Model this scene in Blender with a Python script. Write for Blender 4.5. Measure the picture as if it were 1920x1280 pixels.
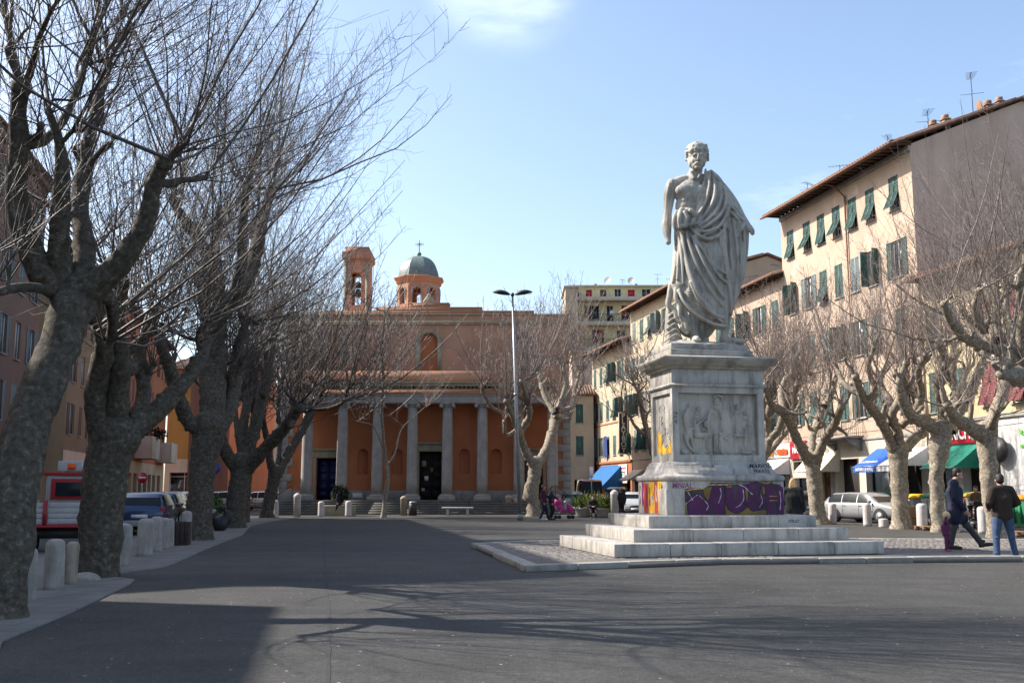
import bpy, bmesh, math, random
import numpy as np
from mathutils import Vector, Matrix, noise as mnoise

R = math.radians
scene = bpy.context.scene
for o in list(bpy.data.objects):
    bpy.data.objects.remove(o)
COL = scene.collection

# ------------------------------------------------------------------ camera
FPX, CXP, CYP = 1900.0, 960.0, 640.0
PITCH = R(8.35)
EYE = 1.5
cam_data = bpy.data.cameras.new('camera')
cam_data.sensor_width = 36.0
cam_data.lens = FPX / 1920.0 * 36.0
cam_data.clip_start = 0.05
cam_data.clip_end = 3000.0
cam = bpy.data.objects.new('camera', cam_data)
COL.objects.link(cam)
cam.location = (0, 0, EYE)
cam.rotation_euler = (R(90) + PITCH, 0, 0)
scene.camera = cam

# ------------------------------------------------------------------ sky, sun, exposure
SUN_EL = R(41)
SUN_DIR = Vector((math.cos(R(-15)), math.sin(R(-15)), 0))          # way the shadows fall on the ground
world = bpy.data.worlds.new('World')
scene.world = world
world.use_nodes = True
wn, wl = world.node_tree.nodes, world.node_tree.links
wn.clear()
w_out = wn.new('ShaderNodeOutputWorld')
w_bg = wn.new('ShaderNodeBackground')
w_sky = wn.new('ShaderNodeTexSky')
w_sky.sky_type = 'NISHITA'
w_sky.sun_disc = False
w_sky.sun_elevation = SUN_EL
w_sky.sun_rotation = R(-75)
w_sky.altitude = 10
w_sky.air_density = 1.0
w_sky.dust_density = 2.0
w_sky.ozone_density = 1.0
w_tc = wn.new('ShaderNodeTexCoord')
w_map = wn.new('ShaderNodeMapping')
w_map.inputs['Scale'].default_value = (1.2, 1.2, 5.0)
w_noise = wn.new('ShaderNodeTexNoise')
w_noise.inputs['Scale'].default_value = 2.1
w_noise.inputs['Detail'].default_value = 7
w_noise.inputs['Roughness'].default_value = 0.6
w_ramp = wn.new('ShaderNodeValToRGB')
w_ramp.color_ramp.elements[0].position = 0.565
w_ramp.color_ramp.elements[0].color = (0, 0, 0, 1)
w_ramp.color_ramp.elements[1].position = 0.82
w_ramp.color_ramp.elements[1].color = (0.35, 0.35, 0.35, 1)
w_mix = wn.new('ShaderNodeMix')
w_mix.data_type = 'RGBA'
w_mix.inputs[7].default_value = (8.2, 8.6, 9.0, 1)
wl.new(w_tc.outputs['Generated'], w_map.inputs[0])
wl.new(w_map.outputs[0], w_noise.inputs['Vector'])
wl.new(w_noise.outputs['Fac'], w_ramp.inputs[0])
# one soft cloud stands high ahead; elsewhere only faint wisps
w_dot = wn.new('ShaderNodeVectorMath'); w_dot.operation = 'DOT_PRODUCT'
_cd = Vector((-0.005, 0.876, 0.482)).normalized()
w_dot.inputs[1].default_value = tuple(_cd)
w_nrm = wn.new('ShaderNodeVectorMath'); w_nrm.operation = 'NORMALIZE'
wl.new(w_tc.outputs['Generated'], w_nrm.inputs[0])
wl.new(w_nrm.outputs[0], w_dot.inputs[0])
w_mr = wn.new('ShaderNodeMapRange')
w_mr.inputs['From Min'].default_value = 0.9955; w_mr.inputs['From Max'].default_value = 1.0005
wl.new(w_dot.outputs['Value'], w_mr.inputs['Value'])
w_mr.interpolation_type = 'SMOOTHERSTEP'
w_mr.inputs['To Max'].default_value = 0.6
w_ramp2 = wn.new('ShaderNodeValToRGB')
w_ramp2.color_ramp.elements[0].position = 0.30; w_ramp2.color_ramp.elements[1].position = 0.62
wl.new(w_noise.outputs['Fac'], w_ramp2.inputs[0])
w_mul = wn.new('ShaderNodeMath'); w_mul.operation = 'MULTIPLY'
wl.new(w_mr.outputs[0], w_mul.inputs[0]); wl.new(w_ramp2.outputs[0], w_mul.inputs[1])
w_max = wn.new('ShaderNodeMath'); w_max.operation = 'MAXIMUM'
wl.new(w_mul.outputs[0], w_max.inputs[0]); wl.new(w_ramp.outputs[0], w_max.inputs[1])
wl.new(w_max.outputs[0], w_mix.inputs[0])
wl.new(w_sky.outputs[0], w_mix.inputs[6])
wl.new(w_mix.outputs[2], w_bg.inputs[0])
w_bg.inputs[1].default_value = 0.15
wl.new(w_bg.outputs[0], w_out.inputs[0])

sun_data = bpy.data.lights.new('sun', 'SUN')
sun_data.energy = 4.8
sun_data.angle = R(0.5)
sun_data.color = (1.0, 0.94, 0.86)
sun = bpy.data.objects.new('sun', sun_data)
COL.objects.link(sun)
ldir = Vector((SUN_DIR.x * math.cos(SUN_EL), SUN_DIR.y * math.cos(SUN_EL), -math.sin(SUN_EL)))
sun.rotation_euler = ldir.to_track_quat('-Z', 'Y').to_euler()
sun.location = (-40, 0, 60)

scene.view_settings.view_transform = 'Standard'
scene.view_settings.look = 'None'
scene.view_settings.exposure = 0.92
scene.view_settings.gamma = 1.0
scene.view_settings.use_curve_mapping = False
scene.render.engine = 'CYCLES'
scene.cycles.max_bounces = 5
scene.cycles.diffuse_bounces = 3
scene.cycles.glossy_bounces = 2
scene.cycles.transmission_bounces = 3
scene.cycles.transparent_max_bounces = 4
scene.cycles.use_denoising = True

# ------------------------------------------------------------------ geometry helpers
_sp, _cp = math.sin(PITCH), math.cos(PITCH)
def ray(px, py):
    u, v = (px - CXP) / FPX, (CYP - py) / FPX
    return Vector((u, _cp - v * _sp, _sp + v * _cp))
def P(px, py, D):
    """point D metres in front of the camera that stands where the survey picture shows it"""
    d = ray(px, py)
    t = D / d.y
    return Vector((d.x * t, D, EYE + d.z * t))
def G(px, py, z=0.0):
    d = ray(px, py)
    t = (z - EYE) / d.z
    return Vector((d.x * t, d.y * t, z))
def U(x, y):
    """pixel column of a ground position (used while planning)"""
    return CXP + FPX * x / y

class MB:
    def __init__(self):
        self.v, self.f, self.c, self.m, self.n = [], [], [], [], 0
    def add(self, verts, faces, mi=0):
        verts = np.asarray(verts, dtype=np.float32).reshape(-1, 3)
        self.v.append(verts)
        if isinstance(faces, np.ndarray):
            self.f.append((faces + self.n).astype(np.int32).ravel())
            self.c.append(np.full(len(faces), faces.shape[1], dtype=np.int32))
            self.m.append(np.full(len(faces), mi, dtype=np.int32))
        elif faces:
            self.f.append(np.array([i + self.n for f in faces for i in f], dtype=np.int32))
            self.c.append(np.array([len(f) for f in faces], dtype=np.int32))
            self.m.append(np.full(len(faces), mi, dtype=np.int32))
        self.n += len(verts)
        return self
    def box(self, x0, x1, y0, y1, z0, z1, mi=0):
        v = [(x, y, z) for z in (z0, z1) for y in (y0, y1) for x in (x0, x1)]
        f = [(0, 2, 3, 1), (4, 5, 7, 6), (0, 1, 5, 4), (2, 6, 7, 3), (0, 4, 6, 2), (1, 3, 7, 5)]
        return self.add(v, f, mi)
    def cbox(self, c, s, mi=0, rot=None, taper=1.0):
        v = []
        for z in (-.5, .5):
            k = taper if z > 0 else 1.0
            for y in (-.5, .5):
                for x in (-.5, .5):
                    p = Vector((x * s[0] * k, y * s[1] * k, z * s[2]))
                    if rot is not None:
                        p = rot @ p
                    v.append((p.x + c[0], p.y + c[1], p.z + c[2]))
        f = [(0, 2, 3, 1), (4, 5, 7, 6), (0, 1, 5, 4), (2, 6, 7, 3), (0, 4, 6, 2), (1, 3, 7, 5)]
        return self.add(v, f, mi)
    def quad(self, a, b, c, d, mi=0):
        return self.add([a, b, c, d], [(0, 1, 2, 3)], mi)
    def prism(self, pts, z0, z1, mi=0):
        n = len(pts)
        v = [(p[0], p[1], z0) for p in pts] + [(p[0], p[1], z1) for p in pts]
        f = [tuple(range(n))[::-1], tuple(range(n, 2 * n))] + [(i, (i + 1) % n, n + (i + 1) % n, n + i) for i in range(n)]
        return self.add(v, f, mi)
    def extrude(self, pts, x0, x1, mi=0):
        """profile of (y,z) points extruded along x"""
        n = len(pts)
        v = [(x0, p[0], p[1]) for p in pts] + [(x1, p[0], p[1]) for p in pts]
        f = [tuple(range(n)), tuple(range(n, 2 * n))[::-1]] + [(i, n + i, n + (i + 1) % n, (i + 1) % n) for i in range(n)]
        return self.add(v, f, mi)
    def lathe(self, prof, c=(0, 0, 0), k=16, mi=0, sx=1.0, sy=1.0):
        v = []
        for r, z in prof:
            for j in range(k):
                a = 2 * math.pi * j / k
                v.append((c[0] + r * math.cos(a) * sx, c[1] + r * math.sin(a) * sy, c[2] + z))
        f = []
        for i in range(len(prof) - 1):
            for j in range(k):
                j2 = (j + 1) % k
                f.append((i * k + j, i * k + j2, (i + 1) * k + j2, (i + 1) * k + j))
        f.append(tuple(range(k))[::-1])
        f.append(tuple((len(prof) - 1) * k + j for j in range(k)))
        return self.add(v, f, mi)
    def sphere(self, c, r, k=10, mi=0):
        rx, ry, rz = (r, r, r) if not hasattr(r, '__len__') else r
        n = max(4, k // 2 + 1)
        v, f = [], []
        for i in range(n + 1):
            th = math.pi * (0.02 + 0.96 * i / n)
            for j in range(k):
                a = 2 * math.pi * j / k
                v.append((c[0] + rx * math.sin(th) * math.cos(a), c[1] + ry * math.sin(th) * math.sin(a), c[2] + rz * math.cos(th)))
        for i in range(n):
            for j in range(k):
                j2 = (j + 1) % k
                f.append((i * k + j, (i + 1) * k + j, (i + 1) * k + j2, i * k + j2))
        f.append(tuple(range(k)))
        f.append(tuple(n * k + j for j in range(k))[::-1])
        return self.add(v, f, mi)
    def tube(self, pts, rad, k=6, mi=0, caps=True):
        pts = np.asarray([tuple(p) for p in pts], dtype=np.float64)
        rad = np.full(len(pts), rad) if np.isscalar(rad) else np.asarray(rad, dtype=np.float64)
        v, f = tube_batch(pts[None], rad[None], k)
        self.add(v, f, mi)
        if caps:
            b = self.n - len(v)
            n = len(pts)
            self.f.append(np.array([b + j for j in range(k)][::-1] + [b + (n - 1) * k + j for j in range(k)], dtype=np.int32))
            self.c.append(np.array([k, k], dtype=np.int32))
            self.m.append(np.array([mi, mi], dtype=np.int32))
        return self
    def mesh(self, name='mesh', smooth=False):
        me = bpy.data.meshes.new(name)
        if not self.v:
            return me
        V = np.concatenate(self.v)
        F = np.concatenate(self.f)
        C = np.concatenate(self.c)
        me.vertices.add(len(V))
        me.vertices.foreach_set('co', V.ravel())
        me.loops.add(len(F))
        me.loops.foreach_set('vertex_index', F)
        me.polygons.add(len(C))
        st = np.concatenate([[0], np.cumsum(C)[:-1]]).astype(np.int32)
        me.polygons.foreach_set('loop_start', st)
        me.polygons.foreach_set('loop_total', C)
        me.polygons.foreach_set('material_index', np.concatenate(self.m))
        if smooth:
            me.polygons.foreach_set('use_smooth', np.ones(len(C), dtype=bool))
        me.update(calc_edges=True)
        return me
    def build(self, name, mat, parent=None, smooth=False, bevel=0.0):
        me = self.mesh(name, smooth)
        return link(name, me, mat, parent, bevel)

def tube_batch(Pn, Rn, k):
    """many tubes of the same number of points: Pn (M,N,3), Rn (M,N)"""
    M, N, _ = Pn.shape
    T = np.gradient(Pn, axis=1)
    T /= (np.linalg.norm(T, axis=2, keepdims=True) + 1e-9)
    mean = T.mean(axis=1)
    ref = np.where(np.abs(mean[:, 2:3]) > 0.8, np.array([[1.0, 0, 0]]), np.array([[0, 0, 1.0]]))
    ref = np.repeat(ref[:, None, :], N, axis=1)
    A = np.cross(T, ref)
    A /= (np.linalg.norm(A, axis=2, keepdims=True) + 1e-9)
    B = np.cross(T, A)
    ang = np.arange(k) * 2 * math.pi / k
    ca, sa = np.cos(ang), np.sin(ang)
    V = Pn[:, :, None, :] + Rn[:, :, None, None] * (A[:, :, None, :] * ca[None, None, :, None] + B[:, :, None, :] * sa[None, None, :, None])
    V = V.reshape(-1, 3)
    j = np.arange(k); j2 = (j + 1) % k
    base = (np.arange(N - 1) * k)[:, None]
    q = np.stack([base + j, base + j2, base + k + j2, base + k + j], axis=-1).reshape(-1, 4)
    F = (q[None] + (np.arange(M) * N * k)[:, None, None]).reshape(-1, 4)
    return V, F

def link(name, me, mat=None, parent=None, bevel=0.0):
    o = bpy.data.objects.new(name, me)
    COL.objects.link(o)
    if mat is not None and len(me.materials) == 0:
        for m in (mat if isinstance(mat, (list, tuple)) else [mat]):
            me.materials.append(m)
    if parent is not None:
        o.parent = parent
    if bevel:
        b = o.modifiers.new('bevel', 'BEVEL')
        b.width = bevel
        b.segments = 2
        b.limit_method = 'ANGLE'
    return o
def tag(o, label=None, cat=None, group=None, kind=None):
    if label: o['label'] = label
    if cat: o['category'] = cat
    if group: o['group'] = group
    if kind: o['kind'] = kind
    return o
def thing(name, label, cat, loc=(0, 0, 0), rz=0.0, group=None):
    o = bpy.data.objects.new(name, None)
    o.empty_display_size = 0.3
    COL.objects.link(o)
    o.location = loc
    o.rotation_euler = (0, 0, rz)
    return tag(o, label, cat, group)
def copy_tree(o, parent=None):
    c = o.copy()
    COL.objects.link(c)
    c.parent = parent
    for ch in list(o.children):
        copy_tree(ch, c)
    return c
def catmull(pts, step):
    """resample rows of numbers (x,y,z,r...) with a Catmull-Rom curve, about `step` apart"""
    A = np.array(pts, dtype=np.float64)
    if len(A) < 3:
        n = max(2, int(np.linalg.norm(A[-1, :3] - A[0, :3]) / step) + 1)
        t = np.linspace(0, 1, n)[:, None]
        return A[0] * (1 - t) + A[-1] * t
    E = np.vstack([2 * A[0] - A[1], A, 2 * A[-1] - A[-2]])
    out = []
    for i in range(1, len(E) - 2):
        n = max(1, int(round(np.linalg.norm(E[i + 1, :3] - E[i, :3]) / step)))
        for s in range(n):
            t = s / n
            out.append(0.5 * ((2 * E[i]) + (-E[i - 1] + E[i + 1]) * t + (2 * E[i - 1] - 5 * E[i] + 4 * E[i + 1] - E[i + 2]) * t * t
                              + (-E[i - 1] + 3 * E[i] - 3 * E[i + 1] + E[i + 2]) * t ** 3))
    out.append(A[-1])
    return np.array(out)
def text_mesh(s, size=1.0, bold=0.0, depth=0.004, shear=0.0, spacing=1.0):
    cu = bpy.data.curves.new('lettering', 'FONT')
    cu.body = s
    cu.size = size
    cu.offset = bold
    cu.extrude = depth
    cu.shear = shear
    cu.space_character = spacing
    cu.align_x = 'CENTER'
    cu.align_y = 'CENTER'
    cu.resolution_u = 3
    ob = bpy.data.objects.new('lettering', cu)
    COL.objects.link(ob)
    dg = bpy.context.evaluated_depsgraph_get()
    me = bpy.data.meshes.new_from_object(ob.evaluated_get(dg))
    bpy.data.objects.remove(ob)
    me.materials.clear()
    return me
def text(name, s, size, mat, parent, loc, rot=(R(90), 0, 0), **kw):
    me = text_mesh(s, size, **kw)
    o = link(name, me, mat, parent)
    o.location = loc
    o.rotation_euler = rot
    return o
def blob(name, mb, voxel, mat, parent=None, smooth=4, fac=0.5):
    """fuse overlapping solids into one continuous skin"""
    me = mb.mesh(name)
    o = bpy.data.objects.new(name, me)
    COL.objects.link(o)
    m = o.modifiers.new('remesh', 'REMESH')
    m.mode = 'VOXEL'
    m.voxel_size = voxel
    m.use_smooth_shade = True
    if smooth:
        s = o.modifiers.new('smooth', 'SMOOTH')
        s.factor = fac
        s.iterations = smooth
    dg = bpy.context.evaluated_depsgraph_get()
    me2 = bpy.data.meshes.new_from_object(o.evaluated_get(dg))
    bpy.data.objects.remove(o)
    bpy.data.meshes.remove(me)
    for p in me2.polygons:
        p.use_smooth = True
    me2.materials.clear()
    return link(name, me2, mat, parent)

# ------------------------------------------------------------------ materials
def new_mat(name):
    m = bpy.data.materials.new(name)
    m.use_nodes = True
    nt = m.node_tree
    b = nt.nodes['Principled BSDF']
    return m, nt.nodes, nt.links, b
def c4(c):
    return (c[0], c[1], c[2], 1.0)
def noise_node(N, L, scale, detail=5, rough=0.6, stretch=None, coord='Object'):
    tc = N.new('ShaderNodeTexCoord')
    n = N.new('ShaderNodeTexNoise')
    n.inputs['Scale'].default_value = scale
    n.inputs['Detail'].default_value = detail
    n.inputs['Roughness'].default_value = rough
    if stretch:
        mp = N.new('ShaderNodeMapping')
        mp.inputs['Scale'].default_value = stretch
        L.new(tc.outputs[coord], mp.inputs[0])
        L.new(mp.outputs[0], n.inputs['Vector'])
    else:
        L.new(tc.outputs[coord], n.inputs['Vector'])
    return n
def ramp(N, L, src, stops):
    r = N.new('ShaderNodeValToRGB')
    cr = r.color_ramp
    while len(cr.elements) < len(stops):
        cr.elements.new(0.5)
    for e, (p, c) in zip(cr.elements, stops):
        e.position = p
        e.color = c4(c) if hasattr(c, '__len__') else (c, c, c, 1)
    L.new(src, r.inputs[0])
    return r
def mix(N, L, fac, a, b, mode='MIX'):
    m = N.new('ShaderNodeMix')
    m.data_type = 'RGBA'
    m.blend_type = mode
    for sock, val in ((0, fac), (6, a), (7, b)):
        if hasattr(val, 'links') or hasattr(val, 'is_output'):
            L.new(val, m.inputs[sock])
        elif hasattr(val, '__len__'):
            m.inputs[sock].default_value = c4(val)
        else:
            m.inputs[sock].default_value = val
    return m.outputs[2]
def bump(N, L, b, src, strength=0.3, dist=0.02):
    bp = N.new('ShaderNodeBump')
    bp.inputs['Strength'].default_value = strength
    bp.inputs['Distance'].default_value = dist
    L.new(src, bp.inputs['Height'])
    L.new(bp.outputs[0], b.inputs['Normal'])
def plain(name, col, rough=0.6, metal=0.0, var=0.12, scale=6.0, spec=0.4):
    m, N, L, b = new_mat(name)
    n = noise_node(N, L, scale)
    lo = tuple(c * (1 - var) for c in col); hi = tuple(min(1, c * (1 + var)) for c in col)
    r = ramp(N, L, n.outputs['Fac'], [(0.3, lo), (0.7, hi)])
    L.new(r.outputs[0], b.inputs['Base Color'])
    b.inputs['Roughness'].default_value = rough
    b.inputs['Metallic'].default_value = metal
    b.inputs['Specular IOR Level'].default_value = spec
    return m
def plaster(name, col, stain=(0.16, 0.13, 0.10), amount=0.5, patch=None, rough=0.9):
    m, N, L, b = new_mat(name)
    n1 = noise_node(N, L, 0.35, 6, 0.65)
    n2 = noise_node(N, L, 0.55, 5, 0.7, stretch=(1.6, 1.6, 0.22))
    n3 = noise_node(N, L, 9.0, 4, 0.6)
    lo = tuple(c * 0.80 for c in col); hi = tuple(min(1, c * 1.12) for c in col)
    base = ramp(N, L, n1.outputs['Fac'], [(0.3, lo), (0.7, hi)]).outputs[0]
    if patch:
        n4 = noise_node(N, L, 0.8, 3, 0.5)
        pm = ramp(N, L, n4.outputs['Fac'], [(0.60, 0.0), (0.64, 1.0)]).outputs[0]
        base = mix(N, L, pm, base, patch)
    sm = ramp(N, L, n2.outputs['Fac'], [(0.5, 0.0), (0.78, amount)]).outputs[0]
    base = mix(N, L, sm, base, stain)
    L.new(base, b.inputs['Base Color'])
    b.inputs['Roughness'].default_value = rough
    b.inputs['Specular IOR Level'].default_value = 0.15
    bump(N, L, b, n3.outputs['Fac'], 0.25, 0.01)
    return m
def stone(name, col, dirt=(0.10, 0.095, 0.075), amount=0.6, vertical=True, rough=0.7, scale=1.0):
    m, N, L, b = new_mat(name)
    n1 = noise_node(N, L, 2.2 * scale, 7, 0.65)
    n2 = noise_node(N, L, 1.7 * scale, 6, 0.7, stretch=(2.2, 2.2, 0.35) if vertical else None)
    n3 = noise_node(N, L, 30.0 * scale, 4, 0.6)
    lo = tuple(c * 0.78 for c in col); hi = tuple(min(1, c * 1.1) for c in col)
    base = ramp(N, L, n1.outputs['Fac'], [(0.3, lo), (0.65, hi)]).outputs[0]
    sm = ramp(N, L, n2.outputs['Fac'], [(0.48, 0.0), (0.75, amount)]).outputs[0]
    base = mix(N, L, sm, base, dirt)
    L.new(base, b.inputs['Base Color'])
    b.inputs['Roughness'].default_value = rough
    b.inputs['Specular IOR Level'].default_value = 0.3
    bump(N, L, b, n3.outputs['Fac'], 0.2, 0.006)
    return m
def bark(name, tone=1.0):
    m, N, L, b = new_mat(name)
    n1 = noise_node(N, L, 13.0, 7, 0.68, stretch=(1, 1, 1.1))
    n2 = noise_node(N, L, 9.0, 5, 0.6)
    n3 = noise_node(N, L, 26.0, 4, 0.7)
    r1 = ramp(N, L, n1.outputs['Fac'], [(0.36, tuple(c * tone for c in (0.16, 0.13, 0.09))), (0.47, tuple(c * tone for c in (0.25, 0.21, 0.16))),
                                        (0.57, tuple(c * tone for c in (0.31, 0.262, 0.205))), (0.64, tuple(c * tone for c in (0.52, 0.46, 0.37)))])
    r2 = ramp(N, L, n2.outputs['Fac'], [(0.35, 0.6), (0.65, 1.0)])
    c = mix(N, L, 1.0, r1.outputs[0], r2.outputs[0], 'MULTIPLY')
    L.new(c, b.inputs['Base Color'])
    b.inputs['Roughness'].default_value = 0.85
    b.inputs['Specular IOR Level'].default_value = 0.2
    bump(N, L, b, n3.outputs['Fac'], 0.5, 0.02)
    return m
def asphalt():
    m, N, L, b = new_mat('asphalt')
    n1 = noise_node(N, L, 0.12, 6, 0.6)
    n2 = noise_node(N, L, 60.0, 3, 0.7)
    n4 = noise_node(N, L, 0.5, 4, 0.6, stretch=(0.25, 2.4, 1))
    base = ramp(N, L, n1.outputs['Fac'], [(0.3, (0.048, 0.0465, 0.043)), (0.7, (0.073, 0.0705, 0.065))]).outputs[0]
    base = mix(N, L, ramp(N, L, n4.outputs['Fac'], [(0.5, 0.0), (0.7, 0.5)]).outputs[0], base, (0.036, 0.037, 0.038))
    g = ramp(N, L, n2.outputs['Fac'], [(0.3, 0.5), (0.7, 1.4)]).outputs[0]
    base = mix(N, L, 1.0, base, g, 'MULTIPLY')
    n7 = noise_node(N, L, 15.0, 6, 0.8)
    base = mix(N, L, 1.0, base, ramp(N, L, n7.outputs['Fac'], [(0.35, 0.62), (0.65, 1.35)]).outputs[0], 'MULTIPLY')
    n8 = noise_node(N, L, 0.9, 5, 0.75)
    base = mix(N, L, 1.0, base, ramp(N, L, n8.outputs['Fac'], [(0.35, 0.8), (0.65, 1.15)]).outputs[0], 'MULTIPLY')
    tc = N.new('ShaderNodeTexCoord')
    vo = N.new('ShaderNodeTexVoronoi')
    vo.inputs['Scale'].default_value = 4.2
    L.new(tc.outputs['Object'], vo.inputs['Vector'])
    n5 = noise_node(N, L, 0.35, 3, 0.6)
    dots = ramp(N, L, vo.outputs['Distance'], [(0.05, 1.0), (0.07, 0.0)]).outputs[0]
    pick = ramp(N, L, n5.outputs['Fac'], [(0.36, 0.0), (0.44, 0.8)]).outputs[0]
    d = mix(N, L, 1.0, dots, pick, 'MULTIPLY')
    base = mix(N, L, d, base, (0.40, 0.40, 0.38))
    vo2 = N.new('ShaderNodeTexVoronoi')
    vo2.inputs['Scale'].default_value = 12
    L.new(tc.outputs['Object'], vo2.inputs['Vector'])
    d2 = ramp(N, L, vo2.outputs['Distance'], [(0.06, 0.8), (0.085, 0.0)]).outputs[0]
    n6 = noise_node(N, L, 1.3, 3, 0.6)
    d2 = mix(N, L, 1.0, d2, ramp(N, L, n6.outputs['Fac'], [(0.46, 0.0), (0.55, 0.8)]).outputs[0], 'MULTIPLY')
    base = mix(N, L, d2, base, (0.34, 0.34, 0.32))
    L.new(base, b.inputs['Base Color'])
    b.inputs['Roughness'].default_value = 0.82
    b.inputs['Specular IOR Level'].default_value = 0.25
    bump(N, L, b, n2.outputs['Fac'], 0.5, 0.01)
    return m
def tiles_mat(name, col, joint, sx, sz, mortar=0.012, rough=0.6, bumpy=0.2):
    m, N, L, b = new_mat(name)
    tc = N.new('ShaderNodeTexCoord')
    br = N.new('ShaderNodeTexBrick')
    br.inputs['Scale'].default_value = 1.0
    br.inputs['Brick Width'].default_value = sx
    br.inputs['Row Height'].default_value = sz
    br.inputs['Mortar Size'].default_value = mortar
    br.inputs['Color1'].default_value = c4(col)
    br.inputs['Color2'].default_value = c4(tuple(c * 0.86 for c in col))
    br.inputs['Mortar'].default_value = c4(joint)
    L.new(tc.outputs['Object'], br.inputs['Vector'])
    n = noise_node(N, L, 1.2, 6, 0.65)
    c = mix(N, L, 1.0, br.outputs['Color'], ramp(N, L, n.outputs['Fac'], [(0.3, 0.75), (0.7, 1.1)]).outputs[0], 'MULTIPLY')
    L.new(c, b.inputs['Base Color'])
    b.inputs['Roughness'].default_value = rough
    return m
def glass_mat(name='window_glass', col=(0.02, 0.025, 0.03), rough=0.08):
    m, N, L, b = new_mat(name)
    n = noise_node(N, L, 1.5)
    r = ramp(N, L, n.outputs['Fac'], [(0.3, tuple(c * .5 for c in col)), (0.7, tuple(c * 1.6 for c in col))])
    L.new(r.outputs[0], b.inputs['Base Color'])
    b.inputs['Roughness'].default_value = rough
    b.inputs['Specular IOR Level'].default_value = 0.6 if rough < .15 else 0.22
    return m
def car_paint(name, col):
    m, N, L, b = new_mat(name)
    n = noise_node(N, L, 3.0, 4)
    r = ramp(N, L, n.outputs['Fac'], [(0.3, tuple(c * .92 for c in col)), (0.7, col)])
    L.new(r.outputs[0], b.inputs['Base Color'])
    b.inputs['Metallic'].default_value = 0.35
    b.inputs['Roughness'].default_value = 0.32
    b.inputs['Coat Weight'].default_value = 0.6
    return m

M = {}
M['asphalt'] = asphalt()
M['paving'] = tiles_mat('paving_slabs', (0.20, 0.185, 0.165), (0.11, 0.10, 0.09), 1.1, 0.55, 0.012, 0.8)
M['kerb'] = stone('kerb_stone', (0.33, 0.31, 0.27), (0.09, 0.08, 0.06), 0.7, False, 0.8)
M['olive_grey'] = plaster('olive_grey_plaster', (0.22, 0.18, 0.12), (0.11, 0.09, 0.07), 0.5)
M['bollard_shade'] = stone('shaded_bollard_stone', (0.34, 0.31, 0.28), (0.14, 0.11, 0.085), 0.6, True, 0.8, 2)  # bollard stone darkened, the shade of the left row put into its colour
M['cobble'] = stone('cobble_stone', (0.19, 0.172, 0.155), (0.12, 0.10, 0.08), 0.4, False, 0.8, 3)
M['marble'] = stone('weathered_marble', (0.45, 0.42, 0.375), (0.075, 0.065, 0.05), 0.95, True, 0.6)
M['marble_dark'] = stone('mossy_marble', (0.40, 0.37, 0.32), (0.06, 0.055, 0.04), 0.95, False, 0.8, 1.4)
M['statue'] = stone('statue_marble', (0.42, 0.39, 0.335), (0.08, 0.07, 0.05), 0.85, True, 0.65, 1.2)
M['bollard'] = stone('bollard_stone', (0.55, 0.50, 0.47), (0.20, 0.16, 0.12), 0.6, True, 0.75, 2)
M['bollard_dirty'] = stone('dirty_bollard_stone', (0.36, 0.30, 0.23), (0.10, 0.07, 0.05), 0.8, True, 0.8, 2)
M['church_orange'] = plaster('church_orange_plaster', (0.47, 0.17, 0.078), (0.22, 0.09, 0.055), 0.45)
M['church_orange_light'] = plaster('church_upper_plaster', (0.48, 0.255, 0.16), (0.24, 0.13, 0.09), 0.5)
M['church_stone'] = stone('church_stone', (0.33, 0.31, 0.285), (0.17, 0.155, 0.13), 0.5, True, 0.8)
M['step_grey'] = stone('dark_step_stone', (0.13, 0.125, 0.115), (0.05, 0.05, 0.045), 0.6, False, 0.85)
M['old_wood'] = plain('black_stained_wood', (0.05, 0.035, 0.027), 0.85, 0, 0.3)
M['shaded_white'] = plain('shaded_white_paint', (0.40, 0.39, 0.38), 0.55)  # white of the pick-up, greyed in colour to stand for its shade
M['church_trim'] = stone('church_trim', (0.33, 0.29, 0.20), (0.13, 0.115, 0.08), 0.6, True, 0.85)
M['lead'] = stone('lead_roof', (0.15, 0.19, 0.175), (0.06, 0.08, 0.07), 0.7, True, 0.5)
M['peach'] = plaster('peach_plaster', (0.46, 0.35, 0.265), (0.33, 0.24, 0.18), 0.6, patch=(0.53, 0.40, 0.31))
M['gable_grey'] = plaster('raw_gable_render', (0.56, 0.435, 0.345), (0.20, 0.16, 0.14), 0.6)
M['yellow'] = plaster('yellow_plaster', (0.52, 0.44, 0.27), (0.35, 0.27, 0.15), 0.45)
M['pink'] = plaster('pink_plaster', (0.48, 0.355, 0.27), (0.32, 0.22, 0.17), 0.5)
M['cream'] = plaster('cream_plaster', (0.44, 0.37, 0.265), (0.34, 0.27, 0.18), 0.5)
M['beige'] = plaster('beige_plaster', (0.52, 0.47, 0.38), (0.28, 0.24, 0.19), 0.5)
M['modern_yellow'] = plaster('pale_yellow_render', (0.60, 0.52, 0.30), (0.33, 0.28, 0.18), 0.5)
M['brown_render'] = plaster('brown_render', (0.30, 0.19, 0.13), (0.16, 0.10, 0.07), 0.6)
M['left_rose'] = plaster('rose_plaster', (0.22, 0.135, 0.10), (0.17, 0.12, 0.09), 0.5)
M['left_orange'] = plaster('deep_orange_plaster', (0.36, 0.14, 0.07), (0.25, 0.12, 0.08), 0.4)
M['ochre'] = plaster('ochre_plaster', (0.36, 0.22, 0.07), (0.24, 0.16, 0.07), 0.4)
M['white_tile'] = tiles_mat('white_wall_tiles', (0.72, 0.70, 0.67), (0.36, 0.34, 0.32), 0.6, 0.35, 0.012, 0.4)
M['white'] = plain('white_paint', (0.72, 0.71, 0.68), 0.5)
M['cloth_white'] = plain('white_awning_cloth', (0.74, 0.72, 0.68), 0.85)
M['cloth_cream'] = plain('cream_awning_cloth', (0.58, 0.50, 0.38), 0.85)
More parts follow.
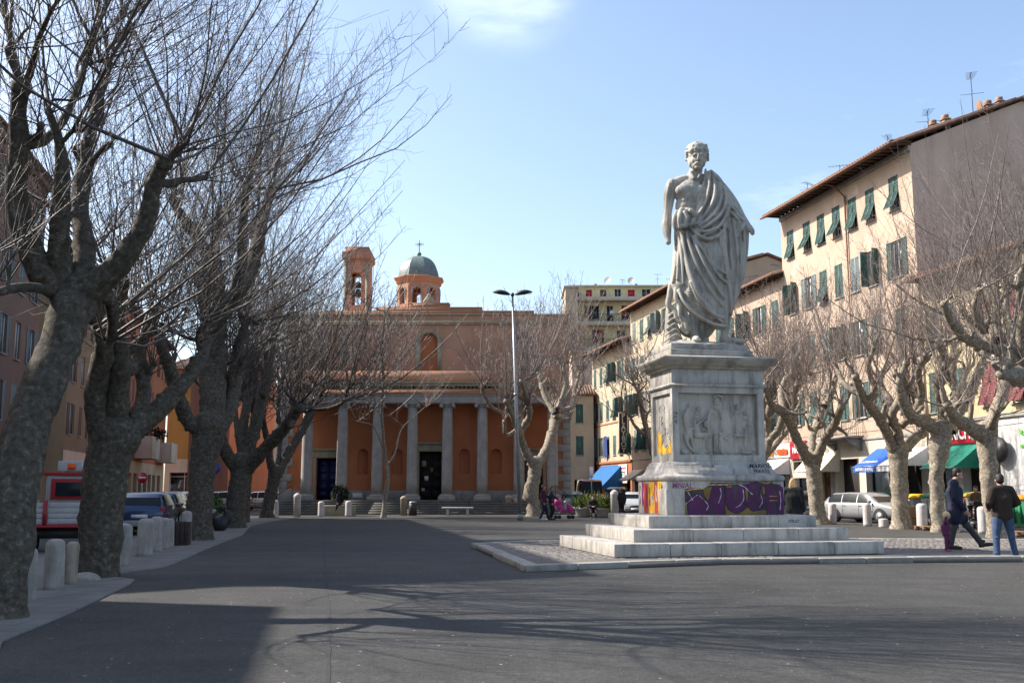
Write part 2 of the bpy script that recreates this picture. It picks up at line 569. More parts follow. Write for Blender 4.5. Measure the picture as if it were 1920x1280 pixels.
M['cloth_blue'] = plain('blue_awning_cloth', (0.02, 0.10, 0.42), 0.8)
M['cloth_sky'] = plain('sky_blue_awning_cloth', (0.008, 0.10, 0.27), 0.8)
M['cloth_green'] = plain('green_awning_cloth', (0.015, 0.20, 0.13), 0.8)
M['shutter_green'] = plain('green_shutter_paint', (0.04, 0.095, 0.085), 0.55)
M['shutter_dark'] = plain('dark_green_shutter_paint', (0.03, 0.085, 0.07), 0.55)
M['shutter_red'] = plain('maroon_shutter_paint', (0.19, 0.05, 0.05), 0.55)
M['shutter_grey'] = plain('faded_grey_shutter_paint', (0.16, 0.20, 0.20), 0.6)
M['shutter_brown'] = plain('brown_shutter_paint', (0.10, 0.06, 0.045), 0.6)
M['glass'] = glass_mat()
M['car_glass'] = glass_mat('car_glass', (0.010, 0.015, 0.017), 0.2)
M['dark'] = plain('dark_interior', (0.018, 0.016, 0.015), 0.9)
M['black'] = plain('black_plastic', (0.02, 0.02, 0.022), 0.5)
M['rubber'] = plain('tyre_rubber', (0.025, 0.025, 0.025), 0.85)
M['metal'] = plain('galvanised_metal', (0.30, 0.31, 0.32), 0.45, 0.6)
M['dark_metal'] = plain('dark_iron', (0.05, 0.05, 0.052), 0.5, 0.5)
M['rust'] = plain('rusty_pipe', (0.20, 0.09, 0.05), 0.8)
M['terracotta'] = plain('terracotta_tile', (0.20, 0.12, 0.085), 0.85, 0, 0.35, 3)
M['wood'] = plain('weathered_wood', (0.16, 0.09, 0.05), 0.8, 0, 0.3)
M['rafter'] = plain('eave_timber', (0.09, 0.055, 0.04), 0.85, 0, 0.3)
M['door_blue'] = plain('blue_door_paint', (0.01, 0.014, 0.075), 0.45)
M['red'] = plain('red_paint', (0.30, 0.015, 0.02), 0.45)
M['sign_red'] = plain('sign_red', (0.42, 0.015, 0.03), 0.4)
M['orange_red'] = plain('orange_red_letters', (0.80, 0.10, 0.02), 0.4)
M['orange'] = plain('orange_letters', (0.85, 0.26, 0.02), 0.4)
M['sign_blue'] = plain('sign_blue', (0.02, 0.05, 0.42), 0.4)
M['violet'] = plain('violet_letters', (0.10, 0.05, 0.35), 0.4)
M['leaf_green'] = plain('green_logo', (0.12, 0.45, 0.05), 0.5)
M['yellow_paint'] = plain('yellow_lid_plastic', (0.75, 0.42, 0.02), 0.45)
M['green_plastic'] = plain('green_bin_plastic', (0.03, 0.20, 0.09), 0.5)
M['bin_grey'] = plain('grey_bin_metal', (0.26, 0.28, 0.27), 0.5)
M['cardboard'] = plain('brown_cardboard', (0.26, 0.14, 0.08), 0.85)
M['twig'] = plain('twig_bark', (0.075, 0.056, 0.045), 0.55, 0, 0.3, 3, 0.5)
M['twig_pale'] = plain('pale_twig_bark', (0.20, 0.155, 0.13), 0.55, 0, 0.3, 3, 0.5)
M['bark'] = bark('shaded_plane_bark', 0.40)  # left trees: bark toned down, their shade painted into the colour
M['bark_lit'] = bark('sunlit_plane_bark', 1.15)  # same bark toned up in colour for the trees in the sun
M['skin'] = plain('skin', (0.42, 0.24, 0.17), 0.6, 0, 0.08)
M['hair_dark'] = plain('dark_hair', (0.02, 0.014, 0.01), 0.6)
M['hair_blond'] = plain('blond_hair', (0.46, 0.30, 0.14), 0.6, 0, 0.3, 20)
M['gr_purple'] = plain('purple_spray', (0.085, 0.012, 0.07), 0.6, 0, 0.35, 2.5)
M['gr_yellow'] = plain('yellow_spray', (0.22, 0.13, 0.025), 0.6, 0, 0.35, 2.5)
M['gr_bright'] = plain('bright_yellow_spray', (0.80, 0.46, 0.04), 0.6, 0, 0.2, 2.5)
M['gr_red'] = plain('red_spray', (0.50, 0.07, 0.05), 0.6, 0, 0.3, 2.5)
M['gr_black'] = plain('black_spray', (0.03, 0.02, 0.04), 0.6, 0, 0.3)
M['gr_pink'] = plain('magenta_marker', (0.30, 0.05, 0.18), 0.6)
M['gr_blue'] = plain('blue_spray', (0.05, 0.07, 0.22), 0.6, 0, 0.3)
M['gr_white'] = plain('pale_lilac_spray', (0.50, 0.42, 0.52), 0.6, 0, 0.3)
M['leaves'] = plain('planter_leaves', (0.10, 0.16, 0.04), 0.6, 0, 0.5, 4)
M['leaves_yellow'] = plain('yellowish_leaves', (0.30, 0.33, 0.08), 0.6, 0, 0.4, 4)
M['leaves_dark'] = plain('dark_shrub_leaves', (0.02, 0.03, 0.012), 0.7, 0, 0.4, 4)
M['lamp_red'] = plain('red_lamp_glass', (0.35, 0.01, 0.01), 0.25)
M['lamp_clear'] = plain('clear_lamp_glass', (0.55, 0.55, 0.52), 0.15)
M['bronze'] = plain('bell_bronze', (0.06, 0.07, 0.06), 0.5, 0.6)
# =================================================================== GROUND
rng = np.random.default_rng(11)
random.seed(5)
gm = MB()
gm.quad((-700, -200, 0), (700, -200, 0), (700, 1500, 0), (-700, 1500, 0))
tag(gm.build('ground', M['asphalt']), kind='structure')

# worn repair seam in the asphalt (a real shallow strip of darker tar)
sm_ = MB()
seam = catmull([(*G(615, 1282),), (*G(617, 1150),), (*G(611, 1085),), (*G(606, 1010),), (*G(606, 975),)], 0.35)
ww = 0.012 + 0.014 * rng.random(len(seam))
for i in range(len(seam) - 1):
    a, b = seam[i], seam[i + 1]
    sm_.quad((a[0] - ww[i], a[1], .004), (a[0] + ww[i], a[1], .004), (b[0] + ww[i + 1], b[1], .004), (b[0] - ww[i + 1], b[1], .004))
tag(sm_.build('tar_seam', plain('tar', (0.035, 0.035, 0.036), 0.9)), kind='structure')

# left pavement: slabs laid beside the trees, one raised sheet
pave = [(-40, 1330), (5, 1203), (130, 1151), (243, 1096), (252, 1088), (188, 1080), (310, 1063), (338, 1052), (372, 1036), (415, 1018), (455, 1003), (470, 986), (520, 976), (560, 970)]
edge = [G(px, py) for px, py in pave]
edge = [e for e in edge if e.y > 5.0] or edge
inner = [(-9.6, 4.5), (-9.6, 14), (-11.0, 22), (-13.4, 34), (-15.4, 45), (-16.9, 52)]
pts = [(e.x, e.y) for e in edge] + inner[::-1]
pm = MB()
pm.add([(x, y, 0.0) for x, y in pts] + [(x, y, 0.03) for x, y in pts],
       [tuple(range(len(pts), 2 * len(pts)))] + [(i, (i + 1) % len(pts), len(pts) + (i + 1) % len(pts), len(pts) + i) for i in range(len(pts))])
pv = pm.build('pavement', M['paving'])
bpy.context.view_layer.update()
tag(pv, kind='structure')

# right pavement in front of the shops, with a real kerb
RD = Vector((-0.21, 1.0, 0)).normalized()      # direction of the right-hand street front, away from the camera
RN = Vector((-1.0, -0.21, 0)).normalized()     # out of the right-hand facades
def RF(D, out=0.0, z=0.0):
    """point on the right-hand facade line at depth D, `out` metres towards the square"""
    x = 24.5 - 0.21 * (D - 35.0)
    p = Vector((x, D, z)) + RN * out
    return p
pm = MB()
q = [RF(18, 0), RF(18, 2.4), RF(118, 2.4), RF(118, 0)]
pm.prism([(p.x, p.y) for p in q][::-1], 0.0, 0.13)
tag(pm.build('pavement', M['paving']), kind='structure')

# =================================================================== MONUMENT
PHI = R(12)
MA = Vector((math.cos(PHI), math.sin(PHI), 0))
MBv = Vector((-math.sin(PHI), math.cos(PHI), 0))

# platform: kerb stones and small cobbles
plat = [(0.25, 19.26), (4.3, 21.1), (8.4, 21.65), (12.0, 22.0), (16.2, 22.4), (15.4, 29.6), (8.0, 30.4), (1.4, 29.4), (-1.08, 27.45)]
pl_root = thing('paved_platform', 'low kerbed platform of small brown cobbles that carries the monument', 'platform', (0, 0, 0))
cm = MB()
cm.prism(plat, 0.004, 0.100)
cm.build('bed', M['cobble'], pl_root)
def inside(x, y, poly, m=0.0):
    for i in range(len(poly)):
        a, b = poly[i], poly[(i + 1) % len(poly)]
        ex, ey = b[0] - a[0], b[1] - a[1]
        l = math.hypot(ex, ey)
        if ((x - a[0]) * (-ey) + (y - a[1]) * ex) / l < m:
            return False
    return True
cob = MB()
V_, F_ = [], []
base_f = np.array([(0, 1, 5, 4), (1, 2, 6, 5), (2, 3, 7, 6), (3, 0, 4, 7), (4, 5, 6, 7)])
nn = 0
for i in range(130):
    for j in range(90):
        u = -3.0 + i * 0.165 + 0.08 * (j % 2) + rng.normal(0, .02)
        w = -2.0 + j * 0.125 + rng.normal(0, .006)
        p = Vector((-0.4, 19.0, 0)) + MA * u + MBv * w
        if not inside(p.x, p.y, plat, 0.36):
            continue
        hx, hy = 0.080 + rng.normal(0, .003), 0.060 + rng.normal(0, .002)
        z1 = 0.112 + rng.normal(0, .0035)
        for (sx, sy) in ((-1, -1), (1, -1), (1, 1), (-1, 1)):
            c = p + MA * sx * hx + MBv * sy * hy
            V_.append((c.x, c.y, 0.097))
        for (sx, sy) in ((-1, -1), (1, -1), (1, 1), (-1, 1)):
            c = p + MA * sx * hx * .86 + MBv * sy * hy * .84
            V_.append((c.x, c.y, z1))
        F_.append(base_f + nn); nn += 8
cob.add(V_, np.concatenate(F_))
tag(cob.build('cobbles', M['cobble'], pl_root), kind='stuff')
for i in range(len(plat)):
    a = Vector((*plat[i], 0)); b = Vector((*plat[(i + 1) % len(plat)], 0))
    L_ = (b - a).length
    n = max(1, int(L_ / 0.95))
    d = (b - a) / L_
    nrm = Vector((-d.y, d.x, 0))
    for k in range(n):
        s0, s1 = L_ * k / n + 0.008, L_ * (k + 1) / n - 0.008
        wv = rng.normal(0, .008)
        ks = MB()
        h = 0.122 + rng.normal(0, .005)
        c = [a + d * s0 + nrm * wv, a + d * s1 + nrm * wv, a + d * s1 + nrm * .3, a + d * s0 + nrm * .3]
        ks.prism([(v.x, v.y) for v in c], 0.0, h)
        ks.build('kerb_stone', M['kerb'], pl_root, bevel=0.012)

mon = thing('monument_pedestal', 'graffitied white marble pedestal on three broad steps under the statue', 'pedestal', (2.13, 21.5, 0.12), PHI)
# local frame: x along the front (a), y into the depth (b)
def stepped(x0, y0, w, d, z0, z1, nb):
    cuts = [0] + sorted([(k + rng.uniform(-.12, .12)) / nb for k in range(1, nb)]) + [1]
    for k in range(nb):
        m_ = MB().box(x0 + w * cuts[k] + (.004 if k else 0), x0 + w * cuts[k + 1] - (.004 if k < nb - 1 else 0), y0, y0 + 0.9, z0, z1 + rng.normal(0, .002))
        m_.build('step_block', M['marble'], mon, bevel=0.012)
    nd = max(2, int(nb * .7))
    for side in (0, 1):
        for k in range(nd):
            ya, yb = y0 + .904 + (d - .904) * k / nd, y0 + .904 + (d - .904) * (k + 1) / nd - .006
            xa = x0 if side == 0 else x0 + w - 1.3
            MB().box(xa, xa + 1.3, ya, yb, z0, z1 + rng.normal(0, .002)).build('step_block', M['marble'], mon, bevel=0.012)
    MB().box(x0 + 1.304, x0 + w - 1.304, y0 + .904, y0 + d, z0, z1 - .004).build('step_core', M['marble'], mon)
stepped(0.0, 0.0, 6.22, 4.5, 0.0, 0.27, 5)
stepped(0.64, 0.62, 5.1, 3.8, 0.27, 0.54, 4)
stepped(1.24, 1.33, 4.1, 3.0, 0.54, 0.81, 4)
# block coordinates relative to the root
bx, by = 1.935, 1.985          # pedestal base front-left corner
MB().box(bx, bx + 2.955, by, by + 2.05, 0.81, 1.60).build('base_block', M['marble'], mon, bevel=0.02)
MB().box(bx - .035, bx + .42, by - .035, by + .5, 0.812, 1.42).build('corner_slab', M['marble'], mon, bevel=0.01)
# ogee moulding as a stack of rings
def ring(name, prof, x0, y0, w, d, mat):
    """prof: list of (outset, z); rectangular plan"""
    m_ = MB()
    v, f = [], []
    for o, z in prof:
        v += [(x0 - o, y0 - o, z), (x0 + w + o, y0 - o, z), (x0 + w + o, y0 + d + o, z), (x0 - o, y0 + d + o, z)]
    for i in range(len(prof) - 1):
        for j in range(4):
            j2 = (j + 1) % 4
            f.append((i * 4 + j, i * 4 + j2, i * 4 + 4 + j2, i * 4 + 4 + j))
    f.append((3, 2, 1, 0)); k = (len(prof) - 1) * 4
    f.append((k, k + 1, k + 2, k + 3))
    m_.add(v, f)
    return m_.build(name, mat, mon)
dx, dy_, dw, dd = bx + .285, by + .285, 2.36, 1.5     # die
ring('base_moulding', [(.30, 1.602), (.32, 1.63), (.32, 1.70), (.29, 1.735), (.22, 1.75), (.17, 1.79), (.13, 1.86), (.10, 1.93), (.10, 1.965), (.06, 1.99), (.06, 2.04), (.012, 2.06)], dx, dy_, dw, dd, M['marble'])
# die with recessed panels
die = MB()
def panel_wall(mb, w, z0, z1, a, b, c, d, dep):
    """front wall in x 0..w with one recessed panel, at y=0, outward -y"""
    fr = [((0, 0, z0), (w, 0, z0), (w, 0, c), (0, 0, c)), ((0, 0, d), (w, 0, d), (w, 0, z1), (0, 0, z1)),
          ((0, 0, c), (a, 0, c), (a, 0, d), (0, 0, d)), ((b, 0, c), (w, 0, c), (w, 0, d), (b, 0, d)),
          ((a, dep, c), (b, dep, c), (b, dep, d), (a, dep, d)), ((a, 0, c), (b, 0, c), (b, dep, c), (a, dep, c)),
          ((a, dep, d), (b, dep, d), (b, 0, d), (a, 0, d)), ((a, 0, c), (a, dep, c), (a, dep, d), (a, 0, d)), ((b, dep, c), (b, 0, c), (b, 0, d), (b, dep, d))]
    return fr
z0d, z1d = 2.06, 3.84
for fq in panel_wall(die, dw, z0d, z1d, .16, dw - .16, 2.22, 3.70, .13):
    die.quad(*[(dx + p[0], dy_ + p[1], p[2]) for p in fq])
for fq in panel_wall(die, dd, z0d, z1d, .14, dd - .14, 2.22, 3.70, .07):      # left side, outward -x
    die.quad(*[(dx + p[1], dy_ + dd - p[0], p[2]) for p in fq])
for fq in panel_wall(die, dd, z0d, z1d, .14, dd - .14, 2.22, 3.70, .07):
    die.quad(*[(dx + dw - p[1], dy_ + p[0], p[2]) for p in fq])
die.quad((dx, dy_ + dd, z0d), (dx, dy_ + dd, z1d), (dx + dw, dy_ + dd, z1d), (dx + dw, dy_ + dd, z0d))
die.build('die', M['marble'], mon)
ring('neck_moulding', [(.01, 3.84), (.06, 3.86), (.06, 3.90), (.02, 3.93)], dx, dy_, dw, dd, M['marble'])
MB().box(dx - .005, dx + dw + .005, dy_ - .005, dy_ + dd + .005, 3.932, 4.27).build('frieze_block', M['marble'], mon, bevel=0.006)
ring('cornice', [(.03, 4.272), (.09, 4.30), (.10, 4.36), (.22, 4.385), (.22, 4.44), (.25, 4.47), (.27, 4.53), (.27, 4.55), (.05, 4.60)], dx, dy_, dw, dd, M['marble_dark'])
MB().box(dx + .02, dx + dw - .2, dy_ + .06, dy_ + dd + .1, 4.585, 4.77).build('plinth', M['marble_dark'], mon, bevel=0.02)
MB().box(dx + .06, dx + dw - .28, dy_ + .14, dy_ + dd + .05, 4.772, 4.93).build('plinth', M['marble_dark'], mon, bevel=0.02)
sl = MB()
zz = [(dx + .08, dy_ + .18, 4.932), (dx + dw - .32, dy_ + .18, 4.932), (dx + dw - .32, dy_ + dd, 4.932), (dx + .08, dy_ + dd, 4.932)]
tt = [(dx + .45, dy_ + .5, 5.06), (dx + dw - .55, dy_ + .5, 5.02), (dx + dw - .55, dy_ + dd - .2, 5.02), (dx + .45, dy_ + dd - .2, 5.06)]
sl.add(zz + tt, [(4, 5, 6, 7), (0, 1, 5, 4), (1, 2, 6, 5), (2, 3, 7, 6), (3, 0, 4, 7)])
sl.build('sloped_base', M['marble'], mon)

# relief figures carved in the front panel (front panel: x dx+.16 .. dx+dw-.16, z 2.22..3.70)
def rel(cx, cy, dy=0.0):
    """survey crop (1737 px wide for 190 photo px) -> monument local"""
    x = dx + .16 + (cx - 120) / (1490 - 120) * (dw - .32)
    z = 3.70 - (cy - 50) / (1150 - 50) * 1.48
    return (x, dy_ + .125 + dy, z)
rf = MB()
def rt(pts, rr, dy=0.0):
    q = [rel(a, b, dy) for a, b in pts]
    A = catmull([(*p, r_ * .00135) for p, r_ in zip(q, rr)], 0.03)
    v, f = tube_batch(A[None, :, :3], A[None, :, 3], 8)
    ce = dy_ + .125
    v[:, 1] = ce - .03 + (v[:, 1] - ce) * 0.95
    rf.add(v, f)
    rf.sphere(tuple(A[0, :3]), float(A[0, 3]), 8); rf.sphere(tuple(A[-1, :3]), float(A[-1, 3]), 8)
def rhead(cx, cy, r_=38):
    rf.sphere(rel(cx, cy, -.05), (r_ * .0013, .06, r_ * .0017), 10)
rt([(330, 330), (270, 420), (270, 600), (300, 760), (250, 900), (230, 1100)], [45, 62, 66, 55, 62, 75])
rt([(300, 420), (240, 560), (300, 690), (390, 690)], [25, 28, 22, 16], -.03)
rt([(230, 780), (270, 950), (380, 1110)], [20, 25, 16], -.04)
rt([(330, 720), (350, 900), (390, 1120)], [22, 26, 14], -.05)
rhead(335, 280, 44)
rt([(470, 400), (440, 500), (440, 640), (470, 800), (450, 1000), (470, 1110)], [50, 58, 50, 52, 50, 28])
rt([(430, 480), (450, 600), (540, 540), (600, 490)], [24, 24, 18, 15], -.04)
rt([(430, 800), (600, 800)], [50, 45], -.01)
rt([(600, 860), (600, 1100)], [36, 26])
rhead(480, 340, 44)
rhead(600, 600, 50)
rt([(560, 700), (600, 800)], [42, 48])
rt([(650, 620), (650, 900), (650, 1090)], [30, 32, 28])
rt([(790, 300), (780, 420), (780, 600), (770, 800), (760, 1100)], [52, 100, 95, 72, 62])
rt([(690, 360), (650, 480), (640, 640), (660, 820)], [34, 34, 30, 20], -.03)
rt([(850, 380), (890, 520), (880, 700)], [34, 34, 26], -.03)
rt([(760, 800), (760, 1100)], [28, 30], -.05)
rt([(840, 780), (850, 1000), (870, 1110)], [26, 34, 30], -.04)
rhead(790, 200, 52)
rt([(740, 120), (810, 80), (880, 110), (890, 170)], [14, 18, 18, 12], -.03)
rt([(1050, 420), (1040, 560), (1100, 700), (1010, 800), (930, 880)], [45, 60, 50, 30, 20])
rt([(1160, 380), (1170, 560), (1150, 760)], [44, 75, 60])
rt([(1090, 800), (1270, 800)], [20, 18], -.06)
rt([(940, 820), (980, 1000), (1000, 1110)], [30, 50, 36])
rt([(1110, 830), (1130, 1000), (1120, 1110)], [36, 30, 36])
rhead(1060, 350, 42); rhead(1150, 290, 44)
rt([(1290, 480), (1320, 640), (1300, 820), (1270, 1000), (1240, 1100), (1400, 1100)], [52, 75, 62, 55, 40, 18])
rt([(1370, 620), (1400, 860), (1420, 1060)], [26, 36, 30], -.02)
rhead(1290, 400, 44)
rf.box(dx + .17, dx + dw - .17, dy_ + .11, dy_ + .16, 2.21, 3.71)
blob('relief', rf, 0.012, M['statue'], mon, 2)

# graffiti on the base: flat sheets of paint that lie on the stone
gy = by - .004
M['gr_dark'] = plain('plum_black_spray', (0.055, 0.035, 0.045), 0.6, 0, 0.5, 2.5)
def patch(name, pts, mat, off=0.0, parent=mon):
    m_ = MB()
    v = [(p[0], gy - off, p[1]) for p in pts]
    m_.add(v, [tuple(range(len(v)))])
    return m_.build(name, mat, parent)
def gpx(cx, cy):
    """crop 1920 px for 290 photo px -> (x,z) on the base front"""
    return (bx + (cx - 395) / (1830 - 395) * 2.955, 1.60 - (cy - 150) / (625 - 150) * 0.79)
def blobby(c, rx, rz, n=22, seed=0, amp=.16):
    r_ = np.random.default_rng(seed)
    ph = r_.uniform(0, 6.28, 4)
    out = []
    for i in range(n):
        a = 2 * math.pi * i / n
        k = 1 + amp * math.sin(3 * a + ph[0]) + amp * .6 * math.sin(5 * a + ph[1])
        x_, z_ = c[0] + rx * k * math.cos(a), c[1] + rz * k * math.sin(a)
        out.append((min(max(x_, bx + .02), bx + 2.94), min(max(z_, .82), 1.59)))
    return out
def gpatch(name, pts, mat, off):
    return patch(name, [gpx(*p) for p in pts], mat, off)
gpatch('graffiti_cloud', [(560, 620), (530, 520), (560, 420), (520, 300), (640, 255), (850, 250), (900, 215), (1130, 200), (1340, 190), (1640, 165), (1790, 210), (1820, 330), (1825, 480), (1800, 620)], M['gr_dark'], .000)
gpatch('graffiti_patch', [(560, 615), (570, 500), (600, 400), (625, 480), (632, 615)], M['gr_yellow'], .003)
gpatch('graffiti_patch', [(830, 250), (935, 235), (920, 380), (885, 430), (840, 350)], M['gr_yellow'], .003)
gpatch('graffiti_patch', [(1090, 480), (1130, 560), (1210, 605), (1300, 580), (1370, 520), (1420, 580), (1590, 560), (1590, 618), (1095, 618)], M['gr_yellow'], .003)
gpatch('graffiti_patch', [(1110, 215), (1180, 210), (1170, 300), (1115, 300)], M['gr_yellow'], .003)
gpatch('graffiti_patch', [(1345, 240), (1375, 300), (1370, 420), (1345, 450)], M['gr_yellow'], .003)
gpatch('graffiti_patch', [(1560, 230), (1585, 240), (1585, 330), (1560, 330)], M['gr_yellow'], .003)
gpatch('graffiti_shadow', [(535, 620), (500, 470), (540, 380), (500, 330), (560, 300), (600, 400), (575, 520), (590, 620)], M['gr_blue'], .002)
gpatch('graffiti_letter', [(640, 620), (650, 380), (760, 330), (880, 440), (950, 230), (1085, 215), (1075, 400), (1090, 620), (960, 620), (930, 520), (860, 620)], M['gr_purple'], .004)
gpatch('graffiti_letter', [(1120, 240), (1190, 240), (1200, 420), (1240, 430), (1250, 240), (1330, 250), (1340, 450), (1290, 570), (1200, 600), (1120, 540), (1105, 400)], M['gr_purple'], .004)
# the 8-like S, built as two rings
def ringpatch(cx, cy, r0x, r0y, r1x, r1y, off, mat, name='graffiti_letter'):
    m_ = MB()
    n = 24
    v = []
    for i in range(n):
        a = 2 * math.pi * i / n
        for (rx_, ry_) in ((r0x, r0y), (r1x, r1y)):
            x_, z_ = gpx(cx + rx_ * math.cos(a), cy + ry_ * math.sin(a))
            v.append((x_, gy - off, min(z_, 1.595)))
    m_.add(v, [(2 * i, 2 * i + 1, (2 * i + 3) % (2 * n), (2 * i + 2) % (2 * n)) for i in range(n)])
    return m_.build(name, mat, mon)
ringpatch(1450, 235, 80, 72, 26, 26, .0045, M['gr_purple'])
ringpatch(1460, 450, 98, 110, 30, 36, .0055, M['gr_purple'])
gpatch('graffiti_letter', [(1590, 215), (1680, 215), (1690, 350), (1730, 350), (1740, 190), (1815, 240), (1822, 615), (1735, 615), (1730, 430), (1690, 430), (1690, 615), (1600, 615)], M['gr_purple'], .0046)
def stroke(name, pts, w, mat, off, fn=gpx):
    q = [fn(*p) for p in pts]
    A = catmull([(x_, 0, z_) for x_, z_ in q], 0.03)
    m_ = MB()
    v = []
    for i in range(len(A)):
        t = A[min(i + 1, len(A) - 1)] - A[max(i - 1, 0)]
        n_ = np.array([-t[2], 0, t[0]]); n_ /= np.linalg.norm(n_) + 1e-9
        ww_ = w * (0.75 + .25 * math.sin(i * 1.1))
        for s in (-1, 1):
            p = A[i] + n_ * s * ww_
            v.append((p[0], gy - off, p[2]))
    m_.add(v, [(2 * i, 2 * i + 1, 2 * i + 3, 2 * i + 2) for i in range(len(A) - 1)])
    return m_.build(name, mat, mon)
for pts, w, mt in [([(640, 400), (640, 615)], .012, 'gr_black'), ([(650, 380), (760, 330), (880, 440), (950, 230), (1085, 215), (1085, 610)], .012, 'gr_black'),
                   ([(1110, 240), (1105, 420), (1130, 540), (1210, 600), (1300, 570), (1345, 450), (1335, 240)], .013, 'gr_black'),
                   ([(1380, 180), (1360, 240), (1400, 310), (1360, 440), (1400, 550), (1470, 565), (1550, 520), (1560, 400), (1510, 320), (1540, 240), (1500, 170), (1440, 160)], .012, 'gr_black'),
                   ([(1590, 215), (1598, 615)], .012, 'gr_black'), ([(1735, 440), (1738, 615)], .010, 'gr_black'), ([(910, 185), (1140, 180), (1340, 170), (1700, 160)], .013, 'gr_black'),
                   ([(780, 350), (880, 480), (860, 560)], .013, 'gr_white'), ([(1035, 250), (1045, 340), (1010, 460)], .012, 'gr_white'),
                   ([(1315, 270), (1320, 400), (1270, 490), (1220, 520)], .012, 'gr_white'), ([(1530, 340), (1550, 440), (1510, 520)], .010, 'gr_white'),
                   ([(1770, 290), (1780, 420), (1765, 560)], .012, 'gr_white'), ([(640, 300), (700, 420)], .010, 'gr_white'), ([(600, 480), (760, 340)], .009, 'gr_white'),
                   ([(1270, 200), (1340, 240), (1430, 340)], .014, 'gr_white'), ([(560, 300), (700, 270), (840, 255)], .012, 'gr_bright'),
                   ([(930, 205), (1130, 205)], .010, 'gr_bright'), ([(1540, 165), (1620, 180), (1660, 150)], .010, 'gr_bright'), ([(1640, 365), (1730, 365)], .007, 'gr_bright'), ([(1640, 425), (1730, 425)], .007, 'gr_bright')]:
    stroke('graffiti_stroke', pts, w, M[mt], .008)
text('graffiti_tag', 'MNJAL', .17, M['gr_pink'], mon, (bx + .37, gy - .006, 1.49), shear=.2, bold=.001, depth=.0005)
text('graffiti_tag', 'MARIOS', .15, M['gr_black'], mon, (bx + 2.42, dy_ - .108, 1.955), depth=.0005, bold=.002, shear=.2)
text('graffiti_tag', 'PEKETE', .13, M['gr_black'], mon, (bx + 2.45, dy_ - .17, 1.84), rot=(R(60), 0, 0), depth=.0005, bold=.001)
text('graffiti_tag', 'muo', .15, M['gr_black'], mon, (4.75, 1.33 - .003, .69), depth=.0005, shear=.5)
text('graffiti_tag', 'P L V', .14, M['gr_black'], mon, (dx + .075, dy_ - .003, 3.1), rot=(R(90), R(90), 0), depth=.0005, spacing=.9)
text('graffiti_tag', 'mihh ile', .10, M['gr_black'], mon, (bx + 1.1, dy_ - .105, 1.95), depth=.0005, shear=.3)
# runs of paint on the left face
def leftface(name, y0, y1, z0, z1, mat, off, wob=0.04):
    m_ = MB()
    n = 10
    v = []
    ph = rng.uniform(0, 6)
    for i in range(n + 1):
        z = z0 + (z1 - z0) * i / n
        a = wob * math.sin(i * .9 + ph) * .5
        tip = 0.35 if i == 0 else 1.0
        c_ = (y0 + y1) / 2; h = (y1 - y0) / 2 * tip
        v.append((bx - .003 - off, c_ - h + a, z)); v.append((bx - .003 - off, c_ + h + a * .6, z))
    m_.add(v, [(2 * i, 2 * i + 2, 2 * i + 3, 2 * i + 1) for i in range(n)])
    return m_.build(name, mat, mon)
b0 = by
for y0, y1, za, zb, mt, off in [(1.28, 1.62, .82, 1.56, 'gr_red', .0), (.86, 1.28, .82, 1.58, 'gr_bright', .001), (.62, .86, .82, 1.59, 'gr_red', .002), (.36, .62, .82, 1.59, 'gr_bright', .003),
                                (1.65, 1.78, 1.0, 1.59, 'gr_pink', .001), (.28, .33, .9, 1.5, 'gr_black', .004), (.98, 1.10, 1.05, 1.25, 'gr_white', .005), (.70, .78, 1.1, 1.5, 'gr_white', .005),
                                (1.18, 1.22, 1.0, 1.45, 'gr_black', .006), (1.42, 1.46, .95, 1.5, 'gr_pink', .006), (.45, .48, 1.15, 1.55, 'gr_black', .006), (.92, .95, 1.15, 1.35, 'gr_black', .006), (1.88, 1.92, 1.0, 1.5, 'gr_black', .003)]:
    leftface('graffiti_run', b0 + y0, b0 + y1, za, zb, M[mt], off)
for y0, y1, za, zb, mt in [(.10, .5, 2.26, 2.62, 'gr_bright'), (.45, .95, 2.26, 2.5, 'gr_bright'), (.9, 1.25, 2.3, 2.85, 'gr_bright')]:
    m_ = MB()
    pts_ = [(dx + .066, dy_ + y0, za), (dx + .066, dy_ + y1, za), (dx + .066, dy_ + y1 - .08, zb), (dx + .066, dy_ + (y0 + y1) / 2, zb - .12), (dx + .066, dy_ + y0 + .05, zb - .05)]
    m_.add(pts_, [tuple(range(5))]).build('graffiti_smear', M[mt], mon)
for k in range(9):
    m_ = MB()
    yy, z_ = dy_ + .2 + rng.random() * 1.05, 2.4 + rng.random() * 1.1
    A = [(dx + .064, yy + .05 * math.sin(i * 1.7 + k), z_ - i * .035) for i in range(7)]
    m_.tube(A, .007, 4).build('graffiti_scrawl', M['gr_black' if k % 2 else 'gr_blue'], mon)

# =================================================================== STATUE
SD = 25.15
def S(cx, cy, dy=0.0):
    p = P(1180 + cx / 3.046, 240 + cy / 3.046, SD)
    return Vector((p.x, SD + dy, p.z))
SC = SD / 1900 / 3.046
st = MB()
def T(pts, k=10, dy=None, flat=1.0, step=.06):
    """pts: (cx, cy, radius_px[, dy])"""
    rows = []
    for p in pts:
        d_ = p[3] if len(p) > 3 else (dy if dy is not None else 0.0)
        s = S(p[0], p[1], d_)
        rows.append((s.x, s.y, s.z, p[2] * SC))
    A = catmull(rows, step)
    A[:, 3] = np.maximum(A[:, 3], .01)
    v, f = tube_batch(A[None, :, :3], A[None, :, 3], k)
    if flat != 1.0:
        yc = np.repeat(A[:, 1], k)
        v[:, 1] = yc + (v[:, 1] - yc) * flat
    st.add(v, f)
    st.sphere(tuple(A[0, :3]), float(A[0, 3]), 10)
    st.sphere(tuple(A[-1, :3]), float(A[-1, 3]), 10)
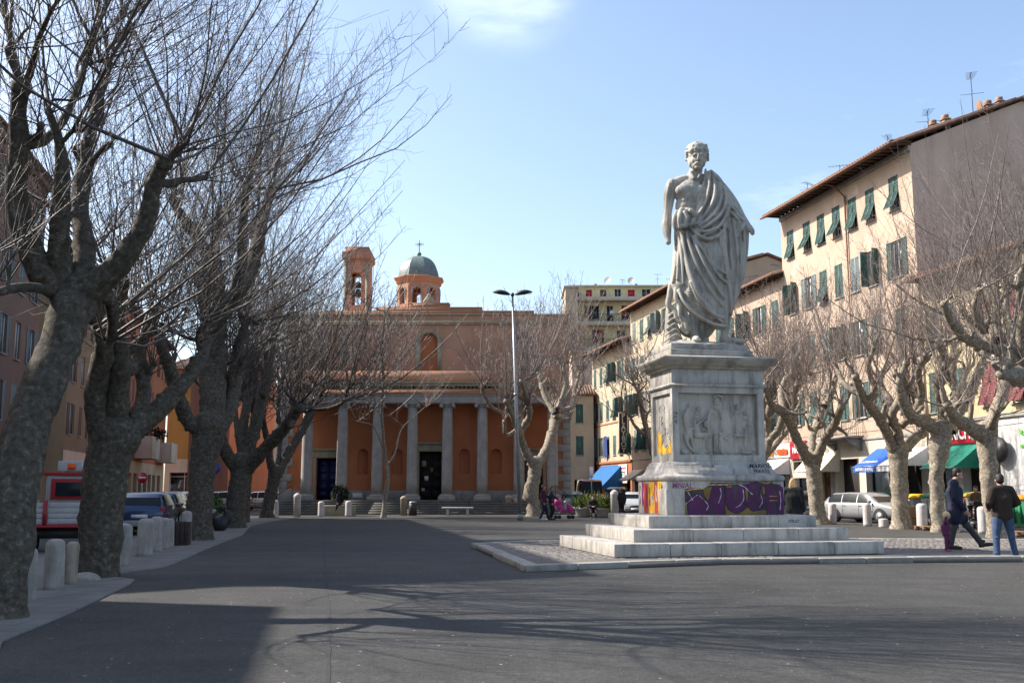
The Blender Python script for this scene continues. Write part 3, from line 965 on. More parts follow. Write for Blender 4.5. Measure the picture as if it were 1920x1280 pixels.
def E(cx, cy, dy, rx, ry, rd):
    s = S(cx, cy, dy)
    st.sphere((s.x, s.y, s.z), (rx * SC, rd, ry * SC), 18)
# head
E(383, 160, -.14, 54, 60, .29)
E(380, 200, -.20, 42, 50, .26)
E(377, 232, -.25, 33, 24, .17); E(383, 165, -.26, 46, 30, .17); E(345, 212, -.18, 16, 26, .14); E(412, 212, -.18, 16, 26, .14)
E(352, 208, -.26, 14, 26, .12); E(404, 208, -.26, 14, 26, .12)
T([(377, 182, 6, -.45), (375, 202, 8, -.49), (374, 214, 10, -.49)])
T([(348, 186, 7, -.40), (360, 181, 9, -.44), (374, 183, 7, -.43)]); T([(382, 183, 7, -.43), (395, 181, 9, -.44), (410, 186, 7, -.40)])
T([(362, 229, 4, -.40), (375, 226, 5, -.43), (388, 229, 4, -.40)]); T([(366, 235, 4, -.39), (375, 236, 5, -.42), (385, 235, 4, -.39)]); E(376, 250, -.34, 18, 10, .07)
E(332, 195, -.14, 8, 16, .05); E(428, 196, -.14, 8, 16, .05)
E(382, 134, -.08, 60, 46, .31)
r2 = np.random.default_rng(4)
for i in range(170):
    a = r2.uniform(0, 6.28); e_ = r2.uniform(-.15, 1.35)
    cx = 382 + 60 * math.cos(a) * math.cos(e_); dyy = -.09 + .31 * math.sin(a) * math.cos(e_); cy = 146 - 50 * math.sin(e_)
    if dyy < -.28 and cy > 164: continue
    s = S(cx, cy, dyy); rr_ = r2.uniform(6, 12) * SC
    st.sphere((s.x, s.y, s.z), (rr_, rr_, rr_ * .8), 8)
for i in range(60):
    cx = r2.uniform(328, 440); k_ = math.sqrt(max(0, 1 - ((cx - 383) / 64) ** 2))
    cy = r2.uniform(120, 150 + 16 * (1 - k_) + r2.uniform(0, 14))
    s = S(cx, cy, -.14 - .28 * k_ + .0012 * (150 - cy)); rr_ = r2.uniform(6, 11) * SC
    st.sphere((s.x, s.y, s.z), (rr_, rr_ * .8, rr_), 8)
for cy in (160, 176, 190):
    for cx in (322, 444):
        s = S(cx, cy, -.1); st.sphere((s.x, s.y, s.z), 10 * SC, 8)
T([(384, 225, 36, -.10), (374, 262, 40, -.03), (368, 300, 52, .02)])
T([(345, 262, 8, -.15), (360, 300, 7, -.22)]); T([(405, 258, 8, -.15), (385, 300, 7, -.24)])
# torso
T([(258, 322, 36, .02), (300, 306, 40, .03), (366, 300, 42, .05), (450, 300, 40, .05), (505, 330, 34, .04)])
E(345, 375, .0, 90, 88, .30)
E(310, 368, -.16, 56, 40, .155); E(396, 372, -.15, 52, 40, .15); E(350, 362, -.18, 40, 36, .12)
E(328, 450, .0, 68, 80, .25); E(330, 540, .0, 80, 70, .30)
for yy in (424, 452, 480):
    E(312, yy, -.17, 24, 17, .075); E(345, yy, -.17, 22, 17, .075)
E(328, 450, -.14, 44, 62, .10)
# broken right arm
T([(247, 322, 37, .0), (232, 368, 36, .02), (226, 420, 32, .04), (219, 478, 27, .04), (216, 520, 28, .02), (212, 560, 30, -.02), (213, 605, 25, -.08), (217, 640, 18, -.12), (218, 660, 17, -.14)])
# drapery mass as a loft
LOFT = [(262, 425, 470, .20), (300, 418, 515, .26), (350, 405, 552, .30), (400, 382, 578, .33), (450, 358, 600, .35), (500, 332, 632, .37), (548, 258, 655, .40), (600, 256, 672, .42),
        (650, 254, 666, .43), (700, 250, 662, .44), (760, 246, 655, .45), (820, 240, 645, .46), (900, 228, 632, .47), (950, 245, 622, .47), (1000, 285, 606, .46), (1050, 330, 590, .44), (1090, 385, 575, .40), (1130, 455, 556, .32), (1146, 500, 540, .2)]
def loft_at(y):
    ys = [l[0] for l in LOFT]
    return [np.interp(y, ys, [l[i] for l in LOFT]) for i in (1, 2, 3)]
def front(cx, cy):
    l, r_, d_ = loft_at(cy)
    u = (cx - (l + r_) / 2) / ((r_ - l) / 2)
    u = max(-.97, min(.97, u))
    rip = .034 * math.sin(cx * .085 + cy * .012) + .022 * math.sin(cx * .16 - cy * .02)
    return -d_ * (1 - abs(u) ** 2.4) ** .5 - rip
NL, KL = 60, 48
V_, F_ = [], []
for i in range(NL):
    y = 262 + (1146 - 262) * i / (NL - 1)
    l, r_, d_ = loft_at(y)
    for j in range(KL):
        a = 2 * math.pi * j / KL
        ca, sa = math.cos(a), math.sin(a)
        ex = 2 / 2.4
        cx = (l + r_) / 2 + (r_ - l) / 2 * math.copysign(abs(ca) ** ex, ca)
        if sa < 0:
            dyv = front(cx, y)
            if abs(ca) > .96: dyv = -d_ * abs(sa) ** ex
        else:
            dyv = d_ * abs(sa) ** ex + .03 * math.sin(cx * .1)
        s = S(cx, y, dyv)
        V_.append(tuple(s))
for i in range(NL - 1):
    for j in range(KL):
        j2 = (j + 1) % KL
        F_.append((i * KL + j, i * KL + KL + j, i * KL + KL + j2, i * KL + j2))
F_.append(tuple(range(KL))); F_.append(tuple((NL - 1) * KL + j for j in range(KL))[::-1])
st.add(V_, F_)
def fold(pts, r_, lift=.0):
    q = []
    n = len(pts)
    for i, (cx, cy) in enumerate(pts):
        rr_ = r_ * (0.6 + .4 * math.sin(math.pi * (i + .5) / n))
        q.append((cx, cy, rr_, front(cx, cy) - lift))
    T(q, 8, flat=1.5, step=.05)
for pts, r_ in [([(428, 250), (418, 330), (395, 405), (365, 460), (335, 505)], 9), ([(448, 262), (443, 350), (425, 430), (390, 500), (352, 548)], 10), ([(470, 275), (474, 370), (458, 450), (415, 520), (368, 572)], 11),
                ([(498, 310), (510, 400), (492, 470), (445, 535), (385, 585)], 12), ([(530, 350), (538, 430), (512, 505), (455, 565), (390, 605)], 12), ([(556, 380), (552, 470), (520, 555), (460, 615), (405, 640)], 11),
                ([(332, 590), (380, 640), (430, 662), (490, 640), (530, 590)], 12), ([(345, 600), (395, 618), (450, 612), (505, 575), (545, 520)], 10), ([(300, 585), (350, 575), (410, 560), (470, 520)], 9),
                ([(268, 610), (283, 700), (290, 800), (292, 905)], 10), ([(290, 612), (305, 740), (338, 880), (395, 1000), (470, 1075)], 12), ([(312, 615), (338, 720), (385, 850), (445, 950), (510, 1030)], 12), ([(335, 625), (372, 720), (420, 830), (470, 920), (520, 990)], 10),
                ([(355, 640), (400, 720), (445, 800), (490, 870), (540, 910)], 10), ([(420, 690), (440, 760), (470, 820), (545, 862)], 9), ([(522, 560), (522, 700), (540, 850), (560, 1000), (568, 1075)], 13),
                ([(500, 600), (500, 680), (520, 770), (548, 860)], 8), ([(575, 540), (592, 700), (598, 850), (585, 990), (570, 1075)], 11), ([(605, 560), (622, 700), (618, 850), (598, 990)], 11), ([(640, 600), (644, 720), (632, 850), (610, 960)], 10),
                ([(540, 590), (556, 660), (560, 760), (575, 900)], 8), ([(262, 690), (256, 790), (240, 890)], 8), ([(275, 640), (270, 760), (262, 880)], 8),
                ([(400, 975), (418, 1035), (465, 1082), (520, 1100)], 10), ([(330, 900), (370, 990), (430, 1060), (510, 1120)], 9), ([(480, 300), (520, 350), (545, 400)], 9), ([(460, 255), (500, 290), (535, 335)], 9),
                ([(300, 760), (325, 870), (370, 960), (440, 1040)], 8), ([(560, 500), (600, 540), (640, 600), (650, 640)], 10), ([(545, 460), (590, 490), (640, 550)], 9)]:
    fold(pts, r_ * 1.05, .030)
# hem band
T([(272, 942, 9, -.30), (292, 1000, 9, -.40), (340, 1062, 9, -.46), (405, 1108, 9, -.46), (470, 1136, 9, -.42), (540, 1145, 9, -.34)], flat=1.4)
E(478, 790, -.36, 62, 130, .16)
E(330, 395, -.1, 40, 40, .2)
# bundle of cloth at the right hip, hand inside it
E(300, 545, -.26, 52, 52, .22)
T([(262, 500, 17, -.30), (246, 545, 17, -.34), (252, 585, 16, -.34), (280, 600, 12, -.34)]); T([(285, 492, 17, -.38), (270, 540, 14, -.46), (275, 590, 14, -.42)])
T([(315, 492, 17, -.36), (345, 505, 16, -.42), (352, 545, 15, -.42), (325, 580, 14, -.46), (285, 585, 13, -.46)]); T([(300, 510, 12, -.48), (312, 545, 12, -.50), (300, 575, 10, -.48)])
T([(330, 500, 9, -.46), (352, 522, 8, -.46), (372, 512, 7, -.42)])
# left arm under the cloak
T([(515, 340, 40, .0), (560, 400, 42, .0), (598, 460, 40, -.02), (628, 520, 34, -.10), (655, 565, 27, -.2), (672, 590, 20, -.26)], step=.04)
T([(668, 580, 20, -.26), (684, 605, 17, -.30), (688, 618, 13, -.3)])
T([(528, 372, 8, -.22), (560, 440, 10, -.25), (590, 500, 9, -.27), (640, 545, 7, -.27)]); T([(560, 420, 7, -.18), (600, 470, 9, -.22), (640, 520, 7, -.24)])
T([(655, 560, 14, -.26), (664, 640, 12, -.16), (660, 740, 12, -.08), (645, 860, 12, .0)]); T([(640, 570, 12, -.30), (618, 600, 12, -.34), (600, 640, 10, -.36)])
# lower part: legs, feet, stump, tumbling cloth
T([(470, 1080, 60, .12), (430, 1140, 60, .2)]); T([(380, 1060, 55, .12), (340, 1130, 55, .2), (420, 1180, 30, .2)])
T([(548, 1060, 32, -.12), (545, 1130, 27, -.10), (540, 1180, 24, -.08), (538, 1205, 27, -.10)]); T([(535, 1215, 24, -.05), (570, 1222, 22, -.22), (605, 1228, 17, -.36), (630, 1232, 11, -.45)])
T([(525, 1236, 10, .02), (580, 1240, 12, -.2), (632, 1240, 9, -.44)])
T([(368, 1060, 34, -.02), (366, 1130, 28, -.02), (368, 1190, 24, -.06), (368, 1208, 26, -.10)]); T([(368, 1212, 24, -.10), (370, 1218, 26, -.28), (370, 1224, 20, -.42)])
for i in range(5):
    T([(350 + i * 9, 1222, 6, -.40), (349 + i * 9.5, 1227, 5, -.50)])
T([(238, 1030, 26, .12), (244, 1110, 36, .14), (255, 1180, 48, .16), (262, 1238, 62, .18)])
for i in range(5):
    T([(226 - i * 7, 1075 + i * 37, 5, .02), (246 + 4 * i, 1060 + i * 31, 6, -.10 - i * .03), (262 + i * 9, 1090 + i * 28, 5, -.06)])
T([(440, 1190, 22, .2), (445, 1236, 24, .2)])
T([(240, 900, 22, -.05), (228, 960, 17, -.05), (222, 1010, 18, -.04), (248, 1040, 14, -.08), (262, 1060, 17, -.1), (270, 1100, 14, -.12), (300, 1120, 16, -.16), (296, 1150, 14, -.16), (322, 1170, 15, -.16)])
T([(262, 930, 17, -.2), (258, 985, 14, -.24), (280, 1020, 15, -.26), (282, 1080, 13, -.24), (312, 1110, 13, -.24), (318, 1150, 12, -.22)])
T([(290, 990, 18, -.1), (310, 1060, 18, -.12), (340, 1120, 18, -.1), (330, 1160, 16, -.1)])
# thin block under the feet, part of the same carving
E(330, 1245, .0, 110, 14, .5); E(470, 1247, .0, 170, 12, .52)
sroot = S(330, 1250, 0)
stat = blob('body', st, 0.0155, M['statue'], None, 1, .4)
stat_root = thing('statue', 'white marble statue of a robed man with a broken right arm on the pedestal', 'statue', (sroot.x, sroot.y, sroot.z))
stat.parent = stat_root
stat.matrix_parent_inverse = Matrix.Translation(-Vector(stat_root.location))
# =================================================================== BUILDINGS
_cache = {}
def leaf_mesh(w, h, mat, slats=True):
    key = ('leaf', round(w, 3), round(h, 3), mat.name)
    if key in _cache: return _cache[key]
    m_ = MB(); t = .03; b = .06
    m_.box(0, b, 0, t, 0, h); m_.box(w - b, w, 0, t, 0, h)
    for z0, z1 in ((0, b), (h - b, h), (h * .48, h * .48 + b * .8)):
        m_.box(b, w - b, 0.002, t - .002, z0, z1)
    n = max(4, int((h - 2 * b) / .075))
    for i in range(n):
        z = b + (h - 2 * b) * (i + .5) / n
        if abs(z - h * .5) < .04: continue
        m_.quad((b, .002, z - .022), (w - b, .002, z - .022), (w - b, .028, z + .026), (b, .028, z + .026))
    m_.quad((b, .0285, b), (w - b, .0285, b), (w - b, .0285, h - b), (b, .0285, h - b))
    me = m_.mesh('shutter'); me.materials.append(mat)
    _cache[key] = me
    return me
def frame_mesh(w, h, mat, depth=.16):
    key = ('frame', round(w, 3), round(h, 3), mat.name)
    if key in _cache: return _cache[key]
    m_ = MB(); b = .05; y = depth - .05
    m_.box(0, b, y, y + .04, 0, h); m_.box(w - b, w, y, y + .04, 0, h)
    m_.box(b, w - b, y, y + .04, 0, b); m_.box(b, w - b, y, y + .04, h - b, h)
    m_.box(w / 2 - .025, w / 2 + .025, y - .004, y + .036, b, h - b)
    me = m_.mesh('window'); me.materials.append(mat)
    _cache[key] = me
    return me
def box_mesh(key, args, mat):
    key = ('box', key, tuple(round(a, 3) for a in args), mat.name)
    if key not in _cache:
        me = MB().box(*args).mesh(key[1]); me.materials.append(mat)
        _cache[key] = me
    return _cache[key]
def window(root, x, z, w, h, kind, smat, sill=True, fmat=None, y=0.0, sillmat=None):
    """x: left edge, z: bottom; opening w x h in a wall whose face is at y"""
    fmat = fmat or M['white']
    f = link('window', frame_mesh(w, h, fmat), None, root); f.location = (x, y, z)
    p = link('pane', box_mesh('pane', (.05, w - .05, .135, .14, .05, h - .05), M['glass']), None, f)
    if sill:
        s = link('sill', box_mesh('sill', (-.08, w + .08, -.09, .10, -.07, -.002), sillmat or M['church_stone']), None, f)
    j = random.uniform(-.03, .03)
    if kind == 'shut':
        for k in (0, 1):
            l = link('shutter', leaf_mesh(w / 2 - .004, h, smat), None, f)
            l.location = (k * (w / 2 + .002), .005, 0)
    elif kind == 'flap':            # upper half closed, lower half pushed out
        hh = h * .46
        for k in (0, 1):
            l = link('shutter', leaf_mesh(w / 2 - .004, hh, smat), None, f)
            l.location = (k * (w / 2 + .002), .005, h - hh)
            l2 = link('shutter', leaf_mesh(w / 2 - .004, h - hh - .01, smat), None, f)
            a = R(-21) + j * 5
            l2.rotation_euler = (a, 0, 0)
            L_ = h - hh - .01
            l2.location = (k * (w / 2 + .002), -L_ * math.sin(-a), L_ * (1 - math.cos(a)))
            l2.location.y = -L_ * math.sin(-a) + .0
    elif kind == 'open':
        for k in (0, 1):
            l = link('shutter', leaf_mesh(w / 2 - .004, h, smat), None, f)
            l.location = (-w / 2 - .01 if k == 0 else w + .014, -.045, 0)
    elif kind == 'ajar':
        for k in (0, 1):
            l = link('shutter', leaf_mesh(w / 2 - .004, h, smat), None, f)
            l.location = (0 if k == 0 else w, 0, 0)
            a = R(112 + 200 * j)
            l.rotation_euler = (0, 0, -a if k == 0 else math.pi + a)
    elif kind == 'roll':
        link('shutter', box_mesh('rollshutter', (.05, w - .05, .06, .09, h * .12, h - .03), smat), None, f)
    return f
def wall_grid(mb, u0, u1, z0, z1, ops, y=0.0, depth=.2, mi=0):
    xs = sorted(set([u0, u1] + [o[0] for o in ops] + [o[1] for o in ops]))
    zs = sorted(set([z0, z1] + [o[2] for o in ops] + [o[3] for o in ops]))
    xs = [x for x in xs if u0 <= x <= u1]; zs = [z for z in zs if z0 <= z <= z1]
    for i in range(len(xs) - 1):
        zc = z0
        for j in range(len(zs) - 1):
            cx, cz = (xs[i] + xs[i + 1]) / 2, (zs[j] + zs[j + 1]) / 2
            if any(o[0] < cx < o[1] and o[2] < cz < o[3] for o in ops): continue
            mb.quad((xs[i], y, zs[j]), (xs[i + 1], y, zs[j]), (xs[i + 1], y, zs[j + 1]), (xs[i], y, zs[j + 1]), mi)
    for a, b, c, d in ops:
        mb.quad((a, y, c), (a, y + depth, c), (a, y + depth, d), (a, y, d), mi)
        mb.quad((b, y + depth, c), (b, y, c), (b, y, d), (b, y + depth, d), mi)
        mb.quad((a, y, d), (a, y + depth, d), (b, y + depth, d), (b, y, d), mi)
        mb.quad((a, y + depth, c), (a, y, c), (b, y, c), (b, y + depth, c), mi)
def antenna(root, x, y, z, h=2.2, az=0.3, elements=6):
    m_ = MB()
    m_.tube([(x, y, z), (x, y, z + h)], .022, 5)
    ca, sa = math.cos(az), math.sin(az)
    m_.tube([(x - .5 * ca, y - .5 * sa, z + h * .95), (x + .7 * ca, y + .7 * sa, z + h * 1.0)], .014, 4)
    for i in range(elements):
        t = -.45 + 1.1 * i / (elements - 1)
        w_ = .30 - .02 * i
        c = (x + t * ca, y + t * sa, z + h * .955 + .04 * t)
        m_.tube([(c[0] - sa * w_, c[1] + ca * w_, c[2]), (c[0] + sa * w_, c[1] - ca * w_, c[2])], .009, 4)
    m_.tube([(x - .6 * sa, y + .6 * ca, z + h * .6), (x + .6 * sa, y - .6 * ca, z + h * .6)], .012, 4)
    m_.tube([(x - .4 * ca, y - .4 * sa, z + h * .62), (x + .4 * ca, y + .4 * sa, z + h * .62)], .010, 4)
    return m_.build('antenna', M['dark_metal'], root)
def dish(root, x, y, z, r_=.45, az=0.0, mat=None):
    m_ = MB()
    m_.tube([(x, y, z), (x, y, z + 1.0)], .025, 5)
    prof = [(r_ * t, .18 * r_ * t * t) for t in (0.02, .25, .5, .75, 1.0)]
    k = 18; v = []; f = []
    rot = Matrix.Rotation(az, 3, 'Z') @ Matrix.Rotation(R(75), 3, 'X')
    for rr_, zz_ in prof:
        for j in range(k):
            p = rot @ Vector((rr_ * math.cos(2 * math.pi * j / k), rr_ * math.sin(2 * math.pi * j / k), zz_))
            v.append((x + p.x, y + p.y, z + 1.15 + p.z))
    for i in range(len(prof) - 1):
        for j in range(k):
            f.append((i * k + j, i * k + (j + 1) % k, (i + 1) * k + (j + 1) % k, (i + 1) * k + j))
    m_.add(v, f)
    e = rot @ Vector((0, 0, r_ * .9))
    m_.tube([(x, y, z + 1.15), (x + e.x, y + e.y, z + 1.15 + e.z)], .012, 4)
    return m_.build('satellite_dish', mat or M['metal'], root)
def chimney(root, x, y, z, w=.5, h=.9, mat=None):
    m_ = MB().box(x - w / 2, x + w / 2, y - w / 2, y + w / 2, z - .5, z + h)
    m_.box(x - w * .65, x + w * .65, y - w * .65, y + w * .65, z + h + .001, z + h + .08)
    m_.box(x - w * .4, x + w * .4, y - w * .4, y + w * .4, z + h + .082, z + h + .3)
    return m_.build('chimney', mat or M['brown_render'], root)
def tiled_edge(root, x0, x1, y, z, dz=0.0, name='roof_tiles', step=.28, depth=1.2, rise=.35):
    """rows of half-round tiles running up the roof behind the eave"""
    m_ = MB()
    n = int((x1 - x0) / step)
    for i in range(n):
        x = x0 + (i + .5) * step
        m_.tube([(x, y, z + random.uniform(-.01, .015)), (x, y + depth, z + rise)], [.10, .085], 6)
    return m_.build(name, M['terracotta'], root)

def building(name, label, loc, rz, L, dep, H, mat, wins=(), shops=(), base=None, courses=(), roof='eave', sidemat=None, group=None, eave=.9,
             slope=.32, coursemat=None, gutter=True, ridge=None, rafters=True, tiles=True, cat='building', openings=()):
    root = thing(name, label, cat, loc, rz, group)
    ops = [(w[0], w[0] + w[2], w[1], w[1] + w[3]) for w in wins if w[4] != 'ghost'] + [tuple(s[:4]) for s in shops] + [tuple(o) for o in openings]
    hb = base[1] if base else 0.0
    m_ = MB()
    wall_grid(m_, 0, L, hb, H, [o for o in ops if o[2] >= hb])
    rise = slope * dep / 2
    sm_ = sidemat or mat
    m_.build('wall', mat, root)
    s_ = MB()
    if roof in ('eave', 'gable'):
        s_.add([(0, .002, 0), (0, dep, 0), (0, dep, H), (0, dep / 2, H + rise), (0, .002, H)], [(0, 4, 3, 2, 1)])
        s_.add([(L, .002, 0), (L, dep, 0), (L, dep, H), (L, dep / 2, H + rise), (L, .002, H)], [(0, 1, 2, 3, 4)])
    else:
        s_.quad((0, .002, 0), (0, .002, H), (0, dep, H), (0, dep, 0)); s_.quad((L, .002, 0), (L, dep, 0), (L, dep, H), (L, .002, H))
    s_.quad((0, dep, 0), (0, dep, H), (L, dep, H), (L, dep, 0))
    s_.build('side_wall', sm_, root)
    if base:
        b_ = MB()
        wall_grid(b_, 0, L, 0, hb, [o for o in ops if o[2] < hb], y=-.03, depth=.45)
        b_.box(0, L, -.03, .0, hb - .002, hb)
        b_.build('ground_floor_wall', base[0], root)
    for z, hh, out in courses:
        MB().box(-.01, L + .01, -out, .02, z, z + hh).build('string_course', coursemat or M['church_stone'], root, bevel=0.008)
    if roof == 'eave' or roof == 'gable':
        r_ = MB()
        t = .12
        k = rise / (dep / 2)
        e = eave
        side = .25
        r_.extrude([(-e, H + .10 - e * k * .5), (-e, H + .22 - e * k * .5), (dep / 2, H + rise + .26), (dep + .5, H + .18 - .2), (dep + .5, H + .06 - .2), (dep / 2, H + rise + .12)], -side, L + side)
        r_.build('roof', M['terracotta'], root)
        if tiles:
            tiled_edge(root, -side, L + side, -e + .02, H + .26 - e * k * .5, depth=dep * .5 + e - .3, rise=(rise + e * k * .5) * .97)
        if rafters:
            n = int(L / .55)
            for i in range(n + 1):
                x = i * L / n
                rb = link('rafter', box_mesh('rafter', (-.05, .05, -e + .04, .05, -.10, .02), M['rafter']), None, root)
                rb.location = (x, 0, H + .03)
            MB().box(-side + .01, L + side - .01, -e + .03, .0, H + .052, H + .075).build('eave_boards', M['rafter'], root)
        if gutter:
            g = MB().tube([(-side, -e - .06, H + .14 - e * k * .5), (L + side, -e - .06, H + .14 - e * k * .5)], .075, 8)
            g.build('gutter', M['rust'], root)
    elif roof == 'flat':
        r_ = MB().box(-.25, L + .25, -.35, dep + .1, H + .002, H + .2)
        r_.build('roof', M['beige'], root, bevel=.01)
    for w in wins:
        if w[4] == 'ghost': continue
        window(root, w[0], w[1], w[2], w[3], w[4], w[5])
    for s in shops:
        a, b, c, d = s[:4]
        kind = s[4] if len(s) > 4 else 'glass'
        y = .40
        if kind == 'glass':
            sw = MB().box(a + .02, b - .02, y, y + .02, c + .01, d - .01).build('shop_window', M['glass'], root)
            fr = MB()
            n = max(1, int((b - a) / 1.3))
            for i in range(n + 1):
                x = a + (b - a) * i / n
                fr.box(max(a, x - .03), min(b, x + .03), y - .06, y - .004, c, d)
            fr.box(a, b, y - .062, y - .002, d - .5, d - .44)
            fr.build('frame', s[5] if len(s) > 5 else M['dark_metal'], sw)
        elif kind == 'door':
            dmat = s[5]
            dr = MB().box(a + .01, (a + b) / 2 - .006, y - .05, y, c + .01, d - .01)
            dr.box((a + b) / 2 + .006, b - .01, y - .05, y, c + .01, d - .01)
            for k in range(2):
                for q in range(3):
                    x0 = a + .12 + k * (b - a) / 2; x1 = x0 + (b - a) / 2 - .24
                    z0 = c + .15 + q * (d - c) / 3; z1 = z0 + (d - c) / 3 - .25
                    dr.box(x0, x1, y - .065, y - .0505, z0, z1)
            dr.build('door', dmat, root)
        else:
            MB().box(a, b, y, y + .03, c, d).build('opening', M['dark'], root)  # dark sheet painted in for the unlit shop interior
    return root
def awning(parent_name, label, root_loc, rz, w, out, ztop, zbot, mat, val=.25, drop=True, group=None, mat2=None):
    t = thing('awning', label, 'awning', root_loc, rz, group)
    m_ = MB()
    n = 16
    for i in range(n):
        a, b = w * i / n, w * (i + 1) / n
        sag = .03
        m_.quad((a, 0, ztop), (a, -out * .5, (ztop + zbot) / 2 - sag), (b, -out * .5, (ztop + zbot) / 2 - sag), (b, 0, ztop))
        m_.quad((a, -out * .5, (ztop + zbot) / 2 - sag), (a, -out, zbot), (b, -out, zbot), (b, -out * .5, (ztop + zbot) / 2 - sag))
    m_.build('canopy', mat, t)
    v_ = MB()
    for i in range(n):
        a, b = w * i / n, w * (i + 1) / n
        ja, jb = .02 * math.sin(i * 2.1), .02 * math.sin((i + 1) * 2.1)
        v_.quad((a, -out + ja, zbot - .002), (a, -out + ja, zbot - val), (b, -out + jb, zbot - val), (b, -out + jb, zbot - .002))
    v_.build('valance', mat2 or mat, t)
    if drop:
        for x in (0.005, w - .005):
            MB().add([(x, 0, ztop - .02), (x, -out + .02, zbot - .02), (x, 0, zbot - .02)], [(0, 1, 2)]).build('side_panel', mat, t)
    MB().tube([(0, -out, zbot), (w, -out, zbot)], .025, 6).build('front_bar', M['metal'], t)
    for x in (.1, w - .1):
        MB().tube([(x, 0, zbot - .1), (x, -out * .5, zbot + .02), (x, -out, zbot)], .018, 5).build('arm', M['metal'], t)
    return t

RRZ = math.atan2(-1.0, 0.21)          # facade frame on the right: x runs towards the camera, -y points to the square
def rloc(D):                           # far corner of a right-hand building
    p = RF(D); return (p.x, p.y, 0)
def rlen(D0, D1):
    return abs(D1 - D0) * math.hypot(1, .21)

# ---- tall peach apartment house
L_ = rlen(51.5, 66)
sx = lambda D: rlen(D, 66)
wins = []
mats_ = [M['shutter_green'], M['shutter_green'], M['shutter_dark'], M['shutter_grey']]
pxs = [1699, 1652, 1617, 1585, 1555, 1527, 1495]
xs_ = []
for px in pxs:
    u = (px - 960) / 1900
    D = 31.85 / (u + .21)
    xs_.append(sx(D) - .46)
for r_, zb in enumerate([16.5, 12.8, 9.1, 5.55]):
    for i, x in enumerate(xs_):
        kd = ['flap', 'open', 'shut', 'flap'][(i + r_) % 4] if r_ else 'flap'
        if r_ in (1, 2): kd = ['shut', 'open', 'shut', 'ajar', 'flap'][(i * 2 + r_) % 5]
        h_ = 1.85 if r_ == 0 else 2.0
        wins.append((x, zb, .92, h_, kd, M['shutter_green'] if (r_ == 0 or r_ == 3) else (M['shutter_dark'] if (i + r_) % 3 else M['shutter_grey'])))
shops = [(.5, 3.0, .0, 3.3, 'glass'), (3.7, 5.2, 0, 3.2, 'door', M['wood']), (5.9, 8.3, 0, 3.3, 'open'), (9.0, 11.3, 0, 3.1, 'glass'), (12.0, 14.2, 0, 3.2, 'open')]
A = building('apartment_building', 'tall peach apartment house with green louvred shutters and bare gable', rloc(66), RRZ, L_, 14, 19.6, M['peach'], wins, shops,
             base=(M['beige'], 4.3), courses=[(4.3, .14, .10), (19.25, .30, .12)], roof='eave', sidemat=M['gable_grey'], eave=1.25, slope=.42)
MB().tube([(L_ * .56, -.10, .2), (L_ * .56, -.10, 18.6), (L_ * .56 - .35, -.55, 19.3), (L_ * .56 - .5, -1.2, 19.5)], .06, 6).build('downpipe', M['rust'], A)
for x, y, h_ in ((3.5, 2.5, 1.3), (8.2, 3.0, 1.5), (1.6, 1.2, 1.0)):
    antenna(A, x, y, 20.2 + y * .3, h_, .5 + x)
antenna(A, 14.6, 4.1, 21.0, 3.0, 2.6, 7)
antenna(A, 14.2, 1.6, 20.3, 1.5, 2.7, 6)
dish(A, 14.4, 4.6, 20.9, .5, R(160), M['brown_render'])
for x, y in ((13.9, 2.1), (14.4, 2.5), (14.4, 5.2), (14.3, 6.0)):
    chimney(A, x, y, 20.1 + y * .38, .34, .2, M['brown_render'])
# balcony with a green railing and a glazed bay
bal = MB().box(5.6, 8.9, -1.1, -.005, 4.42, 4.56).build('balcony', M['church_stone'], A)
rl = MB()
for i in range(27):
    x = 5.65 + i * .123
    rl.tube([(x, -1.05, 4.56), (x, -1.05, 5.45)], .011, 4)
for i in range(9):
    for x in (5.65, 8.85):
        rl.tube([(x, -1.0 + i * .12, 4.56), (x, -1.0 + i * .12, 5.45)], .011, 4)
rl.tube([(5.65, -.02, 5.46), (5.65, -1.05, 5.46), (8.85, -1.05, 5.46), (8.85, -.02, 5.46)], .02, 5)
rl.build('railing', M['shutter_green'], bal)
for x in (5.9, 8.6):
    MB().add([(x - .12, -.03, 3.7), (x + .12, -.03, 3.7), (x + .12, -.03, 4.4), (x - .12, -.03, 4.4), (x - .1, -.95, 4.36), (x + .1, -.95, 4.36), (x + .1, -.95, 4.42), (x - .1, -.95, 4.42)],
             [(0, 1, 2, 3), (4, 7, 6, 5), (0, 4, 5, 1), (3, 2, 6, 7), (0, 3, 7, 4), (1, 5, 6, 2)]).build('balcony_bracket', M['church_stone'], A)
# carved stone doorway left of the balcony
for x in (3.35, 5.28):
    MB().box(x, x + .28, -.16, -.035, 0, 3.25).build('door_pilaster', M['church_stone'], A, bevel=.02)
arch = MB()
arch.tube(catmull([(3.5, -.12, 3.25), (3.75, -.14, 3.75), (4.45, -.16, 4.02), (5.15, -.14, 3.75), (5.42, -.12, 3.25)], .12)[:, :3], .13, 8)
arch.build('door_arch', M['church_stone'], A)

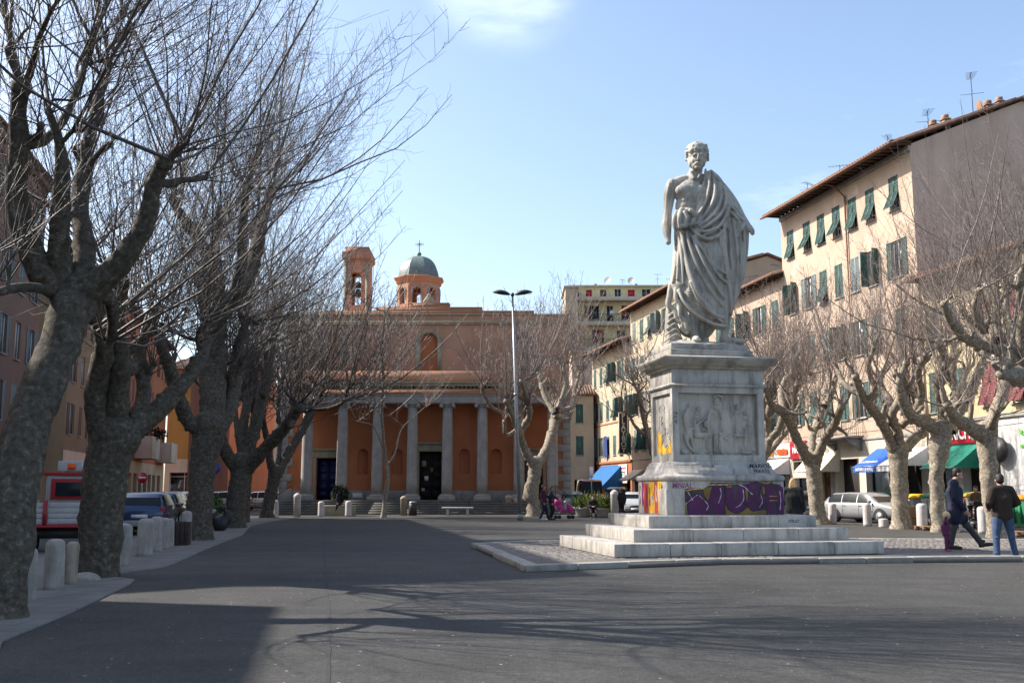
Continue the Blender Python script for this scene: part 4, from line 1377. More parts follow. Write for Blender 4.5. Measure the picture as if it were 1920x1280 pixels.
# ---- nearest yellow house (ground floor in white tiles)
Lc = rlen(30, 51.3)
sxc = lambda D: rlen(D, 51.3)
wins = []
for zb, hh in ((5.35, 2.0), (8.7, 1.9)):
    for k, px in enumerate((1757, 1800, 1859, 1915)):
        D = 31.85 / ((px - 960) / 1900 + .21)
        wins.append((sxc(D) - .5, zb, 1.05, hh, 'flap' if px > 1850 else 'shut', M['shutter_red'] if px > 1840 else M['shutter_dark']))
    wins.append((sxc(41), zb, 1.05, hh, 'flap', M['shutter_red'])); wins.append((sxc(36), zb, 1.05, hh, 'shut', M['shutter_red']))
shops = [(.35, 2.1, 0, 3.2, 'glass'), (2.5, 5.2, 0, 3.3, 'open'), (7.6, 9.4, 0, 3.0, 'glass', M['shutter_brown']), (11, 13, 0, 3, 'open'), (15, 18, 0, 3, 'glass')]
C = building('house', 'yellow house with maroon shutters above white tiled shop front', rloc(51.3), RRZ, Lc, 13, 12.1, M['yellow'], wins, shops,
             base=(M['white_tile'], 4.75), courses=[(4.75, .16, .14), (11.8, .26, .1)], roof='eave', eave=.9, slope=.35)
for (x, zb) in [(w[0], w[1]) for w in wins if w[5] == M['shutter_red']]:
    MB().add([(x - .1, -.04, zb + 2.02), (x + 1.15, -.04, zb + 2.02), (x + 1.15, -.04, zb + 2.2), (x + .52, -.04, zb + 2.45), (x - .1, -.04, zb + 2.2),
              (x - .1, .0, zb + 2.02), (x + 1.15, .0, zb + 2.02), (x + 1.15, .0, zb + 2.2), (x + .52, .0, zb + 2.45), (x - .1, .0, zb + 2.2)],
             [(0, 1, 2, 3, 4), (0, 5, 6, 1), (1, 6, 7, 2), (2, 7, 8, 3), (3, 8, 9, 4), (4, 9, 5, 0)]).build('window_hood', M['white'], C)

# ---- row beyond the peach house
def rowhouse(D0, D1, H, mat, label, nw, floors, smats, roofk='eave', shops=None, base=None, kinds=('shut', 'flap', 'open', 'shut', 'ajar'), hmul=1.0, **kw):
    L_ = rlen(D0, D1)
    wins = []
    for r_, zb in enumerate(floors):
        for i in range(nw):
            x = (i + .5) * L_ / nw - .5
            wins.append((x, zb, 1.0, 1.95 * hmul, kinds[(i * 3 + r_ * 2) % len(kinds)], smats[(i + r_) % len(smats)]))
    return building('house', label, rloc(D1), RRZ, L_, 12, H, mat, wins, shops or [], base=base, roof=roofk, **kw), L_
B1, lb1 = rowhouse(66.1, 80, 15.6, M['pink'], 'pale pink house with dark green shutters next to the tall peach one', 6, [12.2, 8.7, 5.2], [M['shutter_dark'], M['shutter_green']],
                   shops=[(.6, 3.4, 0, 3.2, 'open'), (4.2, 7.2, 0, 3.2, 'glass'), (8.2, 11.2, 0, 3.3, 'open'), (11.8, 13.6, 0, 3.0, 'glass')], base=(M['beige'], 4.2), courses=[(4.2, .14, .08)], eave=.8)
B2, lb2 = rowhouse(80.1, 97, 18.6, M['cream'], 'cream house with grey-green shutters and brown eave behind the statue', 8, [15.4, 12.0, 8.6, 5.2], [M['shutter_grey'], M['shutter_dark'], M['shutter_green']],
                   shops=[(.6, 3.4, 0, 3.2, 'open'), (4.4, 7.4, 0, 3.2, 'glass'), (9.2, 12.2, 0, 3.3, 'open'), (13.3, 16, 0, 3, 'open')], base=(M['pink'], 4.3), courses=[(4.3, .14, .08), (11.4, .12, .05)], eave=1.0)
B3, lb3 = rowhouse(97.1, 110, 15.9, M['cream'], 'last cream and pink corner house of the row with wide brown eave', 6, [12.4, 8.7, 5.0], [M['shutter_green'], M['shutter_dark'], M['shutter_green']],
                   shops=[(.5, 3.3, 0, 3.0, 'open'), (4.2, 6.0, 0, 3.0, 'glass'), (7.0, 9.6, 0, 3.2, 'open'), (10.4, 12.6, 0, 3.0, 'glass')], base=(M['left_orange'], 4.2), courses=[(4.2, .22, .16), (8.2, .12, .06)], eave=1.3,
                   coursemat=M['left_orange'])
for b_, l_ in ((B1, lb1), (B2, lb2), (B3, lb3)):
    for k in range(3):
        antenna(b_, l_ * (.2 + .3 * k), 3, {B1: 16.3, B2: 19.6, B3: 16.8}[b_], 1.8, k + 1.1)
# taller brown building that rises behind the row, with a half-open loggia on top
q = RF(70, -9)
Bk = building('apartment_building', 'brown-roofed upper block rising behind the pink house with open loggia', (q.x - .0, q.y + 8, 0), RRZ, 15, 9, 18.6, M['brown_render'],
              [(2, 15.6, 1.0, 1.6, 'shut', M['shutter_brown']), (6, 15.6, 1.6, 1.9, 'pane', M['wood']), (10, 15.6, 1.4, 1.8, 'pane', M['wood'])], [], roof='eave', eave=.6, sidemat=M['brown_render'], slope=.5)
antenna(Bk, 9, 2, 19.2, 2.4, 1.0); antenna(Bk, 12, 3, 19.2, 2.6, 2.0); antenna(Bk, 5, 2, 19.2, 2.0, .4); dish(Bk, 13.5, .5, 17.2, .5, R(30))

# ---- pale modern block behind, with balconies
p0 = P(1070, 640, 135)
Wm = (1252 - 1070) / 1900 * 135
Mo = building('apartment_block', 'pale yellow modern block with long balconies and red shutters behind the square', (p0.x, 135, 0), 0, Wm, 14, 28.8, M['modern_yellow'],
              [(2.1, 27.35, .85, 1.05, 'roll', M['sign_red']), (4.05, 27.35, .85, 1.05, 'roll', M['shutter_brown']), (6.0, 27.3, .9, 1.2, 'pane', M['white']), (7.8, 27.35, .95, 1.05, 'roll', M['sign_red']), (.3, 27.3, .9, 1.2, 'pane', M['white']), (9.7, 27.3, 1.2, 1.2, 'pane', M['white']),
               (1.8, 24.35, 2.1, 1.9, 'pane', M['white']), (6.9, 24.35, 1.3, 1.9, 'roll', M['shutter_red']), (4.9, 24.0, .9, 2.2, 'pane', M['white']), (10.2, 24.35, 1.6, 1.9, 'roll', M['shutter_red']),
               (2.9, 21.1, 1.6, 1.8, 'roll', M['shutter_red']), (6.2, 20.9, 1.2, 2.0, 'pane', M['white']), (9.5, 21.1, 1.6, 1.8, 'roll', M['shutter_red']), (2.9, 17.6, 1.6, 1.8, 'roll', M['shutter_red']), (6.2, 17.4, 1.2, 2.0, 'pane', M['white'])], [], roof='flat', sidemat=M['cream'])
for z in (26.72, 23.35, 19.95, 16.5):
    b_ = MB().box(-.02, Wm * .97, -1.35, -.005, z, z + .5).build('balcony', M['beige'], Mo, bevel=.01)
    if z < 26:
        r_ = MB()
        for i in range(56):
            x = .1 + i * (Wm * .96) / 56
            r_.tube([(x, -1.3, z + .5), (x, -1.3, z + 1.5)], .02, 4)
        r_.tube([(.05, -1.3, z + 1.5), (Wm * .97, -1.3, z + 1.5)], .035, 5)
        r_.build('railing', M['dark_metal'], b_)
MB().tube([(.25, -.08, 15), (.25, -.08, 28)], .09, 6).build('downpipe', M['metal'], Mo)
chimney(Mo, 3.6, 2, 29, .4, .3, M['dark_metal']); chimney(Mo, 5.6, 2, 29, .4, .1, M['dark_metal']); chimney(Mo, 9.2, 2, 29, .4, .3, M['dark_metal'])
dish(Mo, 5.2, 1, 28.7, .55, R(-40), M['bin_grey']); dish(Mo, 8.4, 1, 28.7, .5, R(-30), M['bin_grey']); antenna(Mo, 12.0, 1, 29, 1.8, .3); antenna(Mo, 7.2, 1, 29, 1.0, .9)
# cream stair tower at its left, lit from the left
p1 = P(1061, 640, 131)
building('stair_tower', 'narrow cream wall with a blank sunlit side left of the pale yellow block', (p1.x, 131, 0), 0, 1.6, 8, 27.9, M['cream'], [], [], roof='flat', sidemat=M['cream'])
p1 = P(1072, 640, 118)
building('house', 'grey-brown blank house with a tiled lean-to roof between church and corner house', (p1.x, 118, 0), 0, 3.6, 9, 17.5, M['gable_grey'], [(2.0, 7.0, 1.2, 2.1, 'pane', M['white']), (2.2, 12, .9, 1.5, 'pane', M['white'])], [], roof='flat')
p1 = P(1066, 640, 108)
hs = building('house', 'small cream house with two green shutters wedged beside the church', (p1.x, 108, 0), 0, 2.6, 8, 11.5, M['cream'], [(.7, 5.2, .8, 2.0, 'shut', M['shutter_green']), (.7, 8.6, .8, 2.0, 'shut', M['shutter_green'])], [(.5, 1.9, 0, 2.6, 'open')], roof='eave', eave=.4, rafters=False, gutter=False)

# ---- left side of the square
LN = Vector((-0.2, 1.0, 0)).normalized()
LRZ = math.atan2(1.0, -0.2)
def LF(D):
    return Vector((-21 - .2 * (D - 23), D, 0))
def leftb(D0, D1, H, mat, label, nw, floors, smat, **kw):
    L_ = (D1 - D0) * math.hypot(1, .2)
    wins = []
    for r_, zb in enumerate(floors):
        for i in range(nw):
            wins.append(((i + .5) * L_ / nw - .5, zb, 1.05, 2.1, ('open', 'shut', 'open', 'pane')[(i + 2 * r_) % 4], smat))
    p = LF(D0)
    return building('house', label, (p.x, p.y, 0), LRZ, L_, 12, H, mat, wins, kw.pop('shops', [(1, 3.5, 0, 3.1, 'open'), (4.5, 7, 0, 3.1, 'glass')]), base=(kw.pop('bmat', M['beige']), 4.2), **kw)
# long block that throws the big shadow; its near end wall is skewed along the side street
lb = leftb(24.5, 60, 20.0, M['left_rose'], 'dark rose town house on the left with tall grey shutters behind the first tree', 13, [16.2, 12.4, 8.7, 5.2], M['shutter_grey'],
           shops=[(a, a + 2.4, 0, 3.2, 'open' if k % 2 else 'glass') for k, a in enumerate(range(1, 34, 4))], courses=[(4.2, .16, .1), (19.5, .4, .25)], coursemat=M['left_rose'], eave=.35, rafters=False)
leftb(68, 83, 16.5, M['olive_grey'], 'dull olive grey house on the left beyond the side street', 5, [12.5, 8.9, 5.3], M['shutter_brown'], eave=.8)
lo = leftb(83.2, 116, 17.5, M['left_orange'], 'deep orange house with a walled balcony over its cream shop front', 11, [13.5, 9.6, 5.6], M['shutter_brown'], bmat=M['cream'], eave=.8,
           shops=[(a, a + 2.2, 0, 3.1, 'glass') for a in (1, 4, 7, 10, 13, 16, 19, 22, 25, 28.6)])
for x in (13, 27):
    b_ = MB().box(x, x + 5, -1.6, -.035, 4.5, 4.65).box(x, x + 5, -1.6, -1.45, 4.652, 6.6).box(x, x + .15, -1.448, -.035, 4.652, 6.6).box(x + 4.85, x + 5, -1.448, -.035, 4.652, 6.6).build('balcony', M['beige'], lo, bevel=.01)
p1 = P(318, 700, 122)
building('house', 'yellow ochre house facing the square with grey ground floor at the street end', (p1.x, 122, 0), 0, 7.6, 10, 16, M['ochre'], [(3.6, 8.1, 1.3, .9, 'pane', M['white']), (1.0, 12, 1.0, 1.8, 'shut', M['shutter_brown']), (4.6, 12, 1.0, 1.8, 'shut', M['shutter_brown'])],
         [(.6, 4.0, 0, 3.6, 'glass', M['white']), (4.2, 6.0, 0, 3.6, 'open')], base=(M['beige'], 5.2), roof='eave', rafters=False, gutter=False)
p1 = P(405, 700, 135)
building('house', 'pale house with green shutters glimpsed between the tree trunks', (p1.x, 135, 0), 0, 5.0, 10, 17, M['pink'], [(.8, 13, 1, 2, 'shut', M['shutter_green']), (3.2, 13, 1, 2, 'shut', M['shutter_green']), (.8, 9, 1, 2, 'shut', M['shutter_green'])], [(1, 3, 0, 3, 'open')], base=(M['beige'], 4.5), rafters=False, gutter=False)
p1 = P(462, 700, 128)
building('house', 'pink house with one green shutter over a grey ground floor', (p1.x, 128, 0), 0, 3.1, 10, 12.6, M['pink'], [(1.0, 6.7, .75, 1.4, 'shut', M['shutter_green']), (1.0, 10, .75, 1.4, 'shut', M['shutter_green'])], [(.9, 2.0, .8, 2.5, 'open')], base=(M['beige'], 5.5), rafters=False, gutter=False)
# sunlit side of a house behind the church's left corner
p1 = P(521, 700, 92)
building('house', 'bright orange sunlit house side beside the left church corner', (p1.x - 4.2, 92, 0), R(62), 6.0, 5, 13.0, M['church_orange_light'], [], [], rafters=False, gutter=False, eave=.3)

# near-left block behind the photographer's side (skewed corner, seen only by its shadow)
nb = thing('house', 'near town house left of the first tree, only its shadow reaches the square', 'building', (0, 0, 0))
def shadow_foot(px, py, H):
    g = G(px, py)
    k = H / math.tan(SUN_EL)
    return Vector((g.x - SUN_DIR.x * k, g.y - SUN_DIR.y * k, 0))
Hn = 14.5
c0 = shadow_foot(526, 1137, Hn); c1 = shadow_foot(472, 1290, Hn); ax = (c1 - c0).normalized()
c2 = c0 + ax * 22
bd = shadow_foot(285, 1153, Hn) - c0; bd.normalize()
poly = [c0, c2, c2 - Vector((11, 2.2, 0)), c0 + bd * 11]
MB().prism([(p.x, p.y) for p in poly], 0, Hn).build('wall', M['left_rose'], nb)
# corner wing of the long block, its end wall along the side street
cw = thing('house', 'corner wing of the rose town house along the side street', 'building', (0, 0, 0))
Hl = 20.2
d0 = shadow_foot(992, 1064, Hl); bd = shadow_foot(300, 1108, Hl) - d0; bd.normalize()
e0 = LF(24.4); far = shadow_foot(822, 1017, Hl)
poly = [d0, d0 + bd * 13, d0 + bd * 13 + Vector((-1.0, 8, 0)), Vector((far.x - .4, max(far.y, 24.4), 0))]
print('wing', [tuple(round(c, 1) for c in p) for p in poly], 'near', [tuple(round(c, 1) for c in p) for p in (c0, c2)], 'LF24', e0)
MB().prism([(p.x, p.y) for p in poly], 0, Hl).build('wall', M['left_rose'], cw)
# =================================================================== CHURCH
CD = 68.0
def CX(px): return (px - 960) / 1900 * CD
def CZ(py, D=CD): return P(960, py, D).z
ch = thing('church', 'orange church with a white columned porch, bell tower and grey dome', 'church', (0, CD, 0))
def cpart(mb, name, mat, bevel=0.0, parent=None, smooth=False):
    return mb.build(name, mat, parent or ch, smooth=smooth, bevel=bevel)
xl, xr = CX(522), CX(1070)
zf = CZ(937)                 # porch floor
z_ent0, z_ent1, z_fr1, z_co1, z_par = CZ(757), CZ(744), CZ(733), CZ(719), CZ(697)
zt = [CZ(583), CZ(577), CZ(570), CZ(561)]
# steps
ns = 6
for i in range(ns):
    z0, z1 = zf * i / ns, zf * (i + 1) / ns
    y0 = -3.4 + i * .34
    nblk = 9
    xa, xb = CX(545) - (ns - i) * .12, CX(1052) + (ns - i) * .12
    for k in range(nblk):
        a, b = xa + (xb - xa) * k / nblk, xa + (xb - xa) * (k + 1) / nblk - .008
        cpart(MB().box(a, b, y0, 0.0 if i == ns - 1 else y0 + .36, z0 + .001, z1), 'step_block', M['step_grey'])
MB().box(CX(545), CX(1052), -1.5, .3, .0, zf - .02).build('step_core', M['church_stone'], ch)
# lower wall with doors and niches (wall face at y = 0.9, portico open in front)
WY = .95
cols = [580, 645, 710, 775, 840, 905, 973, 1035]
doors = [(CX(591), CX(634), zf, CZ(858, CD + WY)), (CX(785), CX(829), zf, CZ(846, CD + WY)), (CX(977), CX(1018), zf, CZ(858, CD + WY))]
niches = [(CX(678.5), CZ(888), CZ(840)), (CX(743), CZ(888), CZ(840)), (CX(870), CZ(887), CZ(840)), (CX(930), CZ(887), CZ(840))]
lw = MB()
ops = [tuple(d) for d in doors] + [(x - .38, x + .38, z0, z1 + .0) for x, z0, z1 in niches]
wall_grid(lw, xl, xr, 0, z_ent1, ops, y=WY, depth=.5)
for x, z0, z1 in niches:
    pass
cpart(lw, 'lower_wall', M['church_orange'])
for x, z0, z1 in niches:
    n_ = MB()
    # round head: spandrels close the square opening, curved niche behind
    k = 12
    for s in (-1, 1):
        arc = [(x + s * .38 * math.cos(a), z1 - .38 + .38 * math.sin(a)) for a in np.linspace(0, math.pi / 2, 8)]
        v = [(x + s * .38, WY + .001, z1 + .001)] + [(p[0], WY + .001, p[1]) for p in arc]
        n_.add(v, [tuple(range(len(v)))])
    for j in range(k):
        a0, a1 = math.pi * j / k, math.pi * (j + 1) / k
        n_.quad((x + .38 * math.cos(a0), WY + .34 * math.sin(a0), z0), (x + .38 * math.cos(a1), WY + .34 * math.sin(a1), z0), (x + .38 * math.cos(a1), WY + .34 * math.sin(a1), z1), (x + .38 * math.cos(a0), WY + .34 * math.sin(a0), z1))
    cpart(n_, 'niche', M['church_orange'])
# stone socle along the wall
for k in range(24):
    a, b = xl + (xr - xl) * k / 24, xl + (xr - xl) * (k + 1) / 24 - .01
    if any(d[0] - .25 < (a + b) / 2 < d[1] + .25 for d in doors): continue
    cpart(MB().box(a, b, WY - .08, WY - .003, zf, zf + .62), 'socle_slab', M['church_stone'], .01)
for i, (a, b, z0, z1) in enumerate(doors):
    fr = MB().box(a - .20, a, WY - .1, WY - .003, z0, z1).box(b, b + .20, WY - .1, WY - .003, z0, z1).box(a - .24, b + .24, WY - .12, WY - .003, z1 + .002, z1 + .42)
    fr.box(a - .34, b + .34, WY - .24, WY - .003, z1 + .5, z1 + .62).box(a - .22, b + .22, WY - .10, WY - .003, z1 + .422, z1 + .498)
    cpart(fr, 'door_frame', M['church_trim'], .01)
    dm = M['door_blue'] if i == 0 else M['shutter_brown'] if i == 2 else M['dark']
    dr = MB().box(a + .02, (a + b) / 2 - .01, WY + .3, WY + .38, z0 + .02, z1 - .02).box((a + b) / 2 + .01, b - .02, WY + .3, WY + .38, z0 + .02, z1 - .02)
    for k in range(2):
        for q_ in range(5):
            x0 = a + .12 + k * (b - a) / 2; x1 = x0 + (b - a) / 2 - .24
            za = z0 + .2 + q_ * (z1 - z0 - .2) / 5; zb = za + (z1 - z0) / 5 - .22
            dr.box(x0, x1, WY + .27, WY + .299, za, zb)
    cpart(dr, 'door', dm)
    if i == 1:
        for k, (px, py, w_, h_) in enumerate([(793, 868, .3, .42), (798, 896, .26, .3), (792, 918, .24, .26), (808, 880, .2, .3)]):
            x_ = CX(px) ; z_ = CZ(py)
            cpart(MB().box(x_ - w_ / 2, x_ + w_ / 2, WY + .25, WY + .262, z_ - h_ / 2, z_ + h_ / 2), 'poster', [M['church_trim'], M['white'], M['bin_grey'], M['gr_yellow']][k])
cpart(MB().box(CX(661), CX(679), WY - .12, WY - .082, CZ(933), CZ(924)), 'plaque', M['white'], .01)
# columns
cx_mesh = None
def column_parts(x):
    sh = MB()
    r0, r1 = .375, .325
    zb, ztop = zf + .42, CZ(764)
    n = 9
    prof = [(r0 + (r1 - r0) * (t ** 1.6), zb + (ztop - zb) * t) for t in np.linspace(0, 1, n)]
    sh.lathe(prof, (x, -.35, 0), 20)
    c = cpart(sh, 'column', M['church_stone'], smooth=True)
    for p in c.data.polygons: p.use_smooth = len(p.vertices) == 4
    cpart(MB().box(x - .56, x + .56, -.91, .21, zf + .001, zf + .24).lathe([(.52, .241), (.54, .29), (.50, .34), (.42, .36), (.46, .39), (.40, .42)], (x, -.35, zf), 20), 'column_base', M['church_stone'], .01, c)
    cp = MB().box(x - .46, x + .46, -.82, .12, ztop + .17, ztop + .27).lathe([(.34, -.02), (.38, .04), (.42, .10), (.42, .168)], (x, -.35, ztop), 16)
    for s in (-1, 1):
        for yy in (-.80, .10):
            cp.add(*lathe_y((x + s * .40, yy, ztop + .06), .13, .1))
    cpart(cp, 'capital', M['church_stone'], 0, c)
def lathe_y(c, r_, h):
    k = 12
    v = [(c[0] + r_ * math.cos(2 * math.pi * j / k), c[1] - h / 2, c[2] + r_ * math.sin(2 * math.pi * j / k)) for j in range(k)]
    v += [(p[0], p[1] + h, p[2]) for p in v]
    return v, [tuple(range(k)), tuple(range(k, 2 * k))[::-1]] + [(j, k + j, k + (j + 1) % k, (j + 1) % k) for j in range(k)]
for px in cols:
    column_parts(CX(px))
# entablature, cornice and parapet
cpart(MB().box(CX(560), CX(1055), -.80, .1, z_ent0 + .0, z_ent1).box(CX(560) - .04, CX(1055) + .04, -.86, .1, z_ent1 + .001, z_ent1 + .08), 'architrave', M['church_stone'], .01)
cpart(MB().box(CX(560), CX(1055), -.78, WY, z_ent1 + .082, z_fr1), 'frieze', M['church_orange_light'])
cpart(MB().box(CX(560), CX(1055), .102, WY - .002, z_ent0, z_ent1 + .08), 'porch_ceiling', M['church_orange_light'])
dn = MB()
xw0, xw1 = CX(560), CX(1055)
k = 0
while xw0 + k * .28 < xw1:
    dn.box(xw0 + k * .28, xw0 + k * .28 + .14, -.98, -.78, z_fr1 + .10, z_fr1 + .22); k += 1
cpart(dn, 'dentils', M['church_trim'])
cpart(MB().box(xw0 - .15, xw1 + .15, -.90, WY, z_fr1 + .001, z_fr1 + .098).box(xw0 - .3, xw1 + .3, -1.15, WY, z_fr1 + .222, z_co1 - .09).box(xw0 - .38, xw1 + .38, -1.25, WY, z_co1 - .088, z_co1), 'cornice', M['church_trim'], .008)
cpart(MB().box(xw0 + .2, xw1 - .2, -.6, WY, z_co1 + .001, z_par), 'parapet', M['church_orange_light'])
# upper wall with arched window bays
UY = 1.2
uw = MB()
archs = [(CX(613), 'b'), (CX(800), 'b'), (CX(985), 'w')]
a_w = .58
za0, za1 = CZ(697), CZ(620)
wall_grid(uw, xl + .1, xr - .1, z_ent1, CZ(583), [(x - a_w, x + a_w, za0 + .002, za1) for x, _ in archs], y=UY, depth=.25)
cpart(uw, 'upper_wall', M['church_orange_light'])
for x, kd in archs:
    q_ = MB()
    for s in (-1, 1):
        arc = [(x + s * a_w * math.cos(a), za1 - a_w + a_w * math.sin(a)) for a in np.linspace(0, math.pi / 2, 10)]
        v = [(x + s * a_w, UY + .001, za1 + .001)] + [(p[0], UY + .001, p[1]) for p in arc]
        q_.add(v, [tuple(range(len(v)))])
    q_.quad((x - a_w, UY + .25, za0), (x + a_w, UY + .25, za0), (x + a_w, UY + .25, za1), (x - a_w, UY + .25, za1))
    bay = cpart(q_, 'blind_window' if kd == 'b' else 'window', M['church_orange'] if kd == 'b' else M['bin_grey'])
    t_ = [(x - a_w - .16, UY - .04, za0)] + [(x + (a_w + .16) * -math.cos(a), UY - .04, za1 - a_w + (a_w + .16) * math.sin(a)) for a in np.linspace(0, math.pi, 18)] + [(x + a_w + .16, UY - .04, za0)]
    m_ = MB()
    for i in range(len(t_) - 1):
        p, q2 = Vector(t_[i]), Vector(t_[i + 1])
        d_ = (q2 - p).normalized(); nn_ = Vector((-d_.z, 0, d_.x)) * .15
        a_, b_, c_, e_ = p - nn_, p + nn_, q2 + nn_, q2 - nn_
        m_.add([tuple(a_), tuple(b_), tuple(c_), tuple(e_)] + [(v.x, UY + .06, v.z) for v in (a_, b_, c_, e_)], [(0, 1, 2, 3), (0, 4, 5, 1), (1, 5, 6, 2), (2, 6, 7, 3), (3, 7, 4, 0)])
    cpart(m_, 'surround', M['church_trim'], 0, bay)
    if kd == 'w':
        m_ = MB()
        for i in range(7):
            m_.box(x - a_w, x + a_w, UY + .18, UY + .22, za0 + .4 + i * .36, za0 + .44 + i * .36)
        for i in range(4):
            xx = x - a_w + (i + .5) * a_w / 2
            m_.box(xx - .02, xx + .02, UY + .175, UY + .215, za0, za1)
        cpart(m_, 'lattice', M['dark_metal'], 0, bay)
cpart(MB().box(xl + .05, xr - .05, UY - .14, UY + .1, CZ(601, CD), CZ(597, CD)).box(xl + .05, xr - .05, UY - .08, UY + .1, CZ(603.5), CZ(601)), 'string_course', M['church_trim'])
# stepped parapet
zz = [CZ(583), CZ(577), CZ(570), CZ(562)]
cpart(MB().box(CX(575), CX(1002), UY - .05, UY + 1.0, zz[0] + .001, zz[1] - .06).box(CX(594 - 1), CX(1003), UY - .12, UY + 1.05, zz[1] - .058, zz[1]), 'attic', M['church_orange_light'])
cpart(MB().box(CX(697), CX(901), UY - .06, UY + 1.0, zz[1] + .001, zz[2] - .05).box(CX(696), CX(902), UY - .12, UY + 1.05, zz[2] - .048, zz[2]), 'attic', M['church_orange_light'])
cpart(MB().box(CX(761), CX(838), UY - .06, UY + 1.0, zz[2] + .001, zz[3] - .05).box(CX(760), CX(839), UY - .14, UY + 1.05, zz[3] - .048, zz[3]), 'attic', M['church_orange_light'])
cpart(MB().box(xl, xr, UY - .1, UY + 1.0, zz[0] - .07, zz[0]), 'coping', M['church_trim'])
# scrolled ornament
orn = MB()
oz = zz[3]
orn.sphere((CX(798), UY + .4, oz + .28), (.34, .15, .30), 12); orn.sphere((CX(798), UY + .4, oz + .58), (.17, .14, .16), 10)
orn.sphere((CX(791), UY + .4, oz + .16), (.18, .15, .18), 10); orn.sphere((CX(806), UY + .4, oz + .16), (.18, .15, .18), 10)
blob('crest', orn, .03, M['church_trim'], ch, 1)
# body of the nave behind
cpart(MB().box(xl, xr, UY + .3, UY + 30, 0, CZ(585) - .1), 'nave', M['church_orange_light'])
# quoins on both corners
for s, x in ((0, xl), (1, xr)):
    for k in range(16):
        z0 = .6 + k * .5
        w_ = .85 if k % 2 else .5
        a, b = (x - .04, x + w_) if s == 0 else (x - w_, x + .04)
        cpart(MB().box(a, b, WY - .07, WY + .6, z0, z0 + .485), 'quoin', M['church_stone'], .02)
cpart(MB().tube([(xl - .12, WY - .1, .3), (xl - .12, WY - .1, 12)], .06, 6), 'downpipe', M['dark_metal'])
# hand rails at both ends of the steps
for s in (-1, 1):
    x = CX(536) if s < 0 else CX(1062)
    cpart(MB().tube([(x - s * -.6, -2.6, .75), (x + s * -.8, -1.0, zf + .95)], .025, 5).tube([(x + s * .6, -2.6, 0), (x + s * .6, -2.6, .78)], .02, 5).tube([(x - s * .8, -1.0, zf), (x - s * .8, -1.0, zf + .95)], .02, 5), 'hand_rail', M['dark_metal'])

# bell tower
TD = 76.0
def TX(px): return (px - 960) / 1900 * TD
def TZ(py): return P(960, py, TD).z
tw = MB()
x0, x1 = TX(639), TX(685)
ty = TD - CD
oa, ob, oz0, oz1 = TX(652.5), TX(671.5), TZ(572), TZ(510)
wall_grid(tw, x0, x1, 0, TZ(487), [(oa, ob, oz0, oz1)], y=ty, depth=.7)
wall_grid(tw, x0, x1, 0, TZ(487), [(oa, ob, oz0, oz1)], y=ty + 2.2, depth=-.7)
tw.quad((x0, ty, 0), (x0, ty, TZ(487)), (x0, ty + 2.2, TZ(487)), (x0, ty + 2.2, 0)); tw.quad((x1, ty, 0), (x1, ty + 2.2, 0), (x1, ty + 2.2, TZ(487)), (x1, ty, TZ(487)))
towr = cpart(tw, 'bell_tower', M['church_orange_light'])
for s in (-1, 1):
    arc = [((oa + ob) / 2 + s * (ob - oa) / 2 * math.cos(a), oz1 - (ob - oa) / 2 + (ob - oa) / 2 * math.sin(a)) for a in np.linspace(0, math.pi / 2, 8)]
    v = [((oa + ob) / 2 + s * (ob - oa) / 2, ty + .003, oz1)] + [(p[0], ty + .003, p[1]) for p in arc]
    cpart(MB().add(v, [tuple(range(len(v)))]), 'arch_head', M['church_orange'], 0, towr)
cpart(MB().box(x0 - .02, x0 + .2, ty - .06, ty - .003, 5, TZ(487)).box(x1 - .2, x1 + .02, ty - .06, ty - .003, 5, TZ(487)), 'corner_band', M['church_trim'], 0, towr)
cpart(MB().box(x0 - .08, x1 + .08, ty - .08, ty + 2.28, TZ(488), TZ(485)).box(x0 - .18, x1 + .18, ty - .18, ty + 2.38, TZ(485) + .001, TZ(472)), 'tower_cornice', M['church_orange_light'], .01, towr)
cpart(MB().box(x0 + .05, x1 - .08, ty + .05, ty + 2.15, TZ(472) + .001, TZ(464)).box(x0 + .0, x1 - .02, ty, ty + 2.2, TZ(464) + .001, TZ(464) + .06), 'tower_top', M['church_orange_light'], 0, towr)
bcx, bcy = (oa + ob) / 2, ty + 1.1
cpart(MB().lathe([(.04, .62), (.16, .58), (.20, .40), (.24, .2), (.34, .02), (.36, 0.0)][::-1], (bcx, bcy, TZ(551)), 16), 'bell', M['bronze'], 0, towr)
cpart(MB().box(oa, ob, bcy - .05, bcy + .05, TZ(551) + .66, TZ(551) + .76).lathe([(.2, 0), (.24, .1), (.2, .3), (.1, .4)], (bcx, bcy, TZ(551) + .77), 12).tube([(bcx, bcy, TZ(570)), (bcx, bcy, TZ(551))], .04, 6), 'bell_yoke', M['dark_metal'], 0, towr)
cpart(MB().tube([(bcx - .2, ty + 1, TZ(464)), (bcx - .2, ty + 1, TZ(464) + 1.6)], .03, 5), 'lightning_rod', M['dark_metal'], 0, towr)
# drum and dome
DD = 80.0
def DX(px): return (px - 960) / 1900 * DD
def DZ(py): return P(960, py, DD).z
dcx, dcy = DX(777.5), DD - CD + 2.0
rD = DX(820) - dcx
def octa(mb, prof, k=8, ph=R(22.5)):
    v = []
    for r_, z in prof:
        for j in range(k):
            a = ph + 2 * math.pi * j / k
            v.append((dcx + r_ * math.cos(a), dcy + r_ * math.sin(a), z))
    f = [(i * k + j, i * k + (j + 1) % k, (i + 1) * k + (j + 1) % k, (i + 1) * k + j) for i in range(len(prof) - 1) for j in range(k)]
    f += [tuple(range(k))[::-1], tuple((len(prof) - 1) * k + j for j in range(k))]
    return mb.add(v, f)
rr_ = rD * 1.02
